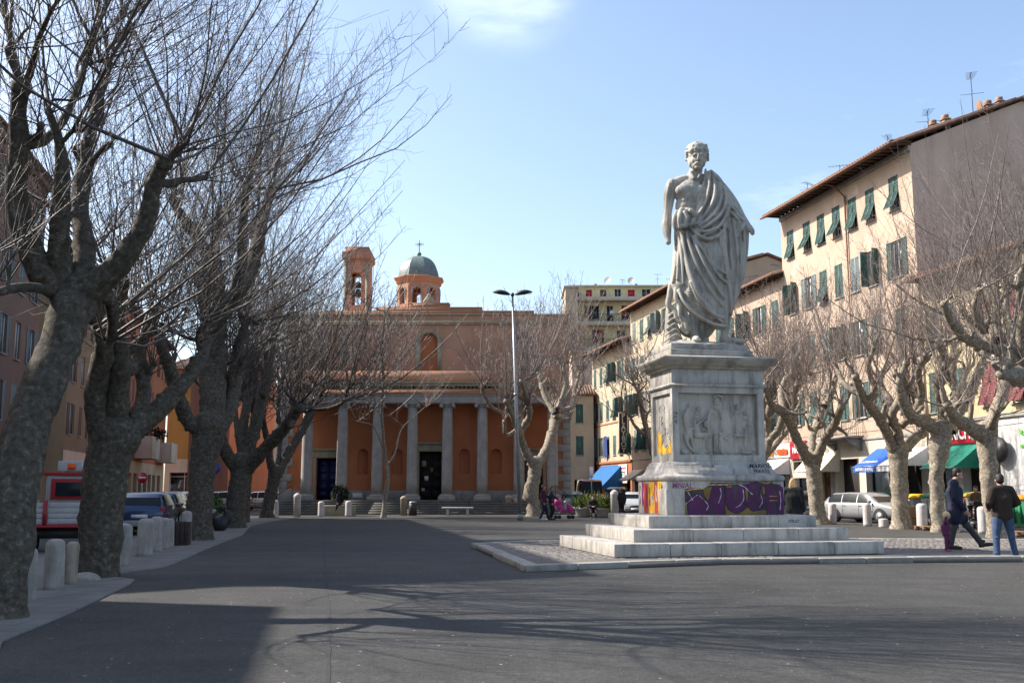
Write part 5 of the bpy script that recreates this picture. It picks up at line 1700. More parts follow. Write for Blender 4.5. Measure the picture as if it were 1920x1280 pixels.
# eight drum faces, each with an arched opening through which the sky shows
za, zb = DZ(600), DZ(520)
drum = None
for j in range(8):
    a0, a1 = R(22.5 + 45 * j), R(22.5 + 45 * (j + 1))
    p0_, p1_ = Vector((dcx + rr_ * math.cos(a0), dcy + rr_ * math.sin(a0), 0)), Vector((dcx + rr_ * math.cos(a1), dcy + rr_ * math.sin(a1), 0))
    d_ = p1_ - p0_; ln = d_.length; d_.normalize(); inn = Vector((-d_.y, d_.x, 0)) if Vector((-d_.y, d_.x, 0)).dot(Vector((dcx, dcy, 0)) - p0_) > 0 else Vector((d_.y, -d_.x, 0))
    m_ = MB()
    hw = ln * .27
    oz1_ = DZ(534)
    wall_grid(m_, 0, ln, za, zb, [(ln / 2 - hw, ln / 2 + hw, DZ(566), oz1_)], y=0, depth=.35)
    for s in (-1, 1):
        arc = [(ln / 2 + s * hw * math.cos(a), oz1_ - hw + hw * math.sin(a)) for a in np.linspace(0, math.pi / 2, 8)]
        v = [(ln / 2 + s * hw, .003, oz1_)] + [(p[0], .003, p[1]) for p in arc]
        m_.add(v, [tuple(range(len(v)))])
    V = np.concatenate(m_.v)
    W = np.array([[p0_.x + d_.x * x + inn.x * y, p0_.y + d_.y * x + inn.y * y, z] for x, y, z in V])
    m_.v = [W.astype(np.float32)]
    dr = cpart(m_, 'drum_wall', M['church_orange_light'])
    fr = MB()
    for s in np.linspace(0, math.pi, 14):
        pass
    pts_ = [(ln / 2 - hw, -.03, DZ(566))] + [(ln / 2 - hw * math.cos(a), -.03, oz1_ - hw + hw * math.sin(a)) for a in np.linspace(0, math.pi, 14)] + [(ln / 2 + hw, -.03, DZ(566))]
    fr.tube([tuple(p0_ + d_ * x + inn * y + Vector((0, 0, z))) for x, y, z in pts_], .07, 6)
    for zz_ in (DZ(557), DZ(548)):
        fr.tube([tuple(p0_ + d_ * (ln / 2 - hw) + inn * .2 + Vector((0, 0, zz_))), tuple(p0_ + d_ * (ln / 2 + hw) + inn * .2 + Vector((0, 0, zz_)))], .02, 4)
    fr.tube([tuple(p0_ + d_ * (ln / 2) + inn * .2 + Vector((0, 0, DZ(566)))), tuple(p0_ + d_ * (ln / 2) + inn * .2 + Vector((0, 0, oz1_)))], .02, 4)
    fr.build('window_frame', M['church_stone'], dr)
cpart(octa(MB(), [(rr_ + .02, zb - .25), (rr_ + .12, zb - .2), (rr_ + .14, zb), (rr_ + .25, zb + .06), (rr_ + .30, zb + .16), (rr_ + .36, zb + .2), (rr_ + .30, zb + .24), (rr_, zb + .3)]), 'drum_cornice', M['church_orange_light'])
z0d_ = zb + .24
hd = DZ(470) - z0d_
for j in range(8):
    m_ = MB()
    a0, a1 = R(22.5 + 45 * j), R(22.5 + 45 * (j + 1))
    n = 9
    v = []
    for i in range(n + 1):
        t_ = i / n * math.pi / 2
        r_ = (rr_ - .06) * math.cos(t_) ** .9
        z_ = z0d_ + hd * math.sin(t_)
        for a in (a0 + .004, a1 - .004):
            v.append((dcx + r_ * math.cos(a), dcy + r_ * math.sin(a), z_))
    m_.add(v, [(2 * i, 2 * i + 1, 2 * i + 3, 2 * i + 2) for i in range(n)])
    cpart(m_, 'dome_panel', M['lead'])
cpart(MB().sphere((dcx, dcy, z0d_ + hd + .18), .19, 14), 'ball', M['lead'], smooth=True)
cr = MB().tube([(dcx, dcy, z0d_ + hd + .3), (dcx, dcy, DZ(439))], .035, 6)
zc = DZ(447)
cr.tube([(dcx - .36, dcy, zc), (dcx + .36, dcy, zc)], .035, 6)
for s in (-1, 1):
    for t_ in (-1, 1):
        cr.tube([(dcx, dcy, zc), (dcx + s * .2, dcy, zc + t_ * .2)], .012, 4)
cpart(cr, 'cross', M['dark_metal'])
# =================================================================== TREES (pollarded planes)
def bark_tube(rows, k, rng_, lump=.10, step=.12, knobs=.5):
    """rows (x,y,z,r); lumpy tube"""
    A = catmull(rows, step)
    A[:, 3] = np.maximum(A[:, 3], .012)
    v, f = tube_batch(A[None, :, :3], A[None, :, 3], k)
    C = np.repeat(A[:, :3], k, axis=0)
    Rr = np.repeat(A[:, 3], k)
    off = rng_.uniform(0, 50)
    for i in range(len(v)):
        p = v[i]
        n1 = mnoise.noise(Vector((p[0] * 2.2 + off, p[1] * 2.2, p[2] * 2.2)))
        n2 = mnoise.noise(Vector((p[0] * 6.5, p[1] * 6.5 + off, p[2] * 6.5)))
        s = 1 + lump * 1.5 * n1 + lump * 1.2 * n2 + knobs * max(0, n2 - .28)
        v[i] = C[i] + (v[i] - C[i]) * s
    return A, v, f
def dome_end(mb, A, k):
    p, r_ = A[-1, :3], A[-1, 3]
    mb.sphere(tuple(p), r_ * 1.04, k)
def grow_shoots(rng_, starts, dirs, lens, rad, npt=7, lift=.45, wob=.05, tw_per_m=3.2, tw_len=.75, k=4, rtip=.22, tw_rad=None):
    lift = 1.15
    """long straight one-year shoots with finer twiglets; returns (verts, faces) list"""
    M_ = len(starts)
    if M_ == 0: return []
    t = np.linspace(0, 1, npt)
    S0 = np.array(starts)[:, None, :]
    D0 = np.array(dirs); D0 /= np.linalg.norm(D0, axis=1, keepdims=True)
    Ln = np.array(lens)[:, None, None]
    Pn = S0 + D0[:, None, :] * t[None, :, None] * Ln
    Pn[:, :, 2] += (lift * (1 - np.clip(D0[:, 2:3], 0, 1) ** 1.5)) * Ln[:, :, 0] * t[None, :] ** 1.8 * .42
    Pn[:, :, :2] -= D0[:, None, :2] * Ln * (t[None, :, None] ** 2) * .16
    w = rng_.normal(0, 1, (M_, npt, 3)).cumsum(axis=1) * wob * Ln / npt * 1.3
    w[:, 0] = 0
    Pn = Pn + w
    Rr = np.array(rad)[:, None] * (1 - (1 - rtip) * t[None, :] ** .9)
    out = [tube_batch(Pn, Rr, k)]
    cnt = np.maximum(1, (np.array(lens) * tw_per_m * rng_.uniform(.6, 1.3, M_)).astype(int))
    idx = np.repeat(np.arange(M_), cnt)
    if tw_per_m > 0 and len(idx):
        tt = rng_.uniform(.14, .97, len(idx))
        fi = tt * (npt - 1); i0 = np.floor(fi).astype(int); fr = (fi - i0)[:, None]
        a, b = Pn[idx, i0], Pn[idx, np.minimum(i0 + 1, npt - 1)]
        base = a * (1 - fr) + b * fr
        tan = b - a; tan /= np.linalg.norm(tan, axis=1, keepdims=True) + 1e-9
        rv = rng_.normal(0, 1, (len(idx), 3)); rv -= (rv * tan).sum(1, keepdims=True) * tan; rv /= np.linalg.norm(rv, axis=1, keepdims=True) + 1e-9
        sp = rng_.uniform(.7, 1.35, (len(idx), 1))
        d = tan * np.cos(sp) + rv * np.sin(sp); d[:, 2] += .12
        L2 = tw_len * (1.2 - tt) * rng_.uniform(.35, 1.3, len(idx)) * np.array(lens)[idx] / np.mean(lens)
        t3 = np.linspace(0, 1, 4)
        Q = base[:, None, :] + d[:, None, :] * t3[None, :, None] * L2[:, None, None]
        Q[:, :, 2] += .32 * L2[:, None] * t3[None, :] ** 2
        Q[:, 1:] += rng_.normal(0, .05, (len(idx), 3, 3)) * L2[:, None, None]
        tr = (tw_rad if tw_rad else np.mean(rad) * .42)
        R3 = np.full((len(idx), 4), tr) * np.array([1, .85, .7, .5])[None, :]
        out.append(tube_batch(Q, R3, 3))
        # a second order of still finer ones
        sel = rng_.random(len(idx)) < .55
        if sel.any():
            b2 = Q[sel, 2]; d2 = Q[sel, 2] - Q[sel, 1]; l2 = L2[sel] * .55
            d2 /= np.linalg.norm(d2, axis=1, keepdims=True) + 1e-9
            d2 = d2 + rng_.normal(0, .6, d2.shape); d2 /= np.linalg.norm(d2, axis=1, keepdims=True)
            t2 = np.linspace(0, 1, 3)
            Q2 = b2[:, None, :] + d2[:, None, :] * t2[None, :, None] * l2[:, None, None]
            out.append(tube_batch(Q2, np.full((len(Q2), 3), tr * .62), 3))
    return out
def plane_tree(label, D, trunk, limbs, seed, bmat, tmat, shoot_len=3.5, nshoot=150, srad=.014, trad=.005, spread=.75, bias=(0, 0, 0), group=None, kwt=12, sub=2.2, tw=3.2, twl=.75, sublen=.8, knobby=.5, name='plane_tree', base=None):
    r_ = np.random.default_rng(seed)
    rows = [(*P(px, py, D + (d[0] if d else 0)), w / 2 * D / 1900) for px, py, w, *d in trunk]
    b0_ = G(trunk[0][0], trunk[0][1]) if base is None else Vector(base)
    rows[0] = (rows[0][0], rows[0][1], -0.05, rows[0][3])
    D = D + (trunk[-1][3] if len(trunk[-1]) > 3 else 0)
    root = thing(name, label, 'tree', (rows[0][0], rows[0][1], 0), 0, group)
    off = np.array([rows[0][0], rows[0][1], 0])
    rows = [(*q_[:3], q_[3] * (.86 if bmat is M['bark'] else .93)) for q_ in rows]
    A, v, f = bark_tube(rows, kwt + 4, r_, .09, step=.11, knobs=knobby * .35)
    # root flare
    z = v[:, 2]
    fl = 1 + .22 * np.exp(-np.maximum(z, 0) / .16)
    C0 = np.array([rows[0][0], rows[0][1]])
    low = z < 1.0
    v[low, :2] = C0 + (v[low, :2] - C0) * fl[low, None]
    m_ = MB().add(v - off, f)
    A2 = A.copy(); A2[:, :3] -= off; dome_end(m_, A2, 12)
    m_.build('trunk', bmat, root, smooth=True)
    starts, dirs, lens, rad = [], [], [], []
    top = A[-1, :3]
    tips = []
    for li, lb_ in enumerate(limbs):
        n = len(lb_)
        rows = []
        dd_ = (1 if li % 2 else -1) * r_.uniform(.5, 1.0) * .17 * D ** .8 * (.5 if n < 4 else 1)
        for i, q_ in enumerate(lb_):
            px, py, w = q_[:3]
            dz = q_[3] if len(q_) > 3 else dd_ * (i / (n - 1)) ** 1.2
            rows.append((*P(px, py, D + dz), w / 2 * D / 1900))
        rows = [(*q_[:3], q_[3] * (.84 if bmat is M['bark'] else .92)) for q_ in rows]
        A, v, f = bark_tube(rows, kwt, r_, .11, step=.09, knobs=knobby * 1.2)
        m_ = MB().add(v - off, f)
        A2 = A.copy(); A2[:, :3] -= off; A2[-1, 3] *= 1.25; dome_end(m_, A2, 10)
        lo_ = m_.build('limb', bmat, root, smooth=True)
        Ltot = np.linalg.norm(np.diff(A[:, :3], axis=0), axis=1).sum()
        # knobby secondary branches
        ns_ = max(2, int(Ltot * sub))
        sb = MB()
        for s_ in range(ns_):
            t_ = r_.uniform(.38, 1.0) if s_ else 1.0
            i = min(len(A) - 1, int(t_ * (len(A) - 1)))
            p = A[i, :3]; rr = A[i, 3]
            tan = A[min(i + 1, len(A) - 1), :3] - A[max(i - 1, 0), :3]; tan /= np.linalg.norm(tan) + 1e-9
            d = tan * .5 + r_.normal(0, .7, 3) + np.array([0, 0, .75]); d /= np.linalg.norm(d)
            ls = sublen * r_.uniform(.45, 1.3)
            q_ = p.copy(); rws = [(*q_, rr * .62)]
            for st_ in range(4):
                d = d + r_.normal(0, .35, 3) + np.array([0, 0, .12]); d /= np.linalg.norm(d)
                q_ = q_ + d * ls / 4
                rws.append((*q_, rr * .62 * (1 - .13 * (st_ + 1)) * r_.uniform(.8, 1.15)))
            rws[-1] = (*rws[-1][:3], rws[-1][3] * 1.35)
            B, v, f = bark_tube(rws, 7, r_, .16, step=.08, knobs=.6)
            sb.add(v - off, f); B2 = B.copy(); B2[:, :3] -= off; dome_end(sb, B2, 7)
            tips.append((B[-1, :3], B[-1, 3], d)); 
            if r_.random() < .6: tips.append((B[len(B) // 2, :3], B[len(B) // 2, 3], d))
        tips.append((A[-1, :3], A[-1, 3], tan)); tips.append((A[-1, :3], A[-1, 3], tan))
        sb_ = sb.build('knobby_branches', bmat, lo_, smooth=True)
        tag(sb_, kind='stuff')
    bias = np.array(bias)
    per = max(1, int(round(nshoot / len(tips))))
    for p, rr, d in tips:
        for s_ in range(max(1, int(per * r_.uniform(.6, 1.4)))):
            dv = d * .45 + r_.normal(0, spread * 1.15, 3) + np.array([0, 0, .55]) + bias
            if dv[2] < 0: dv[2] *= -.4
            starts.append(p + r_.normal(0, .5, 3) * rr); dirs.append(dv)
            big = r_.random() < .10
            lens.append(shoot_len * (r_.uniform(.45, 1.2) if not big else r_.uniform(1.0, 1.3))); rad.append(srad * (r_.uniform(.55, 1.15) if not big else r_.uniform(1.8, 2.6)))
    tw_ = MB()
    for v, f in grow_shoots(r_, starts, dirs, lens, rad, tw_per_m=tw, tw_len=twl, tw_rad=trad):
        tw_.add(v - off, f)
    # fine low twigs on the limbs
    tag(tw_.build('shoots', tmat, root, smooth=True), kind='stuff')
    return root

GL = 'plane trees along the left pavement'
GRt = 'plane trees along the shops'
plane_tree('thick leaning plane tree nearest on the left, trunk cut by the frame edge', 12.2,
    [(12, 1160, 74), (14, 1100, 80, .05), (20, 1000, 94, .2), (32, 900, 102, .4), (48, 820, 98, .55), (72, 745, 96, .7), (98, 680, 90, .85), (122, 620, 92, 1.0), (140, 575, 104, 1.1), (150, 548, 92, 1.15)],
    [[(130, 560, 70), (75, 500, 62), (42, 430, 56), (30, 350, 46), (36, 280, 40), (34, 215, 36), (40, 165, 34)],
     [(40, 172, 24), (26, 110, 20), (12, 30, 16), (0, -60, 12)],
     [(42, 170, 20), (62, 120, 14), (70, 80, 13), (96, 20, 9)],
     [(42, 275, 24), (90, 258, 22), (122, 218, 20), (152, 150, 17), (165, 95, 13), (205, 0, 9)],
     [(130, 560, 64), (112, 480, 50), (112, 410, 44), (116, 340, 36), (112, 270, 22), (92, 210, 14)],
     [(150, 560, 60), (158, 470, 46), (150, 390, 42), (158, 310, 36), (176, 220, 24), (205, 120, 16)],
     [(150, 560, 76), (208, 508, 58), (248, 462, 46), (276, 405, 42), (288, 350, 34), (308, 305, 32)],
     [(175, 545, 44), (205, 560, 34), (212, 600, 26), (206, 640, 18)],
     [(120, 552, 30), (70, 540, 22), (28, 540, 22), (-30, 556, 20)]],
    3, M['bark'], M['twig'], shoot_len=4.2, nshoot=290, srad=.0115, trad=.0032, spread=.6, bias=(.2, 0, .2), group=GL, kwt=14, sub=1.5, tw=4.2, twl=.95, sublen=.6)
plane_tree('squat plane tree second from the left with a dark hollow in its trunk', 18.0,
    [(182, 1085, 86), (186, 1030, 84), (192, 960, 92), (198, 900, 92), (206, 850, 96), (216, 818, 108)],
    [[(200, 830, 66), (182, 770, 52), (186, 700, 46), (196, 640, 42), (180, 570, 34), (150, 500, 26)],
     [(225, 825, 62), (262, 790, 56), (305, 760, 46), (345, 715, 38), (372, 680, 30), (390, 640, 22)],
     [(215, 820, 56), (222, 740, 46), (226, 670, 42), (216, 600, 36), (232, 530, 26)],
     [(240, 815, 44), (270, 740, 34), (262, 660, 28), (290, 590, 22)]],
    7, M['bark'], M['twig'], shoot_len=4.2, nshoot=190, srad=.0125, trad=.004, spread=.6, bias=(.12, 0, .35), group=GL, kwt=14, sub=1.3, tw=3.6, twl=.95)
plane_tree('tall plane tree third from the left with a heavy forked crown', 31.0,
    [(372, 1012, 58), (374, 970, 52), (378, 900, 54), (386, 840, 62), (392, 800, 72)],
    [[(385, 815, 40), (352, 785, 34), (334, 740, 30), (318, 690, 26), (300, 640, 20)],
     [(396, 815, 56), (400, 740, 60), (400, 670, 62), (398, 600, 60), (400, 560, 58)],
     [(398, 600, 46), (384, 540, 36), (390, 490, 30), (372, 448, 26), (345, 412, 22), (322, 372, 17)],
     [(402, 580, 46), (440, 560, 38), (468, 512, 34), (482, 462, 32), (492, 415, 26), (506, 366, 22)],
     [(402, 580, 36), (408, 520, 28), (402, 460, 22), (412, 400, 16)],
     [(398, 820, 44), (424, 780, 38), (440, 720, 32), (446, 660, 26), (462, 600, 20)],
     [(440, 555, 30), (452, 500, 24), (455, 430, 20), (462, 350, 14)]],
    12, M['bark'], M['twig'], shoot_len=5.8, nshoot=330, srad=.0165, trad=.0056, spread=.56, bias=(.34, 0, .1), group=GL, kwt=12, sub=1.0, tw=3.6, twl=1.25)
plane_tree('plane tree fourth from the left, trunk splitting low into two arms', 41.0,
    [(440, 984, 46), (442, 950, 42), (448, 900, 42), (454, 868, 50)],
    [[(446, 880, 34), (420, 840, 28), (408, 800, 24), (398, 750, 20), (410, 700, 16)],
     [(456, 880, 34), (470, 830, 30), (486, 770, 26), (500, 710, 24), (508, 650, 20), (520, 600, 16)],
     [(460, 880, 34), (500, 838, 30), (535, 800, 26), (560, 765, 20)],
     [(456, 870, 26), (456, 800, 22), (466, 730, 20), (460, 660, 16)]],
    21, M['bark'], M['twig'], shoot_len=5.4, nshoot=210, srad=.020, trad=.008, spread=.6, bias=(.3, 0, .1), group=GL, kwt=10, sub=.8, tw=2.4, twl=1.1, sublen=1.0)
plane_tree('slender trunk of a plane tree just behind the fourth one', 48.0,
    [(455, 977, 26), (458, 940, 24), (462, 890, 26)],
    [[(462, 895, 20), (470, 840, 16), (478, 770, 14), (470, 700, 12)], [(462, 895, 18), (448, 830, 14), (440, 760, 12)]],
    22, M['bark'], M['twig'], shoot_len=5.0, nshoot=80, srad=.028, trad=.012, spread=.6, bias=(.1, 0, .1), group=GL, kwt=9, sub=.7, tw=2.2, twl=1.1, sublen=1.0)
plane_tree('plane tree with a long arm reaching right in front of the church corner', 56.0,
    [(500, 970, 30), (503, 945, 26), (512, 905, 26), (516, 884, 30)],
    [[(514, 892, 20), (506, 860, 16), (500, 820, 14), (488, 770, 13), (480, 720, 12)],
     [(518, 892, 22), (540, 852, 20), (566, 806, 20), (582, 775, 20), (588, 755, 16)],
     [(588, 765, 14), (620, 764, 10), (645, 752, 8), (652, 730, 7)], [(580, 770, 13), (574, 730, 10), (560, 690, 8)],
     [(590, 762, 10), (604, 735, 8), (612, 700, 7)], [(516, 890, 16), (524, 820, 13), (520, 750, 12), (536, 690, 10)]],
    31, M['bark'], M['twig'], shoot_len=5.8, nshoot=340, srad=.026, trad=.0125, spread=.62, bias=(.22, 0, .12), group=GL, kwt=9, sub=.9, tw=2.4, twl=1.2, sublen=1.1)
plane_tree('pale young plane tree standing alone before the church porch', 57.0,
    [(719, 968, 11), (722, 935, 8.5), (727, 900, 8), (724, 866, 8)],
    [[(725, 870, 6.5), (719, 820, 6), (716, 770, 5.5), (719, 710, 5), (716, 650, 4), (722, 590, 2.5)], [(725, 872, 4), (740, 850, 3.5), (752, 806, 3.2), (775, 782, 2.8), (800, 760, 2.2)],
     [(717, 790, 3), (700, 740, 2.6), (690, 690, 2)], [(719, 740, 3), (742, 700, 2.6), (752, 650, 2)], [(722, 850, 2.6), (700, 800, 2.2), (672, 790, 1.6)]],
    41, M['bark_lit'], M['twig_pale'], shoot_len=2.6, nshoot=110, srad=.018, trad=.011, spread=.75, bias=(0, 0, .1), kwt=8, sub=.9, tw=2.6, twl=.7, sublen=.9, knobby=.1)
plane_tree('knobbly plane tree with a swollen trunk in front of the right church columns', 60.0,
    [(1001, 966, 27), (1000, 940, 25), (995, 925, 30), (1002, 890, 25), (1004, 868, 28)],
    [[(1002, 876, 20), (984, 842, 16), (974, 812, 14), (962, 780, 13), (950, 752, 10)], [(1005, 876, 22), (1024, 842, 19), (1036, 808, 20), (1044, 775, 22), (1046, 760, 18)],
     [(974, 812, 14), (992, 780, 12), (988, 748, 11), (978, 715, 9)], [(1044, 770, 12), (1072, 762, 9), (1078, 730, 8), (1086, 700, 6)],
     [(976, 800, 8), (950, 815, 7), (946, 790, 6)], [(1040, 775, 12), (1020, 740, 10), (1010, 700, 8)], [(962, 780, 10), (925, 765, 8), (905, 735, 6)], [(1046, 765, 10), (1060, 720, 8), (1056, 680, 6)]],
    51, M['bark_lit'], M['twig_pale'], shoot_len=4.8, nshoot=340, srad=.020, trad=.0115, spread=.50, bias=(0, 0, .75), kwt=10, sub=1.1, tw=2.4, twl=.8, sublen=1.2, knobby=.9)
# the row in front of the shops
plane_tree('plane tree directly right of the monument steps with a ring scar under its fork', 46.0,
    [(1537, 983, 38), (1533, 960, 32), (1529, 920, 31), (1524, 880, 30), (1523, 862, 34)],
    [[(1519, 870, 24), (1502, 838, 20), (1484, 800, 18), (1468, 772, 18), (1446, 758, 14), (1434, 722, 11)], [(1524, 868, 22), (1522, 830, 16), (1530, 796, 15), (1546, 760, 14)],
     [(1528, 870, 22), (1546, 824, 17), (1566, 792, 16), (1578, 762, 13)], [(1470, 772, 14), (1464, 735, 12), (1480, 705, 10), (1520, 700, 9)], [(1484, 800, 14), (1490, 765, 14), (1486, 730, 10)],
     [(1546, 762, 14), (1560, 735, 12), (1570, 700, 9)], [(1440, 790, 10), (1430, 770, 9), (1436, 740, 8)]],
    61, M['bark_lit'], M['twig_pale'], shoot_len=4.2, nshoot=250, srad=.015, trad=.0075, spread=.45, bias=(0, 0, .6), group=GRt, kwt=11, sub=1.5, tw=2.6, twl=.8, sublen=.95, knobby=.8)
plane_tree('plane tree between the silver estate car and the brown box', 40.5,
    [(1690, 991, 38), (1688, 950, 33), (1686, 900, 34), (1684, 866, 36), (1684, 842, 40)],
    [[(1680, 850, 26), (1664, 815, 20), (1652, 790, 20), (1632, 762, 20), (1616, 740, 16), (1604, 706, 13)], [(1688, 850, 28), (1712, 824, 22), (1728, 812, 18)],
     [(1684, 850, 24), (1684, 812, 20), (1672, 780, 18), (1690, 745, 15), (1700, 706, 12)], [(1650, 790, 18), (1668, 755, 16), (1650, 716, 12), (1664, 680, 10)], [(1632, 762, 16), (1640, 730, 12), (1628, 690, 10), (1640, 650, 9)],
     [(1616, 740, 12), (1585, 722, 12), (1568, 690, 9)], [(1690, 800, 14), (1716, 770, 12), (1712, 735, 10)]],
    71, M['bark_lit'], M['twig_pale'], shoot_len=3.9, nshoot=260, srad=.0135, trad=.0066, spread=.46, bias=(0, 0, .6), group=GRt, kwt=12, sub=1.6, tw=2.6, twl=.8, sublen=.9, knobby=.9)
plane_tree('plane tree behind the man with the child, widest where its limbs part', 37.5,
    [(1762, 997, 30), (1758, 960, 26), (1756, 900, 26), (1757, 878, 30), (1760, 850, 36), (1764, 825, 40), (1766, 800, 44)],
    [[(1760, 810, 30), (1734, 790, 26), (1712, 782, 24), (1694, 752, 20), (1688, 715, 16), (1700, 680, 12)], [(1775, 808, 30), (1790, 778, 26), (1812, 752, 22), (1826, 722, 20), (1842, 684, 18), (1856, 650, 14)],
     [(1768, 805, 28), (1768, 760, 24), (1760, 715, 20), (1772, 680, 16), (1760, 640, 12)], [(1790, 780, 20), (1792, 735, 17), (1782, 700, 15), (1794, 660, 12)], [(1712, 782, 18), (1728, 740, 15), (1722, 700, 13), (1736, 664, 10)],
     [(1812, 752, 14), (1806, 716, 12), (1816, 690, 10)]],
    81, M['bark_lit'], M['twig_pale'], shoot_len=3.8, nshoot=260, srad=.013, trad=.006, spread=.46, bias=(-.05, 0, .6), group=GRt, kwt=12, sub=1.8, tw=2.6, twl=.8, sublen=.85, knobby=1.0)
plane_tree('plane tree behind the man in blue jeans, its limb bent up to the right', 33.0,
    [(1872, 1008, 34), (1864, 970, 30), (1856, 920, 31), (1852, 866, 33), (1850, 830, 37), (1850, 806, 40)],
    [[(1842, 815, 32), (1816, 800, 26), (1792, 784, 24), (1776, 760, 16)], [(1858, 815, 30), (1864, 775, 22), (1880, 735, 24), (1884, 700, 20), (1872, 672, 18), (1880, 640, 14)],
     [(1860, 810, 20), (1862, 790, 14), (1870, 770, 12)]],
    91, M['bark_lit'], M['twig_pale'], shoot_len=3.4, nshoot=90, srad=.015, trad=.0075, spread=.62, bias=(0, 0, .3), group=GRt, kwt=12, sub=1.4, tw=2.6, twl=.8, sublen=.7, knobby=.9)
plane_tree('plane tree with gnarled limbs reaching in from the right edge', 26.5,
    [(2010, 1030, 54), (2004, 960, 48), (1998, 860, 46), (1990, 780, 50), (1984, 730, 56)],
    [[(1984, 740, 46), (1950, 716, 44), (1915, 706, 38), (1880, 700, 20)], [(1984, 735, 44), (1945, 690, 36), (1900, 665, 34), (1868, 640, 32), (1840, 622, 26), (1812, 600, 20), (1796, 570, 14)],
     [(1900, 665, 26), (1850, 650, 22), (1812, 634, 18), (1785, 606, 16), (1770, 570, 12)], [(1868, 640, 22), (1862, 600, 18), (1870, 560, 16), (1862, 520, 12)],
     [(1930, 690, 26), (1916, 640, 22), (1920, 590, 20), (1912, 540, 16), (1925, 480, 12)], [(1900, 660, 20), (1894, 615, 18), (1884, 570, 15), (1896, 520, 12)], [(1842, 622, 18), (1828, 580, 15), (1836, 545, 12)],
     [(1984, 735, 44), (2000, 640, 36), (1990, 540, 30), (1975, 450, 22)], [(1990, 735, 40), (2040, 660, 34), (2060, 560, 26)]],
    101, M['bark_lit'], M['twig_pale'], shoot_len=3.7, nshoot=380, srad=.0115, trad=.0048, spread=.5, bias=(-.18, 0, .5), group=GRt, kwt=13, sub=2.0, tw=2.6, twl=.7, sublen=.6, knobby=1.0)
plane_tree('plane tree half hidden behind the pedestal on the shop side', 53.0,
    [(1425, 975, 26), (1424, 930, 24), (1424, 880, 26)],
    [[(1424, 885, 18), (1442, 830, 15), (1462, 800, 14), (1475, 760, 12), (1500, 720, 9)], [(1424, 885, 16), (1404, 820, 13), (1390, 760, 10)], [(1442, 830, 12), (1440, 780, 12), (1452, 730, 10), (1440, 690, 8)], [(1424, 870, 12), (1470, 815, 9), (1490, 780, 8)]],
    111, M['bark_lit'], M['twig_pale'], shoot_len=4.6, nshoot=170, srad=.021, trad=.011, spread=.55, bias=(0, 0, .4), group=GRt, kwt=9, sub=1.2, tw=2.4, twl=.9, sublen=1.0, knobby=.8)
plane_tree('far plane tree behind the pedestal, left of the corner house', 72.0,
    [(1232, 957, 20), (1232, 920, 18), (1232, 870, 20)],
    [[(1232, 875, 14), (1216, 820, 12), (1204, 770, 10), (1196, 730, 8)], [(1232, 875, 14), (1250, 800, 12), (1262, 740, 9)], [(1230, 860, 10), (1226, 800, 9), (1232, 740, 8)], [(1216, 820, 8), (1192, 800, 7), (1176, 770, 6)]],
    121, M['bark_lit'], M['twig_pale'], shoot_len=5.2, nshoot=130, srad=.026, trad=.0145, spread=.55, bias=(-.1, 0, .4), group=GRt, kwt=8, sub=.9, tw=1.9, twl=1.0, sublen=1.2, knobby=.6)
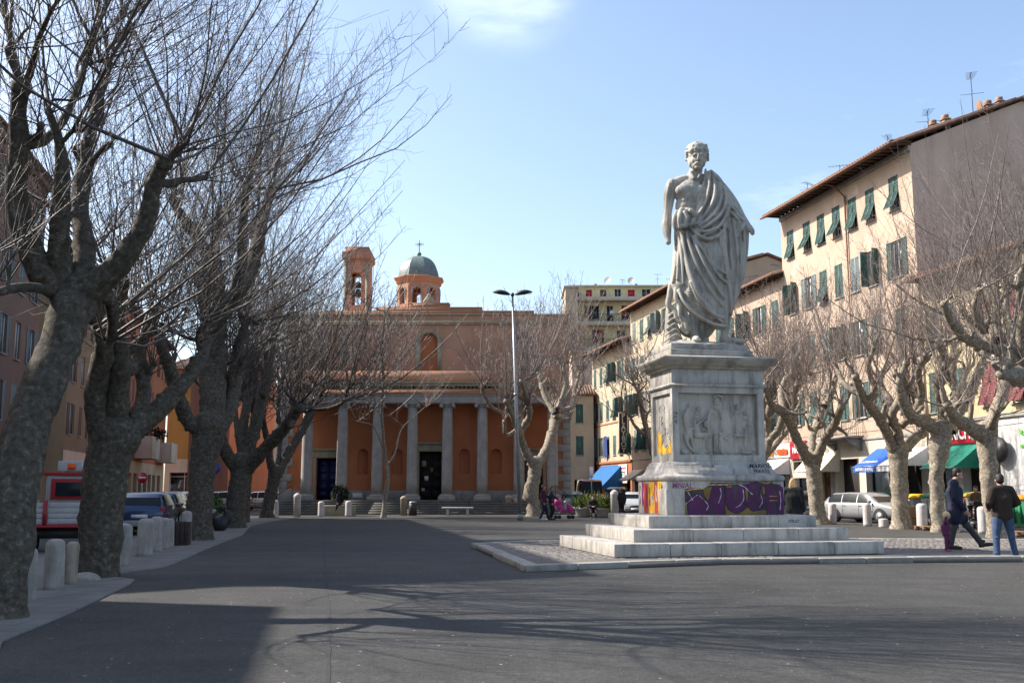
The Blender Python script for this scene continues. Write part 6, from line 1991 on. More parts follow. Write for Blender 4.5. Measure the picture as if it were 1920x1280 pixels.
# =================================================================== PEOPLE
def person(label, loc, rz, height, pose, top, trousers, shoes, hair, vox=.018, longhair=False, hat=None, skirt=False, group=None, coat=1.0, child=False, extra=None):
    """pose: joint positions for a 1.75 m figure facing -y; missing ones are standing defaults"""
    J = dict(pelvis=(0, 0, .95), chest=(0, .0, 1.28), neck=(0, .01, 1.47), head=(0, -.02, 1.62),
             sh_l=(.19, .01, 1.42), el_l=(.25, .03, 1.14), wr_l=(.26, -.04, .89), sh_r=(-.19, .01, 1.42), el_r=(-.25, .03, 1.14), wr_r=(-.26, -.04, .89),
             hip_l=(.10, 0, .92), kn_l=(.11, -.01, .50), an_l=(.12, .03, .09), to_l=(.13, -.13, .04), hip_r=(-.10, 0, .92), kn_r=(-.11, -.01, .50), an_r=(-.12, .03, .09), to_r=(-.13, -.13, .04))
    J.update(pose)
    J = {k: Vector(v) for k, v in J.items()}
    s = height / 1.75
    root = thing('person', label, 'person', loc, rz, group)
    hs = 1.0 if not child else 1.65
    def tub(mb, pts, rr, k=10, flat=None):
        A = catmull([(*J_(p), r_) for p, r_ in zip(pts, rr)], .05)
        v, f = tube_batch(A[None, :, :3] * s, A[None, :, 3] * s, k)
        mb.add(v, f)
        mb.sphere(tuple(A[0, :3] * s), float(A[0, 3]) * s, 8); mb.sphere(tuple(A[-1, :3] * s), float(A[-1, 3]) * s, 8)
    def J_(p): return J[p] if isinstance(p, str) else Vector(p)
    def sp(mb, c, r_): mb.sphere(tuple(J_(c) * s), tuple(x * s for x in r_), 14)
    b = MB()
    h = J['head']; nk = J['neck']; fd = Vector(pose.get('look', (0, -1, 0))).normalized()
    side = fd.cross(Vector((0, 0, 1))).normalized()
    sp(b, h + Vector((0, 0, .02)), (.078 * hs, .095 * hs, .105 * hs)); sp(b, h + fd * .025 + Vector((0, 0, -.05)), (.058 * hs, .068 * hs, .07 * hs))
    tub(b, [h + Vector((0, .01, -.08)), nk, nk + Vector((0, 0, -.06))], [.052, .056, .07])
    nose = h + fd * .098 * hs
    tub(b, [nose + Vector((0, 0, .02)), nose + fd * .016 + Vector((0, 0, -.018))], [.011, .017])
    for k in (-1, 1):
        sp(b, h + side * .078 * k * hs + Vector((0, 0, -.01)), (.014, .022, .03))
        sp(b, h + fd * .088 * hs + side * .03 * k + Vector((0, 0, .03)), (.02, .012, .008))
    tub(b, [h + fd * .088 * hs + side * .022 + Vector((0, 0, -.055)), h + fd * .088 * hs - side * .022 + Vector((0, 0, -.055))], [.008, .008])
    for k in ('l', 'r'):
        sg = 1 if k == 'l' else -1
        tub(b, ['sh_' + k, 'el_' + k, 'wr_' + k], [.05, .04, .028])
        tub(b, ['hip_' + k, 'kn_' + k, 'an_' + k], [.085, .055, .04]); tub(b, ['an_' + k, 'to_' + k], [.04, .035])
        d = (J['wr_' + k] - J['el_' + k]).normalized()
        c = J['wr_' + k]
        pf = d.cross(Vector((0, 1, 0)) if abs(d.y) < .9 else Vector((1, 0, 0))).normalized(); pn = d.cross(pf)
        tub(b, [c, c + d * .05, c + d * .085], [.028, .034, .034])
        for q in range(4):
            o = pn * (-.03 + .02 * q)
            L_ = (.07, .08, .078, .06)[q]
            tub(b, [c + d * .08 + o, c + d * (.08 + L_ * .55) + o * 1.1 + pf * .008 * sg, c + d * (.08 + L_) + o * 1.1 + pf * .028 * sg], [.0105, .0095, .008], 6)
        tub(b, [c + d * .03 - pn * .03, c + d * .06 - pn * .055, c + d * .09 - pn * .06 + pf * .012], [.013, .012, .010], 6)
    tub(b, ['pelvis', 'chest', 'neck'], [.12, .13, .06])
    blob('body', b, max(.011, vox * .7), M['skin'], root, 1)
    j = MB()
    w = coat
    pv, cs = J['pelvis'], J['chest']
    ax = (J['sh_l'] - J['sh_r']).normalized()
    for off, r1, r2 in ((.0, .135, .155), (.062, .115, .128), (-.062, .115, .128)):
        tub(j, [pv + ax * off + Vector((0, 0, -.03)), pv * .5 + cs * .5 + ax * off, cs + ax * off, (J['neck'] + ax * off * 1.2) + Vector((0, 0, -.09))], [r1 * w, r2 * w * .96, r2 * w, .085 * w])
    tub(j, [pv - ax * .07 + Vector((0, 0, -.02)), pv + ax * .07 + Vector((0, 0, -.02))], [.135 * w, .135 * w])
    if skirt:
        for k in ('l', 'r'):
            kn = J['hip_' + k].lerp(J['kn_' + k], .62)
            tub(j, [pv + Vector((0, 0, .05)), J['hip_' + k].lerp(kn, .5), kn], [.14 * w, .135 * w, .125 * w])
        m_ = J['hip_l'].lerp(J['kn_l'], .6).lerp(J['hip_r'].lerp(J['kn_r'], .6), .5)
        tub(j, [pv, m_], [.14 * w, .12 * w]); tub(j, [J['hip_l'].lerp(J['kn_l'], .55), J['hip_r'].lerp(J['kn_r'], .55)], [.12 * w, .12 * w])
    tub(j, ['sh_l', J['neck'] + Vector((0, 0, -.03)), 'sh_r'], [.075 * w, .075 * w, .075 * w])
    if not child: tub(j, [nk + Vector((0, 0, -.05)), nk + Vector((0, 0, -.005))], [.075, .068])
    for k in ('l', 'r'):
        m1 = J['sh_' + k].lerp(J['el_' + k], .5)
        tub(j, ['sh_' + k, m1, 'el_' + k, J['el_' + k].lerp(J['wr_' + k], .5), J['el_' + k].lerp(J['wr_' + k], .95)], [.078 * w, .07 * w, .062 * w, .054 * w, .047 * w])
        sp(j, J['el_' + k] + Vector((0, .01, 0)), (.066 * w, .066 * w, .05 * w))
    blob('jacket', j, vox, top, root, 2)
    t = MB()
    tub(t, [pv + Vector((-.06, 0, .02)), pv + Vector((.06, 0, .02))], [.12, .12])
    for k in ('l', 'r'):
        kn = J['kn_' + k]
        tub(t, ['hip_' + k, J['hip_' + k].lerp(kn, .5), kn, kn.lerp(J['an_' + k], .5), J['an_' + k].lerp(kn, -.02)], [.108, .098, .075, .068, .066])
        sp(t, J['an_' + k] + Vector((0, -.01, .06)), (.074, .078, .03)); sp(t, kn + Vector((0, .02, -.04)), (.078, .075, .03))
    sp(t, pv + Vector((.05, .035, -.05)), (.09, .085, .12)); sp(t, pv + Vector((-.05, .035, -.05)), (.09, .085, .12))
    blob('trousers', t, vox, trousers, root, 2)
    sh = MB()
    for k in ('l', 'r'):
        a_, t_ = J['an_' + k], J['to_' + k]
        tub(sh, [a_ + Vector((0, .02, -.035)), a_.lerp(t_, .5) + Vector((0, 0, -.012)), t_ + Vector((0, -.05, 0))], [.052, .048, .038], 8)
    blob('shoes', sh, vox * .8, shoes, root, 1)
    hr = MB()
    sp(hr, h - fd * .012 + Vector((0, 0, .045)), (.086 * hs, .102 * hs, .095 * hs)); sp(hr, h - fd * .045 + Vector((0, 0, -.01)), (.08 * hs, .07 * hs, .09 * hs))
    if longhair:
        for k in (-1, 0, 1):
            tub(hr, [h - fd * .06 + side * .04 * k, h - fd * .085 + side * .06 * k + Vector((0, 0, -.14)), h - fd * .09 + side * .07 * k + Vector((0, 0, -.24))], [.06, .055, .03])
    if hat:
        blob('hat', hr, vox * .8, hat, root, 1)
    else:
        blob('hair', hr, vox * .8, hair, root, 1)
    return root
C_navy = plain('navy_cloth', (0.012, 0.014, 0.035), 0.85)
C_black = plain('black_cloth', (0.012, 0.012, 0.014), 0.9)
C_brown = plain('dark_brown_fleece', (0.035, 0.024, 0.018), 0.95)
C_jeans = plain('blue_jeans', (0.045, 0.075, 0.14), 0.9, 0, .3, 12)
C_grey = plain('grey_trousers', (0.05, 0.05, 0.052), 0.9)
C_plum = plain('plum_snowsuit', (0.10, 0.02, 0.07), 0.85)
C_blue = plain('blue_jacket', (0.03, 0.05, 0.20), 0.85)
C_pink = plain('pink_fabric', (0.45, 0.04, 0.20), 0.8)
C_cream = plain('cream_wool', (0.55, 0.45, 0.25), 0.95)
C_white = plain('white_cloth', (0.6, 0.58, 0.55), 0.8)
C_shoe = plain('dark_shoe', (0.02, 0.018, 0.016), 0.5)
def feet(px, py, z=0.0):
    g = G(px, py, z)
    return (g.x, g.y, z)
g1 = feet(1795, 1031, .118)
g1 = (g1[0], g1[1], .118)
# man walking to the right with bent head, child beside him
person('man in a long dark blue jacket striding beside a small child', feet(1796, 1030, .118), R(75), 1.90,
       dict(head=(0, -.09, 1.63), look=(0, -.8, -.5), hip_l=(.09, 0, .92), kn_l=(.10, -.22, .53), an_l=(.10, -.50, .13), to_l=(.10, -.66, .12), kn_r=(-.10, .06, .50), an_r=(-.10, .16, .09), to_r=(-.1, .0, .04),
            el_r=(-.26, .02, 1.12), wr_r=(-.24, -.16, .86), el_l=(.25, .06, 1.14), wr_l=(.27, -.02, .88)),
       C_navy, C_grey, C_shoe, M['hair_dark'], coat=1.18, skirt=True, vox=.016)
person('small child in a plum snowsuit and pale yellow wool hat', feet(1776, 1033, .118), R(70), .90,
       dict(head=(0, -.06, 1.56), look=(.1, -1, -.1), neck=(0, 0, 1.30), sh_l=(.19, 0, 1.26), sh_r=(-.19, 0, 1.26), chest=(0, 0, 1.12), el_l=(.30, -.02, 1.02), wr_l=(.34, -.12, .86), el_r=(-.32, .02, 1.3), wr_r=(-.34, -.02, 1.5), pelvis=(0, 0, .8),
            hip_l=(.1, 0, .75), hip_r=(-.1, 0, .75), kn_l=(.12, -.1, .42), kn_r=(-.12, .02, .42)),
       C_plum, C_plum, plain('pink_boots', (.35, .05, .12), .7), M['hair_dark'], coat=1.3, hat=C_cream, child=True, vox=.012)
person('man seen from behind in a brown fleece and blue jeans', feet(1886, 1050), R(186), 1.86,
       dict(look=(-.3, -1, -.25), head=(-.01, -.05, 1.62), an_l=(.20, .03, .09), kn_l=(.16, -.02, .50), to_l=(.26, -.10, .04), an_r=(-.20, .03, .09), kn_r=(-.16, -.02, .50), to_r=(-.24, -.11, .04),
            el_l=(.31, .04, 1.16), wr_l=(.20, -.16, 1.06), el_r=(-.31, .04, 1.16), wr_r=(-.20, -.16, 1.06)),
       C_brown, C_jeans, C_shoe, M['hair_dark'], coat=1.16, vox=.016)
p_ = P(1490, 1005, 29)
person('blond woman in a black coat walking behind the right end of the steps', (p_.x, 29, 0), R(150), 1.84,
       dict(head=(0, -.05, 1.62), look=(.2, -1, -.4), kn_l=(.1, -.15, .52), an_l=(.1, -.2, .1), el_l=(.25, .0, 1.14), wr_l=(.26, -.2, .95)), C_black, C_black, C_shoe, M['hair_blond'], coat=1.25, longhair=True, skirt=True, vox=.018)
p_ = feet(1019, 975)
person('person with a white cap band walking beside the pink pushchair', p_, R(85), 1.78,
       dict(kn_l=(.1, -.14, .52), an_l=(.1, -.22, .1), an_r=(-.1, .16, .1), el_l=(.22, -.12, 1.2), wr_l=(.18, -.34, 1.08)), plain('dark_maroon_coat', (.05, .012, .02), .9), C_navy, C_white, M['hair_dark'], coat=1.15, vox=.026)
person('person in dark clothes close behind the one by the pushchair', (p_[0] + .42, p_[1] + .3, 0), R(85), 1.72,
       dict(kn_l=(.1, -.1, .52), an_r=(-.1, .12, .1), el_l=(.22, -.12, 1.2), wr_l=(.18, -.36, 1.05)), C_navy, C_black, C_shoe, M['hair_dark'], coat=1.1, vox=.028)
person('person walking right in front of the blue church door', feet(634, 967), R(80), 1.52,
       dict(kn_l=(.1, -.18, .52), an_l=(.1, -.32, .1), to_l=(.1, -.46, .07), an_r=(-.1, .30, .12), kn_r=(-.1, .08, .5), to_r=(-.1, .16, .05), el_l=(.22, -.10, 1.16), wr_l=(.2, -.3, 1.1)), C_navy, C_black, C_shoe, M['hair_dark'], vox=.028)
p_ = P(1165, 960, 55)
person('man in black walking away beside the tall stone post', (p_.x, 55, 0), R(200), 1.62,
       dict(kn_l=(.1, -.14, .52), an_l=(.1, -.2, .1), an_r=(-.1, .2, .12)), C_black, C_black, C_shoe, plain('reddish_hair', (.10, .03, .02), .8), coat=1.2, vox=.028)
sit = dict(pelvis=(0, .1, .52), chest=(0, .06, .86), neck=(0, .02, 1.05), head=(0, -.04, 1.2), sh_l=(.19, .05, .98), sh_r=(-.19, .05, .98), el_l=(.24, -.04, .75), wr_l=(.08, -.28, .72), el_r=(-.24, -.04, .75), wr_r=(-.08, -.28, .72),
           hip_l=(.1, .08, .5), hip_r=(-.1, .08, .5), kn_l=(.14, -.36, .5), kn_r=(-.14, -.36, .5), an_l=(.13, -.38, .1), an_r=(-.13, -.38, .1), to_l=(.13, -.54, .05), to_r=(-.13, -.54, .05))
p_ = P(1112, 962, 54)
person('person in black sitting on the bench before the spiky plants', (p_.x, 54, .0), R(0), 1.62, sit, C_black, C_black, C_shoe, M['hair_dark'], vox=.028, coat=1.15)
p_ = P(1831, 930, 39.5)
person('man with glasses sitting behind the green bins', (p_.x, 39.5, .35), R(-60), 1.75, sit, plain('olive_jacket', (.07, .05, .03), .9), C_black, C_shoe, M['hair_dark'], vox=.024, coat=1.1)
p_ = P(1148, 600, 133.9)
person('woman in a white top standing on the modern block balcony', (p_.x, 133.95, 23.86), R(10), 1.75, {}, C_white, C_black, C_shoe, M['hair_dark'], vox=.05)

# pushchair
p_ = feet(1056, 972)
pc = thing('pushchair', 'pink pushchair with two seats and small black wheels', 'pushchair', p_, R(4))
for x in (-.42, -.22, .30, .50):
    for y in (-.18, .18):
        w_ = MB()
        v, f = lathe_y((x, y, .10), .10, .05)
        w_.add(v, f); w_.build('wheel', M['rubber'], pc)
MB().tube([(-.75, -.2, 1.0), (-.45, -.2, .55), (.0, -.2, .3), (.42, -.2, .22)], .014, 5).tube([(-.75, .2, 1.0), (-.45, .2, .55), (0, .2, .3), (.42, .2, .22)], .014, 5).tube([(-.75, -.2, 1.0), (-.75, .2, 1.0)], .016, 5).tube([(-.35, -.2, .12), (-.1, -.2, .5)], .012, 5).build('frame', M['metal'], pc)
sb_ = MB(); sb_.tube([(-.38, 0, .9), (-.22, 0, .62), (-.02, 0, .45), (.16, 0, .42)], [.16, .19, .18, .10], 10); sb_.sphere((-.28, 0, .88), (.24, .21, .20), 12)
blob('seat', sb_, .03, C_pink, pc, 2)
sb_ = MB(); sb_.tube([(.28, 0, .78), (.38, 0, .55), (.46, 0, .3)], [.10, .17, .15], 10)
blob('front_seat', sb_, .03, C_pink, pc, 2)
sb_ = MB(); sb_.sphere((.12, 0, .86), .10, 10); sb_.tube([(.12, 0, .75), (.12, 0, .5)], [.09, .11], 8)
tod = thing('person', 'toddler with a pale hat riding in the pink pushchair', 'person', p_, R(4)); blob('body', sb_, .02, plain('pale_grey_wool', (.35, .33, .32), .9), tod, 1)

# =================================================================== VEHICLES
def car(label, loc, rz, paint, L=4.2, W=1.72, Hh=1.45, kind='hatch', group=None, name='parked_car', subs=1):
    """front towards +x in local space; returns root"""
    root = thing(name, label, 'car', loc, rz, group)
    if kind == 'van':
        st_ = [(-L / 2, .55, .95, .96, .0), (-L / 2 + .05, .35, 1.0, Hh - .12, .10), (-L / 2 + .35, .28, 1.0, Hh, .12), (L * .12, .28, 1.0, Hh, .12), (L * .24, .28, 1.0, Hh - .08, .14), (L * .36, .28, 1.0, 1.22, .12), (L * .45, .30, .95, 1.0, .05), (L / 2 - .03, .34, .82, .85, .03), (L / 2, .42, .70, .71, 0)]
    elif kind == 'estate':
        st_ = [(-L / 2, .45, .80, .81, 0), (-L / 2 + .06, .32, .88, .95, .05), (-L / 2 + .25, .26, .90, Hh - .22, .14), (-L / 2 + .62, .22, .90, Hh - .04, .17), (-L * .12, .20, .90, Hh, .18), (L * .08, .20, .89, Hh - .03, .18), (L * .16, .20, .88, Hh - .12, .16), (L * .285, .20, .88, .95, .06), (L * .36, .22, .84, .86, .03), (L / 2 - .12, .26, .74, .76, .02), (L / 2, .34, .60, .61, 0)]
    else:
        st_ = [(-L / 2, .42, .82, .83, 0), (-L / 2 + .05, .30, .90, .96, .05), (-L / 2 + .30, .26, .92, Hh - .20, .14), (-L / 2 + .62, .22, .92, Hh - .03, .17), (-L * .10, .20, .91, Hh, .18), (L * .10, .20, .90, Hh - .04, .18), (L * .18, .20, .88, Hh - .14, .15), (L * .30, .20, .86, .95, .05), (L * .38, .22, .82, .84, .03), (L / 2 - .10, .26, .72, .74, .02), (L / 2, .34, .60, .61, 0)]
    hw = W / 2
    rows = []
    def sec(x, zb, zs, zt, tum):
        e = 1 - .10 * (abs(x) / (L / 2)) ** 4
        w_ = hw * e
        pts = [(w_ * .80, zb), (w_ * .96, zb + .06), (w_, zb + (zs - zb) * .45), (w_ * .985, zs - .05), (w_ * .955, zs)]
        if zt - zs > .12:
            pts += [(w_ * (1 - tum * .55) - .03, zs + (zt - zs) * .5), (w_ * (1 - tum) - .05, zt - .07), (w_ * (1 - tum) - .16, zt - .01)]
        else:
            pts += [(w_ * .93, zs + (zt - zs) * .4), (w_ * .86, zs + (zt - zs) * .8), (w_ * .7, zt)]
        return [(x, y, z) for y, z in pts] + [(x, -y, z) for y, z in pts[::-1]]
    xs = []
    for i in range(len(st_) - 1):
        for k in range(3):
            t = k / 3
            xs.append(tuple(st_[i][j] * (1 - t) + st_[i + 1][j] * t for j in range(5)))
    xs.append(st_[-1])
    v = []
    for a in xs: v += sec(*a)
    n = 16
    f = []
    for i in range(len(xs) - 1):
        for j in range(n):
            f.append((i * n + j, i * n + (j + 1) % n, (i + 1) * n + (j + 1) % n, (i + 1) * n + j))
    f.append(tuple(range(n))[::-1]); f.append(tuple((len(xs) - 1) * n + j for j in range(n)))
    o = MB().add(v, f).build('body', paint, root, smooth=True)
    # glass bands follow the greenhouse
    def band(i0, i1, j0, j1, name_, mat, push=.008, par=None):
        vv, ff = [], []
        idx = [i for i in range(len(xs)) if i0 <= xs[i][0] <= i1]
        for i in idx:
            for j in (j0, j1):
                p = Vector(v[i * n + j]); c = Vector((p.x, 0, .9)); d = (p - c).normalized()
                vv.append(tuple(p + d * push))
        ff = [(2 * a, 2 * a + 1, 2 * a + 3, 2 * a + 2) for a in range(len(idx) - 1)]
        return MB().add(vv, ff).build(name_, mat, par or root, smooth=True)
    g0, g1_ = (-L / 2 + .42, L * .20) if kind != 'van' else (L * .02, L * .30)
    q = [g0, g0 + (g1_ - g0) * .33, g0 + (g1_ - g0) * .68, g1_]
    for a, b in ((q[0], q[1] - .05), (q[1], q[2] - .05), (q[2], q[3])):
        for (ja, jb) in ((4, 6), (9, 11)):
            side_glass(root, xs, v, n, a, b, ja, jb)
    # windscreen and rear window as quads across the body
    def cross(xa, xb, name_):
        def at_(x):
            for i in range(len(xs) - 1):
                if xs[i][0] <= x <= xs[i + 1][0]:
                    t = (x - xs[i][0]) / (xs[i + 1][0] - xs[i][0] + 1e-9)
                    return [Vector(v[i * n + j]).lerp(Vector(v[(i + 1) * n + j]), t) for j in range(n)]
            return [Vector(p) for p in v[-n:]]
        A_, B_ = at_(xa), at_(xb)
        nx = Vector((1 if xb > 0 else -1, 0, .6)).normalized() * .012
        m_ = MB()
        p = [A_[7] + nx, A_[8] + nx, B_[8] + nx, B_[7] + nx]
        wid = Vector((0, .08, 0))
        p = [A_[7] + nx + wid, A_[8] + nx - wid, B_[8] + nx - wid * 1.6, B_[7] + nx + wid * 1.6]
        m_.quad(*[tuple(a) for a in p]).build(name_, M['car_glass'], root)
    if kind == 'van':
        cross(L * .25, L * .355, 'windscreen')
        MB().box(-L / 2 - .012, -L / 2 + .04, -.6, .6, 1.15, 1.65).build('rear_window', M['car_glass'], root)
    else:
        cross(L * .185, L * .275, 'windscreen')
        cross(-L / 2 + .33, -L / 2 + .10, 'rear_window')
    for x in (-L * .31, L * .315):
        for y in (-hw + .09, hw - .09):
            w_ = MB()
            prof = [(.305, -.10), (.32, -.07), (.32, .07), (.305, .10)]
            k = 20
            vv = [(x + r_ * math.cos(2 * math.pi * j_ / k), y + z, .32 + r_ * math.sin(2 * math.pi * j_ / k)) for r_, z in prof for j_ in range(k)]
            ff = [(i * k + j_, i * k + (j_ + 1) % k, (i + 1) * k + (j_ + 1) % k, (i + 1) * k + j_) for i in range(3) for j_ in range(k)] + [tuple(range(k))[::-1], tuple(3 * k + j_ for j_ in range(k))]
            wh = w_.add(vv, ff).build('wheel', M['rubber'], root)
            s_ = -1 if y < 0 else 1
            rm = MB(); v2, f2 = lathe_y((x, y + s_ * .1, .32), .20, .03); rm.add(v2, f2)
            v2, f2 = lathe_y((x, y + s_ * .118, .32), .06, .02); rm.add(v2, f2)
            rm.build('rim', M['metal'], wh)
            ar = MB()
            pts_ = [(x + .37 * math.cos(a), (hw + .006) * s_, .32 + .37 * math.sin(a)) for a in np.linspace(R(-5), R(185), 14)]
            ar.add([(x, (hw + .004) * s_, .2)] + pts_, [tuple(range(15)) if s_ > 0 else tuple(range(15))[::-1]])
            ar.build('wheel_arch', M['black'], root)
    def seam(x, j0=1, j1=4, nm='door_seam'):
        for js in (range(j0, j1 + 1), range(n - 1 - j1, n - j0)):
            vv = []
            for j_ in js:
                for xx in (x - .009, x + .009):
                    for i in range(len(xs) - 1):
                        if xs[i][0] <= xx <= xs[i + 1][0]:
                            t = (xx - xs[i][0]) / (xs[i + 1][0] - xs[i][0] + 1e-9)
                            p = Vector(v[i * n + j_]).lerp(Vector(v[(i + 1) * n + j_]), t); break
                    vv.append((p.x, p.y + (.004 if p.y > 0 else -.004), p.z))
            MB().add(vv, [(2 * a, 2 * a + 1, 2 * a + 3, 2 * a + 2) for a in range(len(vv) // 2 - 1)]).build(nm, M['black'], root)
    for x in (-L * .19, L * .035, L * .225):
        seam(x)
    for y in (-1, 1):
        for x in (-L * .14, L * .08):
            MB().box(x - .17, x - .03, y * hw * .985 - .012, y * hw * .985 + .016, .76, .79).build('door_handle', M['black'], root)
    zl = st_[-2][2] - .10
    for y in (-1, 1):
        hl = MB().cbox((L / 2 - .13, y * hw * .66, zl), (.16, .34, .14), rot=Matrix.Rotation(y * R(-14), 3, 'Z')); hl.build('headlight', M['lamp_clear'], root, bevel=.02)
        tl = MB().cbox((-L / 2 + .07, y * hw * .84, .80 if kind != 'van' else 1.0), (.12, .16, .30)); tl.build('tail_light', M['lamp_red'], root, bevel=.02)
        MB().cbox((L * .20, y * (hw + .08), .98), (.10, .16, .12)).build('mirror', paint, root, bevel=.03)
    MB().box(L / 2 - .03, L / 2 + .04, -hw * .86, hw * .86, .30, .46).build('bumper', M['bin_grey'], root, bevel=.03)
    MB().box(-L / 2 - .04, -L / 2 + .05, -hw * .86, hw * .86, .32, .52).build('bumper', M['bin_grey'], root, bevel=.03)
    MB().box(L / 2 - .03, L / 2 + .012, -.34, .34, .50, .60).build('grille', M['black'], root)
    MB().box(L / 2 + .041, L / 2 + .05, -.26, .26, .33, .43).build('number_plate', M['white'], root)
    MB().box(-L / 2 - .014, -L / 2 + .03, -.26, .26, .60, .71).build('number_plate', M['white'], root)
    MB().box(-L * .34, L * .36, -hw * .9, hw * .9, .17, .25).build('underbody', M['black'], root)
    for y in (-1, 1):
        MB().box(-L * .2, L * .22, y * (hw * .985) - .01, y * (hw * .985) + .012, .50, .56).build('side_trim', M['black'], root)
    return root
def side_glass(root, xs, v, n, a, b, ja, jb):
    def at_(x, j):
        for i in range(len(xs) - 1):
            if xs[i][0] <= x <= xs[i + 1][0]:
                t = (x - xs[i][0]) / (xs[i + 1][0] - xs[i][0] + 1e-9)
                return Vector(v[i * n + j]).lerp(Vector(v[(i + 1) * n + j]), t)
        return Vector(v[-n + j])
    m_ = MB(); k = 5
    vv = []
    for q in range(k + 1):
        x = a + (b - a) * q / k
        lo_, hi_ = (ja, jb) if ja < 8 else (jb, ja)
        p0_, pm, p1_ = at_(x, lo_), at_(x, (ja + jb) // 2), at_(x, hi_)
        s_ = 1 if p0_.y > 0 else -1
        d = Vector((0, s_ * .010, .004))
        p0_ = p0_ + (pm - p0_) * .12
        vv += [tuple(p0_ + d), tuple(pm + d), tuple(p1_ + d)]
    ff = []
    for q in range(k):
        ff += [(3 * q, 3 * q + 3, 3 * q + 4, 3 * q + 1), (3 * q + 1, 3 * q + 4, 3 * q + 5, 3 * q + 2)]
    m_.add(vv, ff).build('side_window', M['car_glass'], root, smooth=True)
silver = car_paint('silver_paint', (.34, .35, .36)); whitep = car_paint('white_car_paint', (.62, .62, .60)); bluep = car_paint('dark_blue_paint', (.02, .05, .12)); darkp = car_paint('dark_grey_paint', (.04, .045, .05))
redp = car_paint('dark_red_paint', (.16, .03, .03)); greenp = car_paint('dark_green_paint', (.02, .05, .045)); vanp = car_paint('van_orange_paint', (.50, .16, .05))
SA = math.atan2(1.0, -.21)            # along the street, away from the camera
p_ = G(1622, 978)
car('silver estate car parked behind the bollards facing the square', (16.9, 48.6, 0), R(-62), silver, 4.45, 1.72, 1.42, 'estate')
car('dark car half hidden behind the blond woman and the plane trunk', (14.6, 53.5, 0), SA, darkp, 4.1, 1.7, 1.5)
car('dark green car parked further along the shops, behind the silver one', (18.9, 53.0, 0), SA, greenp, 4.0, 1.65, 1.45)
g_ = P(1075, 958, 68)
car('silver hatchback seen from behind left of the stone post', (g_.x, 70, 0), R(92), silver, 3.9, 1.66, 1.42)
g_ = P(1110, 950, 78)
car('orange and white van parked beside the blue awning', (g_.x, 80, 0), R(-88), vanp, 5.0, 1.95, 2.35, 'van')
g_ = P(1162, 950, 74)
car('large grey car with an arched roof behind the walking man', (g_.x, 76, 0), R(-100), darkp, 4.4, 1.8, 1.75)
g_ = P(1192, 962, 62)
car('small white car peeping out left of the pedestal, front to the camera', (g_.x + .2, 64, 0), R(-96), whitep, 3.6, 1.55, 1.42)
# left street
for (px, D, lab, pt, kd, rz_) in [(238, 34, 'dark blue hatchback, nearest of the cars parked behind the left bollards', bluep, 'hatch', SA), (272, 40, 'dark car with red tail lamps, second behind the left bollards', darkp, 'hatch', SA), (262, 50, 'black estate car with bright roof edge in the left street', darkp, 'estate', SA),
                             (296, 53, 'pale silver estate car at the end of the left parked row', silver, 'estate', SA), (322, 64, 'white hatchback seen from behind at the left street end', whitep, 'hatch', R(92)), (402, 72, 'pale car glimpsed between the third and fourth left trunks', silver, 'hatch', R(170)), (478, 76, 'white car roof beyond the fourth left trunk', whitep, 'hatch', R(170))]:
    q_ = P(px, 950, D)
    car(lab, (q_.x, D + 2, 0), rz_, pt, 4.0, 1.66, 1.45, kd)

# three-wheeled red and white pick-up
g_ = P(104, 1030, 24.5)
ap = thing('pickup_truck', 'small red and white three-wheeled pick-up seen from behind', 'truck', (g_.x - .1, 24.5, 0), R(10))
MB().box(-.92, .92, 0, 2.2, .62, .70).build('bed_floor', M['red'], ap, bevel=.01)
for z in range(4):
    for (a, b) in ((-.90, -.24), (-.12, .90)):
        MB().box(a, b, -.03, .0, .72 + z * .125, .83 + z * .125).build('tail_board', M['shaded_white'], ap, bevel=.008)
for a in (-.92, -.235, .90):
    MB().box(a, a + .10, -.05, -.032, .62, 1.26).build('tail_post', M['red'], ap)
MB().box(-.92, 1.0, -.06, -.052, .62, .67).build('rear_rail', M['red'], ap)
for x in (-.94, .90):
    MB().box(x, x + .04, .0, 2.2, .70, 1.25).build('side_board', M['shaded_white'], ap)
cab = MB()
cab.extrude([(2.25, .5), (2.25, 1.82), (2.4, 1.92), (3.1, 1.88), (3.45, 1.25), (3.55, .5)], -.80, .80)
cab.build('cab', M['shaded_white'], ap, bevel=.06)
MB().box(-.76, .76, 2.20, 2.235, 1.25, 1.86).build('cab_back', M['bin_grey'], ap, bevel=.02)  # white panel given a grey, its shade put into the colour
MB().box(-.66, .56, 2.185, 2.199, 1.27, 1.80).build('window_surround', M['red'], ap, bevel=.03)
MB().box(-.54, .44, 2.165, 2.184, 1.35, 1.71).build('rear_window', M['car_glass'], ap, bevel=.06)
MB().box(-.85, .85, 2.18, 2.25, 1.87, 1.97).build('roof_rail', M['red'], ap, bevel=.01)
bx_ = MB().box(-.55, .5, 2.3, 2.9, 1.99, 2.26).build('roof_box', M['shaded_white'], ap, bevel=.02)
for a in (-.30, .05, .30):
    MB().box(a, a + .2, 2.285, 2.298, 2.03, 2.20).build('roof_box_panel', M['orange_red'] if a != .05 else M['white'], bx_)
for x in (-.72, .60):
    v, f = [], []
    k = 18
    for xx in (x, x + .14):
        v += [(xx, .9 + .28 * math.cos(2 * math.pi * j / k), .28 + .28 * math.sin(2 * math.pi * j / k)) for j in range(k)]
    f = [tuple(range(k)), tuple(range(k, 2 * k))[::-1]] + [(j, (j + 1) % k, k + (j + 1) % k, k + j) for j in range(k)]
    MB().add(v, f).build('wheel', M['rubber'], ap)
for x in (-.85, .70):
    MB().box(x, x + .18, -.06, .02, .48, .59).build('tail_light', M['lamp_red'], ap, bevel=.01)
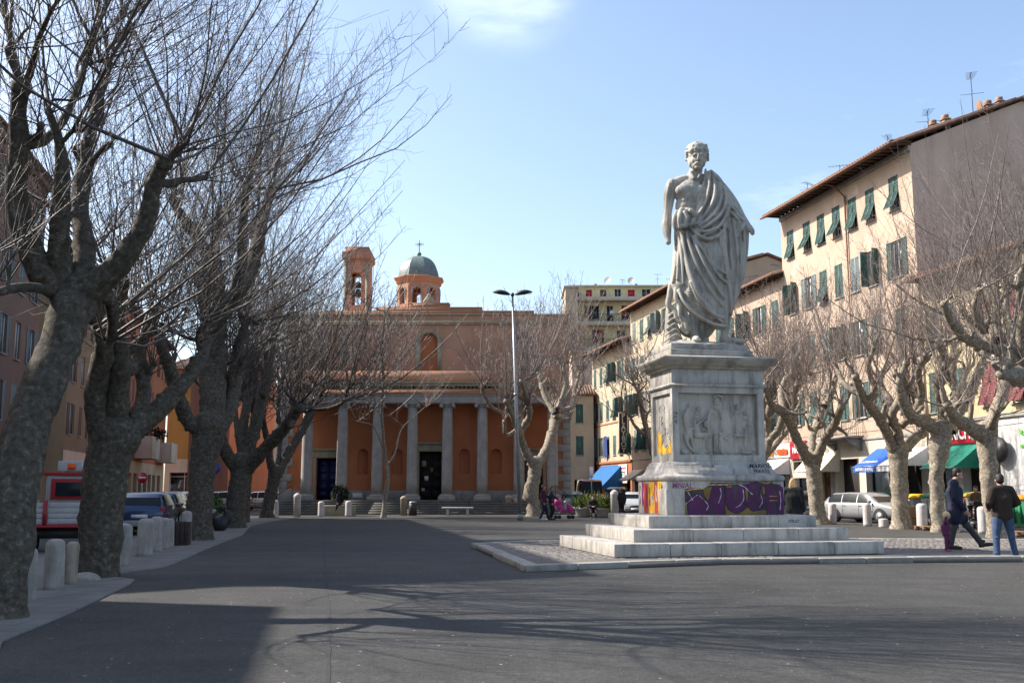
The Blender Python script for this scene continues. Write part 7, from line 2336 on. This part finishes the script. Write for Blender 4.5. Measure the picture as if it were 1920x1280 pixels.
MB().box(-.7, .7, .2, 2.4, .36, .60).build('chassis', M['black'], ap)

# =================================================================== STREET FURNITURE
def bollard(label, px, py, wpx, hpx, mat, group, kind='round', D=None):
    g = G(px, py) if D is None else Vector((P(px, py, D).x, D, 0))
    D_ = g.y
    r_ = wpx / 2 * D_ / 1900; h = hpx * D_ / 1900 * 1.01
    o = MB().lathe([(r_ * 1.03, -.02), (r_ * 1.02, h * .1), (r_, h * .5), (r_ * .985, h * .86), (r_ * .93, h * .93), (r_ * .70, h * .98), (r_ * .35, h)] if kind == 'round' else
                   [(r_, -.02), (r_, h * .8), (r_ * 1.08, h * .82), (r_ * 1.05, h * .9), (r_ * .6, h * .97), (r_ * .2, h)], (0, 0, 0), 20).build('stone_bollard', mat, None, smooth=True)
    o.location = (g.x, g.y, 0.02)
    o.rotation_euler = (R(random.uniform(-1.2, 1.2)), R(random.uniform(-1.5, 1.5)), random.uniform(0, 6))
    for p in o.data.polygons: p.use_smooth = len(p.vertices) == 4
    tag(o, label, 'bollard', group)
    return o
gl = 'stone bollards along the left pavement'
for lab, px, py, w_, h_, mt in [('pale stone bollard just right of the nearest tree trunk base', 50, 1130, 30, 96, 'bollard'), ('pale stone bollard standing clear between the first two trees', 100, 1107, 35, 90, 'bollard'),
                                ('brown stained bollard touching the second tree from the front', 131, 1097, 23, 76, 'bollard_dirty'), ('stone bollard partly behind the second left trunk on its right side', 226, 1062, 34, 76, 'bollard'),
                                ('wide pale bollard, nearest of the close-set row after the second tree', 270, 1044, 29, 68, 'bollard'), ('bollard overlapping the wide pale one on its right', 291, 1036, 24, 64, 'bollard'),
                                ('third bollard of the close-set left row', 308, 1030, 20, 56, 'bollard'), ('bollard directly before the dark wooden box', 316, 1027, 19, 52, 'bollard'),
                                ('bollard immediately left of the third tree trunk', 348, 1017, 19, 56, 'bollard'), ('bollard immediately right of the third tree trunk', 388, 1001, 15, 46, 'bollard'), ('small bollard beside the black waste sack on the left', 398, 994, 12, 38, 'bollard')]:
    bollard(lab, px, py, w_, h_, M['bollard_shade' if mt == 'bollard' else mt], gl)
gc = 'stone posts in front of the church'
for lab, px, py, w_, h_, mt, kd in [('short post beside the tree left of the church corner', 517, 970, 10, 31, 'bollard', 'round'), ('tall capped post below the first church column', 557, 969, 13, 43, 'bollard', 'cap'), ('low post in front of the blue church door', 602, 968, 12, 27, 'bollard', 'round'),
                                    ('low post next to the church flower tub', 653, 968, 12, 28, 'bollard', 'round'), ('capped post next to the steel litter bin', 757, 966, 12, 35, 'bollard_dirty', 'cap'), ('stained capped post next to the lamp post foot', 954, 963, 13, 34, 'bollard_dirty', 'cap'), ('dark post tucked behind the stained capped one', 966, 963, 9, 28, 'bollard_dirty', 'round')]:
    bollard(lab, px, py, w_, h_, M[mt], gc, kd)
bollard('tall rounded stone post beside the man in black and the spiky plants', 1153, 966, 15, 52, M['bollard'], None, 'cap', D=55)
gr = 'stone bollards along the shop side'
for lab, px, py, w_, h_ in [('stone bollard with a dark ring right of the ringed plane tree', 1561, 982, 15, 37), ('stone bollard in front of the silver estate car bonnet', 1627, 986, 15, 41), ('short broken bollard stump beside the silver estate car', 1657, 988, 17, 15),
                            ('stone bollard between the brown box and the next tree', 1730, 993, 19, 47), ('white bollard behind the striding man', 1809, 997, 17, 46), ('white bollard left of the man in blue jeans', 1845, 1000, 19, 48), ('thin white post beyond the rear of the silver estate car', 1573, 960, 11, 34)]:
    bollard(lab, px, py, w_, h_, M['bollard'], gr)
st_ = MB().sphere((0, 0, .03), (.26, .18, .13), 12).box(-.2, .1, -.14, .1, -.02, .1)
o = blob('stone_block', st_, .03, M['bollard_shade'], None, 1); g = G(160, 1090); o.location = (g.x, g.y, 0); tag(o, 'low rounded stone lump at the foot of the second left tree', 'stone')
# wooden planter box, waste sack, bin
g = G(332, 1024)
t = thing('planter_box', 'dark stained wooden box between the left bollards', 'box', (g.x, g.y, 0.03), R(10))
for k in range(5):
    MB().box(-.30 + k * .12, -.30 + k * .12 + .11, 0, .5, 0, .62 + .01 * (k % 2)).build('plank', M['old_wood'], t, bevel=.01)
g = G(20, 1140)
t = thing('litter_bin', 'black square litter bin behind the nearest trunk foot', 'bin', (g.x + .02, g.y - .1, 0.03), R(12))
MB().box(-.12, .14, -.12, .12, 0, .62).build('bin_body', M['black'], t, bevel=.02)
MB().box(-.14, .16, -.14, .14, .621, .66).build('lid', M['dark_metal'], t, bevel=.01)
g = G(412, 996)
sk = MB().sphere((0, 0, .28), (.30, .28, .32), 12).sphere((.22, .1, .5), (.2, .18, .3), 8).sphere((-.22, .05, .45), (.2, .18, .28), 8).sphere((.1, -.1, .85), (.12, .12, .12), 8)
o = blob('rubbish_sack', sk, .04, M['black'], None, 1); o.location = (g.x, g.y, 0); tag(o, 'heap of black rubbish sacks beside the fourth left tree', 'rubbish sack')
def cyl_bin(label, px, py, r_, h, mat):
    g = G(px, py)
    t = thing('litter_bin', label, 'bin', (g.x, g.y, 0))
    MB().lathe([(r_, .04), (r_, h * .9), (r_ * .96, h * .905)], (0, 0, 0), 18).build('bin_body', mat, t, smooth=False)
    MB().lathe([(r_ * 1.04, h * .906), (r_ * .9, h * .98), (r_ * .4, h * 1.02)], (0, 0, 0), 18).build('lid', M['metal'], t)
cyl_bin('dark steel litter bin with bright lid in front of the church', 774, 967, .24, .85, M['dark_metal'])
# benches
def bench(label, px, py, w_, rz=0):
    g = G(px, py)
    t = thing('stone_bench', label, 'bench', (g.x, g.y, 0), rz)
    MB().box(-w_ / 2, w_ / 2, -.25, .25, .40, .50).build('seat', M['bollard'], t, bevel=.02)
    for x in (-w_ / 2 + .28, w_ / 2 - .42):
        MB().box(x, x + .14, -.2, .2, 0, .398).build('leg', M['bollard'], t, bevel=.01)
bench('white stone bench in front of the church steps', 858, 966, 1.9)
bench('stone bench under the seated person in black', 1098, 966, 1.6)
pg = MB().tube([(-.12, 0, .14), (0, 0, .13), (.1, 0, .17)], [.015, .055, .03], 8).sphere((.13, 0, .2), .03, 8).tube([(0, 0, .1), (0, 0, .0)], .008, 4)
o = blob('pigeon', pg, .012, plain('pigeon_grey', (.08, .085, .1), .8), None, 1); g = G(857, 965); o.location = (g.x, g.y - .3, 0); tag(o, 'grey pigeon on the ground under the white stone bench', 'pigeon')
# plants
def leaf_clump(name, root, c, r_, n, mat, w_=.06, L_=.35, up=.3, seed=0):
    q = np.random.default_rng(seed); m_ = MB(); V, F = [], []
    for i in range(n):
        d = q.normal(0, 1, 3); d /= np.linalg.norm(d); p = np.array(c) + d * np.array(r_) * q.uniform(.3, 1) ** .5
        e = q.normal(0, 1, 3) + d + np.array([0, 0, up]); e /= np.linalg.norm(e); s = np.cross(e, q.normal(0, 1, 3)); s /= np.linalg.norm(s)
        l = L_ * q.uniform(.5, 1.2); ww_ = w_ * q.uniform(.6, 1.2)
        b = len(V); V += [p - s * ww_ * .3, p + e * l * .5 - s * ww_ * .5, p + e * l, p + e * l * .5 + s * ww_ * .5]; F.append((b, b + 1, b + 2, b + 3))
    o = m_.add(np.array(V), F).build(name, mat, root)
    tag(o, kind='stuff')
    return o
def spiky(root, c, n, L_, seed, mat):
    q = np.random.default_rng(seed); m_ = MB()
    for i in range(n):
        a = q.uniform(0, 6.28); e = q.uniform(.2, 1.35)
        d = np.array([math.cos(a) * math.cos(e), math.sin(a) * math.cos(e), math.sin(e)]); s = np.array([-math.sin(a), math.cos(a), 0]) * .035
        c_ = np.array(c); l = L_ * q.uniform(.7, 1.1)
        p1_ = c_ + d * l * .55; p2_ = c_ + d * l + np.array([0, 0, -.18 * l * math.cos(e)])
        m_.add([c_ - s, c_ + s, p1_ + s, p1_ - s, p2_], [(0, 1, 2, 3), (3, 2, 4)])
    o = m_.build('leaves', mat, root); tag(o, kind='stuff')
for k, (px, D, z, lab, L_) in enumerate([(1096, 58, .55, 'spiky green plants in a low stone tub right of the silver hatchback', 1.15), (1124, 57, .5, 'spiky pale green plants in the tub between bench and stone post', 1.05)]):
    q_ = P(px, 960, D)
    t = thing('potted_plant', lab, 'plant', (q_.x, D, 0))
    MB().lathe([(.42, 0), (.5, .1), (.52, .42), (.58, .46), (.58, .52), (.46, .52)], (0, 0, 0), 18).build('tub', M['church_stone'], t)
    for s in range(4): spiky(t, (-.5 + s * .34, .1 * (s % 2), z), 42, L_, 30 + s + 9 * k, M['leaves'] if s % 2 == k else M['leaves_yellow'])
    leaf_clump('foliage', t, (.1, 0, z + .15), (.6, .4, .35), 260, M['leaves_yellow'] if k else M['leaves'], .08, .22, seed=k)
q_ = P(636, 960, 62)
t = thing('potted_plant', 'dark shrub in a square stone tub before the church steps', 'plant', (q_.x + .1, 61, 0))
MB().box(-.9, 1.0, -.4, .4, 0, .62).build('tub', M['church_trim'], t, bevel=.02)
MB().tube([(.1, 0, .6), (.1, 0, 1.2)], .05, 6).build('stem', M['wood'], t)
leaf_clump('foliage', t, (.1, 0, 1.25), (.5, .4, .5), 900, M['leaves_dark'], .10, .18, seed=5)
q_ = P(300, 860, 100)
t = thing('potted_plant', 'dark balcony plants trailing over the walled balcony of the orange house', 'plant', (q_.x - 1.2, 99, 6.6)); leaf_clump('foliage', t, (0, 0, .3), (2.2, .5, .6), 900, M['leaves_dark'], .16, .3, seed=6)
q_ = P(397, 955, 46)
t = thing('potted_plant', 'green bush behind the rubbish sacks', 'plant', (q_.x, 46, 0)); MB().lathe([(.25, 0), (.32, .35)], (0, 0, 0), 12).build('tub', M['terracotta'], t); leaf_clump('foliage', t, (0, 0, .8), (.45, .4, .5), 500, M['leaves'], .10, .2, seed=8)

# double-headed street lamp
g = G(975, 975)
lt = thing('street_lamp', 'tall grey street lamp with two black hooded heads', 'street lamp', (g.x, g.y, 0))
topP = P(961, 556, g.y)
ex, ez = topP.x - g.x, topP.z
MB().tube([(0, 0, 0), (ex * .5, 0, ez * .5), (ex, 0, ez)], [.105, .085, .05], 12).build('pole', M['metal'], lt, smooth=True)
MB().lathe([(.14, 0), (.14, .25), (.11, .3)], (0, 0, 0), 14).build('base', M['metal'], lt)
MB().sphere((ex + .0, 0, ez + .1), (.10, .10, .12), 10).build('hub', M['black'], lt)
for s in (-1, 1):
    hd_ = MB(); v = []; k = 14; nn_ = 10
    for i in range(nn_ + 1):
        t_ = i / nn_
        w_ = .06 + .17 * math.sin(math.pi * min(1, t_ * 1.05)) ** .7 if 0 < t_ < 1 else .05
        for j in range(k):
            a = 2 * math.pi * j / k
            zz_ = math.sin(a) * w_ * (.75 if math.sin(a) > 0 else .28)
            v.append((ex + s * (.12 + .92 * t_), math.cos(a) * w_ * 1.3, ez + .10 + .20 * t_ * (1 - t_ * .35) + zz_))
    f = [(i * k + j, i * k + (j + 1) % k, (i + 1) * k + (j + 1) % k, (i + 1) * k + j) for i in range(nn_) for j in range(k)] + [tuple(range(k))[::-1], tuple(nn_ * k + j for j in range(k))]
    hd_.add(v, f)
    h_ = hd_.build('lamp_head', M['black'], lt, smooth=True)
    MB().sphere((ex + s * .72, 0, ez + .20), (.26, .17, .055), 12).build('lamp_glass', M['lamp_clear'], h_, smooth=True)
MB().tube([(ex * .55, 0, ez * .55), (ex * .55, 0, ez * .55 + .12)], .11, 12).build('collar', M['metal'], lt)

# signs
def round_sign(label, px, py, D, r_, col, kind):
    q_ = P(px, py, D)
    t = thing('road_sign', label, 'road sign', (q_.x, D, 0))
    MB().tube([(0, .04, 0), (0, .04, q_.z + r_)], .03, 8).build('post', M['metal'], t)
    v, f = lathe_y((0, 0, q_.z), r_, .02)
    MB().add(v, f).build('disc', col, t)
    z = q_.z
    if kind == 'arrow':
        MB().add([(-r_ * .13, -.014, z - r_ * .6), (r_ * .13, -.014, z - r_ * .6), (r_ * .13, -.014, z + r_ * .1), (r_ * .42, -.014, z + r_ * .1), (0, -.014, z + r_ * .65), (-r_ * .42, -.014, z + r_ * .1), (-r_ * .13, -.014, z + r_ * .1)], [(0, 1, 2, 3, 4, 5, 6)]).build('arrow', M['white'], t)
    else:
        MB().box(-r_ * .68, r_ * .68, -.016, -.012, z - r_ * .16, z + r_ * .16).build('bar', M['white'], t)
round_sign('round blue road sign with a white arrow pointing up', 401, 877, 52, .34, M['sign_blue'], 'arrow')
round_sign('round red no-entry sign in front of the left shops', 267, 895, 62, .33, M['sign_red'], 'bar')
q_ = P(1109, 885, 66)
t = thing('road_sign', 'narrow white sign panel on a thin pole above the orange van', 'road sign', (q_.x, 66, 0))
MB().tube([(0, .04, 0), (0, .04, q_.z + .7)], .03, 8).build('post', M['metal'], t); MB().box(-.12, .12, 0, .02, q_.z - .35, q_.z + .35).build('panel', M['white'], t)

# shop fronts: awnings and lettering (positions along the right-hand facades)
def on_front(px, D=None):
    u = (px - 960) / 1900
    D_ = 31.85 / (u + .21)
    return D_
def place_awning(label, px_far, px_near, ztop, zbot, out, mat, **kw):
    Df, Dn = on_front(px_far), on_front(px_near)
    p = RF(Df, .04)
    return awning('', label, (p.x, p.y, 0), RRZ, rlen(Dn, Df), out, ztop, zbot, mat, **kw)
aw = place_awning('blue awning with white script lettering over a shop', 1642, 1688, 3.75, 2.75, 1.5, M['cloth_blue'], val=.3)
for s_, z_, sz in (('l.l. Gabrielson', 3.02, .34), ('NEGOZIO  &  MARE', 2.6, .2)):
    pass
wA = rlen(on_front(1688), on_front(1642))
sl_ = math.atan2(1.0, 1.5)
text('lettering', 'L.L.Calcetteria', .30, M['white'], aw, (wA * .42, -1.16, 2.985 + .03), rot=(R(90) - (R(90) - sl_), 0, 0), shear=.35, bold=.006, depth=.002)
text('lettering', 'INTIMO & MARE', .24, M['white'], aw, (wA * .5, -1.53, 2.59), bold=.006, depth=.002)
place_awning('white striped awning right of the blue one', 1694, 1738, 3.7, 2.75, 1.7, M['cloth_white'], val=.28)
place_awning('green awning under the red and white lettering', 1772, 1836, 3.65, 2.55, 1.5, M['cloth_green'], val=.05)
place_awning('white awning beside the orange lettering', 1442, 1478, 3.55, 2.55, 1.6, M['cloth_white'], val=.06)
place_awning('curved cream awning behind the ringed plane tree', 1520, 1572, 3.9, 2.6, 1.3, M['cloth_cream'], val=.35)
place_awning('sky blue awning under the vertical black sign', 1127, 1166, 4.0, 1.6, 2.4, M['cloth_sky'], val=.1)
place_awning('small cream awning right of the red shop sign', 1186, 1205, 3.4, 2.5, 1.4, M['cloth_cream'], val=.1)

def board(label, px_far, px_near, z0, z1, out, mat):
    Df, Dn = on_front(px_far), on_front(px_near)
    p = RF(Df, .06)
    t = thing('shop_sign', label, 'shop sign', (p.x, p.y, 0), RRZ)
    w_ = rlen(Dn, Df)
    MB().box(0, w_, -out, 0, z0, z1).build('board', mat, t, bevel=.01)
    return t, w_
t, w_ = board('shop sign reading TRICHO in white on red beside a blue emblem', 1750, 1838, 3.72, 4.62, .10, M['sign_red'])
xl_ = lambda px: rlen(on_front(px), on_front(1750))
o = text('lettering', 'TRICH', .92, M['white'], t, ((xl_(1779) + xl_(1824)) / 2, -.13, 4.2), bold=.012, depth=.02, spacing=.95)
o.scale.x = (xl_(1824) - xl_(1779)) / max(.1, o.dimensions.x)
o = text('lettering', 'A', .92, M['white'], t, (xl_(1762), -.13, 4.2), bold=.012, depth=.02)
we_ = xl_(1833)
v, f = lathe_y((we_, -.14, 4.2), .40, .04); MB().add(v, f).build('emblem', M['white'], t)
v, f = lathe_y((we_, -.165, 4.2), .32, .02); MB().add(v, f).build('emblem_centre', M['sign_blue'], t)
t, w_ = board('white shop sign with orange and red bubble letters', 1432, 1482, 3.62, 4.5, .08, M['white'])
text('lettering', 'RINO', .62, M['orange'], t, (w_ * .22, -.12, 4.0), bold=.05, depth=.05)
text('lettering', 'O', .55, M['bin_grey'], t, (w_ * .50, -.12, 4.0), bold=.0, depth=.01)
text('lettering', 'mnmo', .50, M['orange_red'], t, (w_ * .76, -.12, 4.02), bold=.06, depth=.05)
text('lettering', 'V', .5, M['violet'], t, (w_ * .16, -.12, 4.62), bold=.03, depth=.05, shear=.4)
t, w_ = board('red and white shop sign left of the ringed plane tree', 1483, 1512, 3.45, 4.6, .1, M['sign_red'])
text('lettering', 'MARE', .5, M['white'], t, (w_ * .5, -.13, 4.0), bold=.02, depth=.02)
text('lettering', 'moda', .3, M['white'], t, (w_ * .5, -.13, 4.38), bold=.01, depth=.02)
p = RF(on_front(1177), .05)
t = thing('shop_sign', 'black vertical sign with cream letters on the corner house', 'shop sign', (p.x - .8, p.y, 0), R(3)); w_ = .78
MB().box(0, w_, -.10, 0, 5.0, 8.9).build('board', M['black'], t, bevel=.01)
MB().box(-.05, w_ + .05, -.10, .02, 4.94, 5.0).box(-.05, w_ + .05, -.10, .02, 8.9, 8.96).box(-.05, -.002, -.1, .02, 5.0, 8.9).box(w_ + .002, w_ + .05, -.1, .02, 5.0, 8.9).build('sign_frame', M['cloth_cream'], t)
sw_ = w_
for k, c_ in enumerate('PLAYBOY'):
    text('lettering', c_, .66, M['cloth_cream'], t, (w_ * .5, -.13, 8.6 - k * .545), bold=.02, depth=.01)
t, w_ = board('white poster sign with dark print beside the sky blue awning', 1161, 1176, 2.2, 4.0, .08, M['white'])
text('lettering', 'TUTTO', .55, M['dark'], t, (w_ * .5, -.09, 3.1), bold=.015, depth=.005)
MB().box(w_ * .1, w_ * .9, -.09, -.081, 3.55, 3.7).build('print_band', M['sign_red'], t); MB().box(w_ * .1, w_ * .9, -.09, -.081, 2.4, 2.55).build('print_band', M['dark'], t)
# green logo on the white tiles
Dl = on_front(1915); p = RF(Dl, .05)
t = thing('shop_sign', 'small green leaf logo with green letters on the white tiles', 'shop sign', (p.x, p.y, 0), RRZ)
MB().sphere((.0, -.03, 4.05), (.10, .02, .13), 12).sphere((.14, -.03, 3.92), (.07, .02, .06), 10).build('logo', M['leaf_green'], t)
text('lettering', 'erre', .24, M['leaf_green'], t, (.1, -.03, 3.45), bold=.01, depth=.01)
# round grey clock-like dish by the green awning, poster board
Dl = on_front(1880); p = RF(Dl, .35)
t = thing('shop_sign', 'round dark disc sign on a bracket beside the green awning', 'shop sign', (p.x, p.y, 0), RRZ)
v, f = lathe_y((0, 0, 3.3), .60, .10); MB().add(v, f).build('disc', M['dark_metal'], t)
MB().tube([(0, .05, 3.3), (0, .33, 3.3)], .04, 6).build('bracket', M['dark_metal'], t)
# blue flag cloth hanging from the corner house
Dl = on_front(1136); p = RF(Dl, .10)
t = thing('flag', 'dark blue cloth hanging below a window of the corner house', 'flag', (p.x, p.y, 0), RRZ)
m_ = MB()
for i in range(8):
    a, b = i * .12, (i + 1) * .12
    m_.quad((a, -.1 - .04 * (i % 2), 4.6 + .05 * i), (b, -.1 - .04 * ((i + 1) % 2), 4.6 + .05 * i), (b, -.15 - .04 * ((i + 1) % 2), 7.0), (a, -.15 - .04 * (i % 2), 7.0))
m_.build('cloth', C_blue, t)

# wheeled bins and boxes on the shop side
def skip(label, px, D, w_, h_, body, lid, rz=None, cat='bin'):
    q_ = P(px, 950, D)
    t = thing('waste_container', label, cat, (q_.x, D, 0), RRZ if rz is None else rz, 'waste containers behind the bollards')
    b_ = MB(); b_.add([(-w_ / 2 + .1, -.4, .2), (w_ / 2 - .1, -.4, .2), (w_ / 2 - .1, .4, .2), (-w_ / 2 + .1, .4, .2), (-w_ / 2, -.52, h_), (w_ / 2, -.52, h_), (w_ / 2, .52, h_), (-w_ / 2, .52, h_)],
           [(3, 2, 1, 0), (4, 5, 6, 7), (0, 1, 5, 4), (1, 2, 6, 5), (2, 3, 7, 6), (3, 0, 4, 7)])
    b_.build('container', body, t, bevel=.03)
    l_ = MB(); l_.extrude([(-.56, h_ + .005), (-.5, h_ + .12), (0, h_ + .2), (.5, h_ + .12), (.56, h_ + .005)], -w_ / 2 - .04, w_ / 2 + .04); l_.build('lid', lid, t)
    for k in range(3):
        x = -w_ / 2 + w_ * (k + 1) / 4
        MB().box(x - .02, x + .02, -.56, -.44, .3, h_ - .1).build('rib', body, t)
    for x in (-w_ / 2 + .15, w_ / 2 - .15):
        v, f = lathe_y((x, -.35, .1), .1, .06); MB().add(v, f).build('wheel', M['rubber'], t)
skip('grey container with a yellow lid between the plane trunks', 1717, 45.0, 1.3, 1.15, M['bin_grey'], M['yellow_paint'])
skip('dark container with a green lid behind the striding man', 1770, 43.0, 1.7, 1.2, M['bin_grey'], M['green_plastic'])
skip('maroon container with a green lid right of the striding man', 1818, 41.5, 1.6, 1.25, M['shutter_red'], M['green_plastic'])
skip('container with a yellow lid behind the white bollard', 1850, 40.0, 1.2, 1.25, M['bin_grey'], M['yellow_paint'])
skip('green container with an orange lid at the right frame edge', 1922, 38.0, 1.5, 1.15, M['green_plastic'], M['orange'])
q_ = P(1703, 990, 42.2)
t = thing('cardboard_box', 'tall brown box standing behind the second shop-side plane tree', 'box', (q_.x, 42.2, 0), R(8))
MB().box(-.35, .35, -.3, .3, 0, .85).build('carton', M['cardboard'], t, bevel=.01); MB().box(-.35, .35, -.305, -.3005, .38, .42).build('tape', M['wood'], t)
for k, px in enumerate((1748, 1905)):
    D_ = 39 - 5 * k
    q_ = P(px, 990, D_)
    t = thing('pallet', ['low wooden pallet beside the tree behind the striding man', 'low wooden pallet at the right edge behind the man in jeans'][k], 'pallet', (q_.x, D_, 0), RRZ)
    for s in range(5):
        MB().box(-.6, .6, -.4 + s * .18, -.4 + s * .18 + .12, .14, .165).build('board', M['wood'], t)
    for x in (-.55, -.05, .45):
        MB().box(x, x + .1, -.4, .44, 0, .138).build('bearer', M['wood'], t)
# overhead cables over the shop side
for k, (a, b, sag) in enumerate([((14.0, 66, 4.6), (24, 30, 5.2), .9), ((14.2, 66, 4.35), (24.2, 30, 4.9), 1.2)]):
    A = [Vector(a).lerp(Vector(b), t_) - Vector((0, 0, sag * 4 * t_ * (1 - t_) * .5)) for t_ in np.linspace(0, 1, 14)]
    o = MB().tube([tuple(p + Vector((-.3, 0, 0))) for p in A], .014, 4).build('overhead_cable', M['black'])
    tag(o, ['upper black cable slung along the shop fronts', 'lower black cable slung along the shop fronts'][k], 'cable')
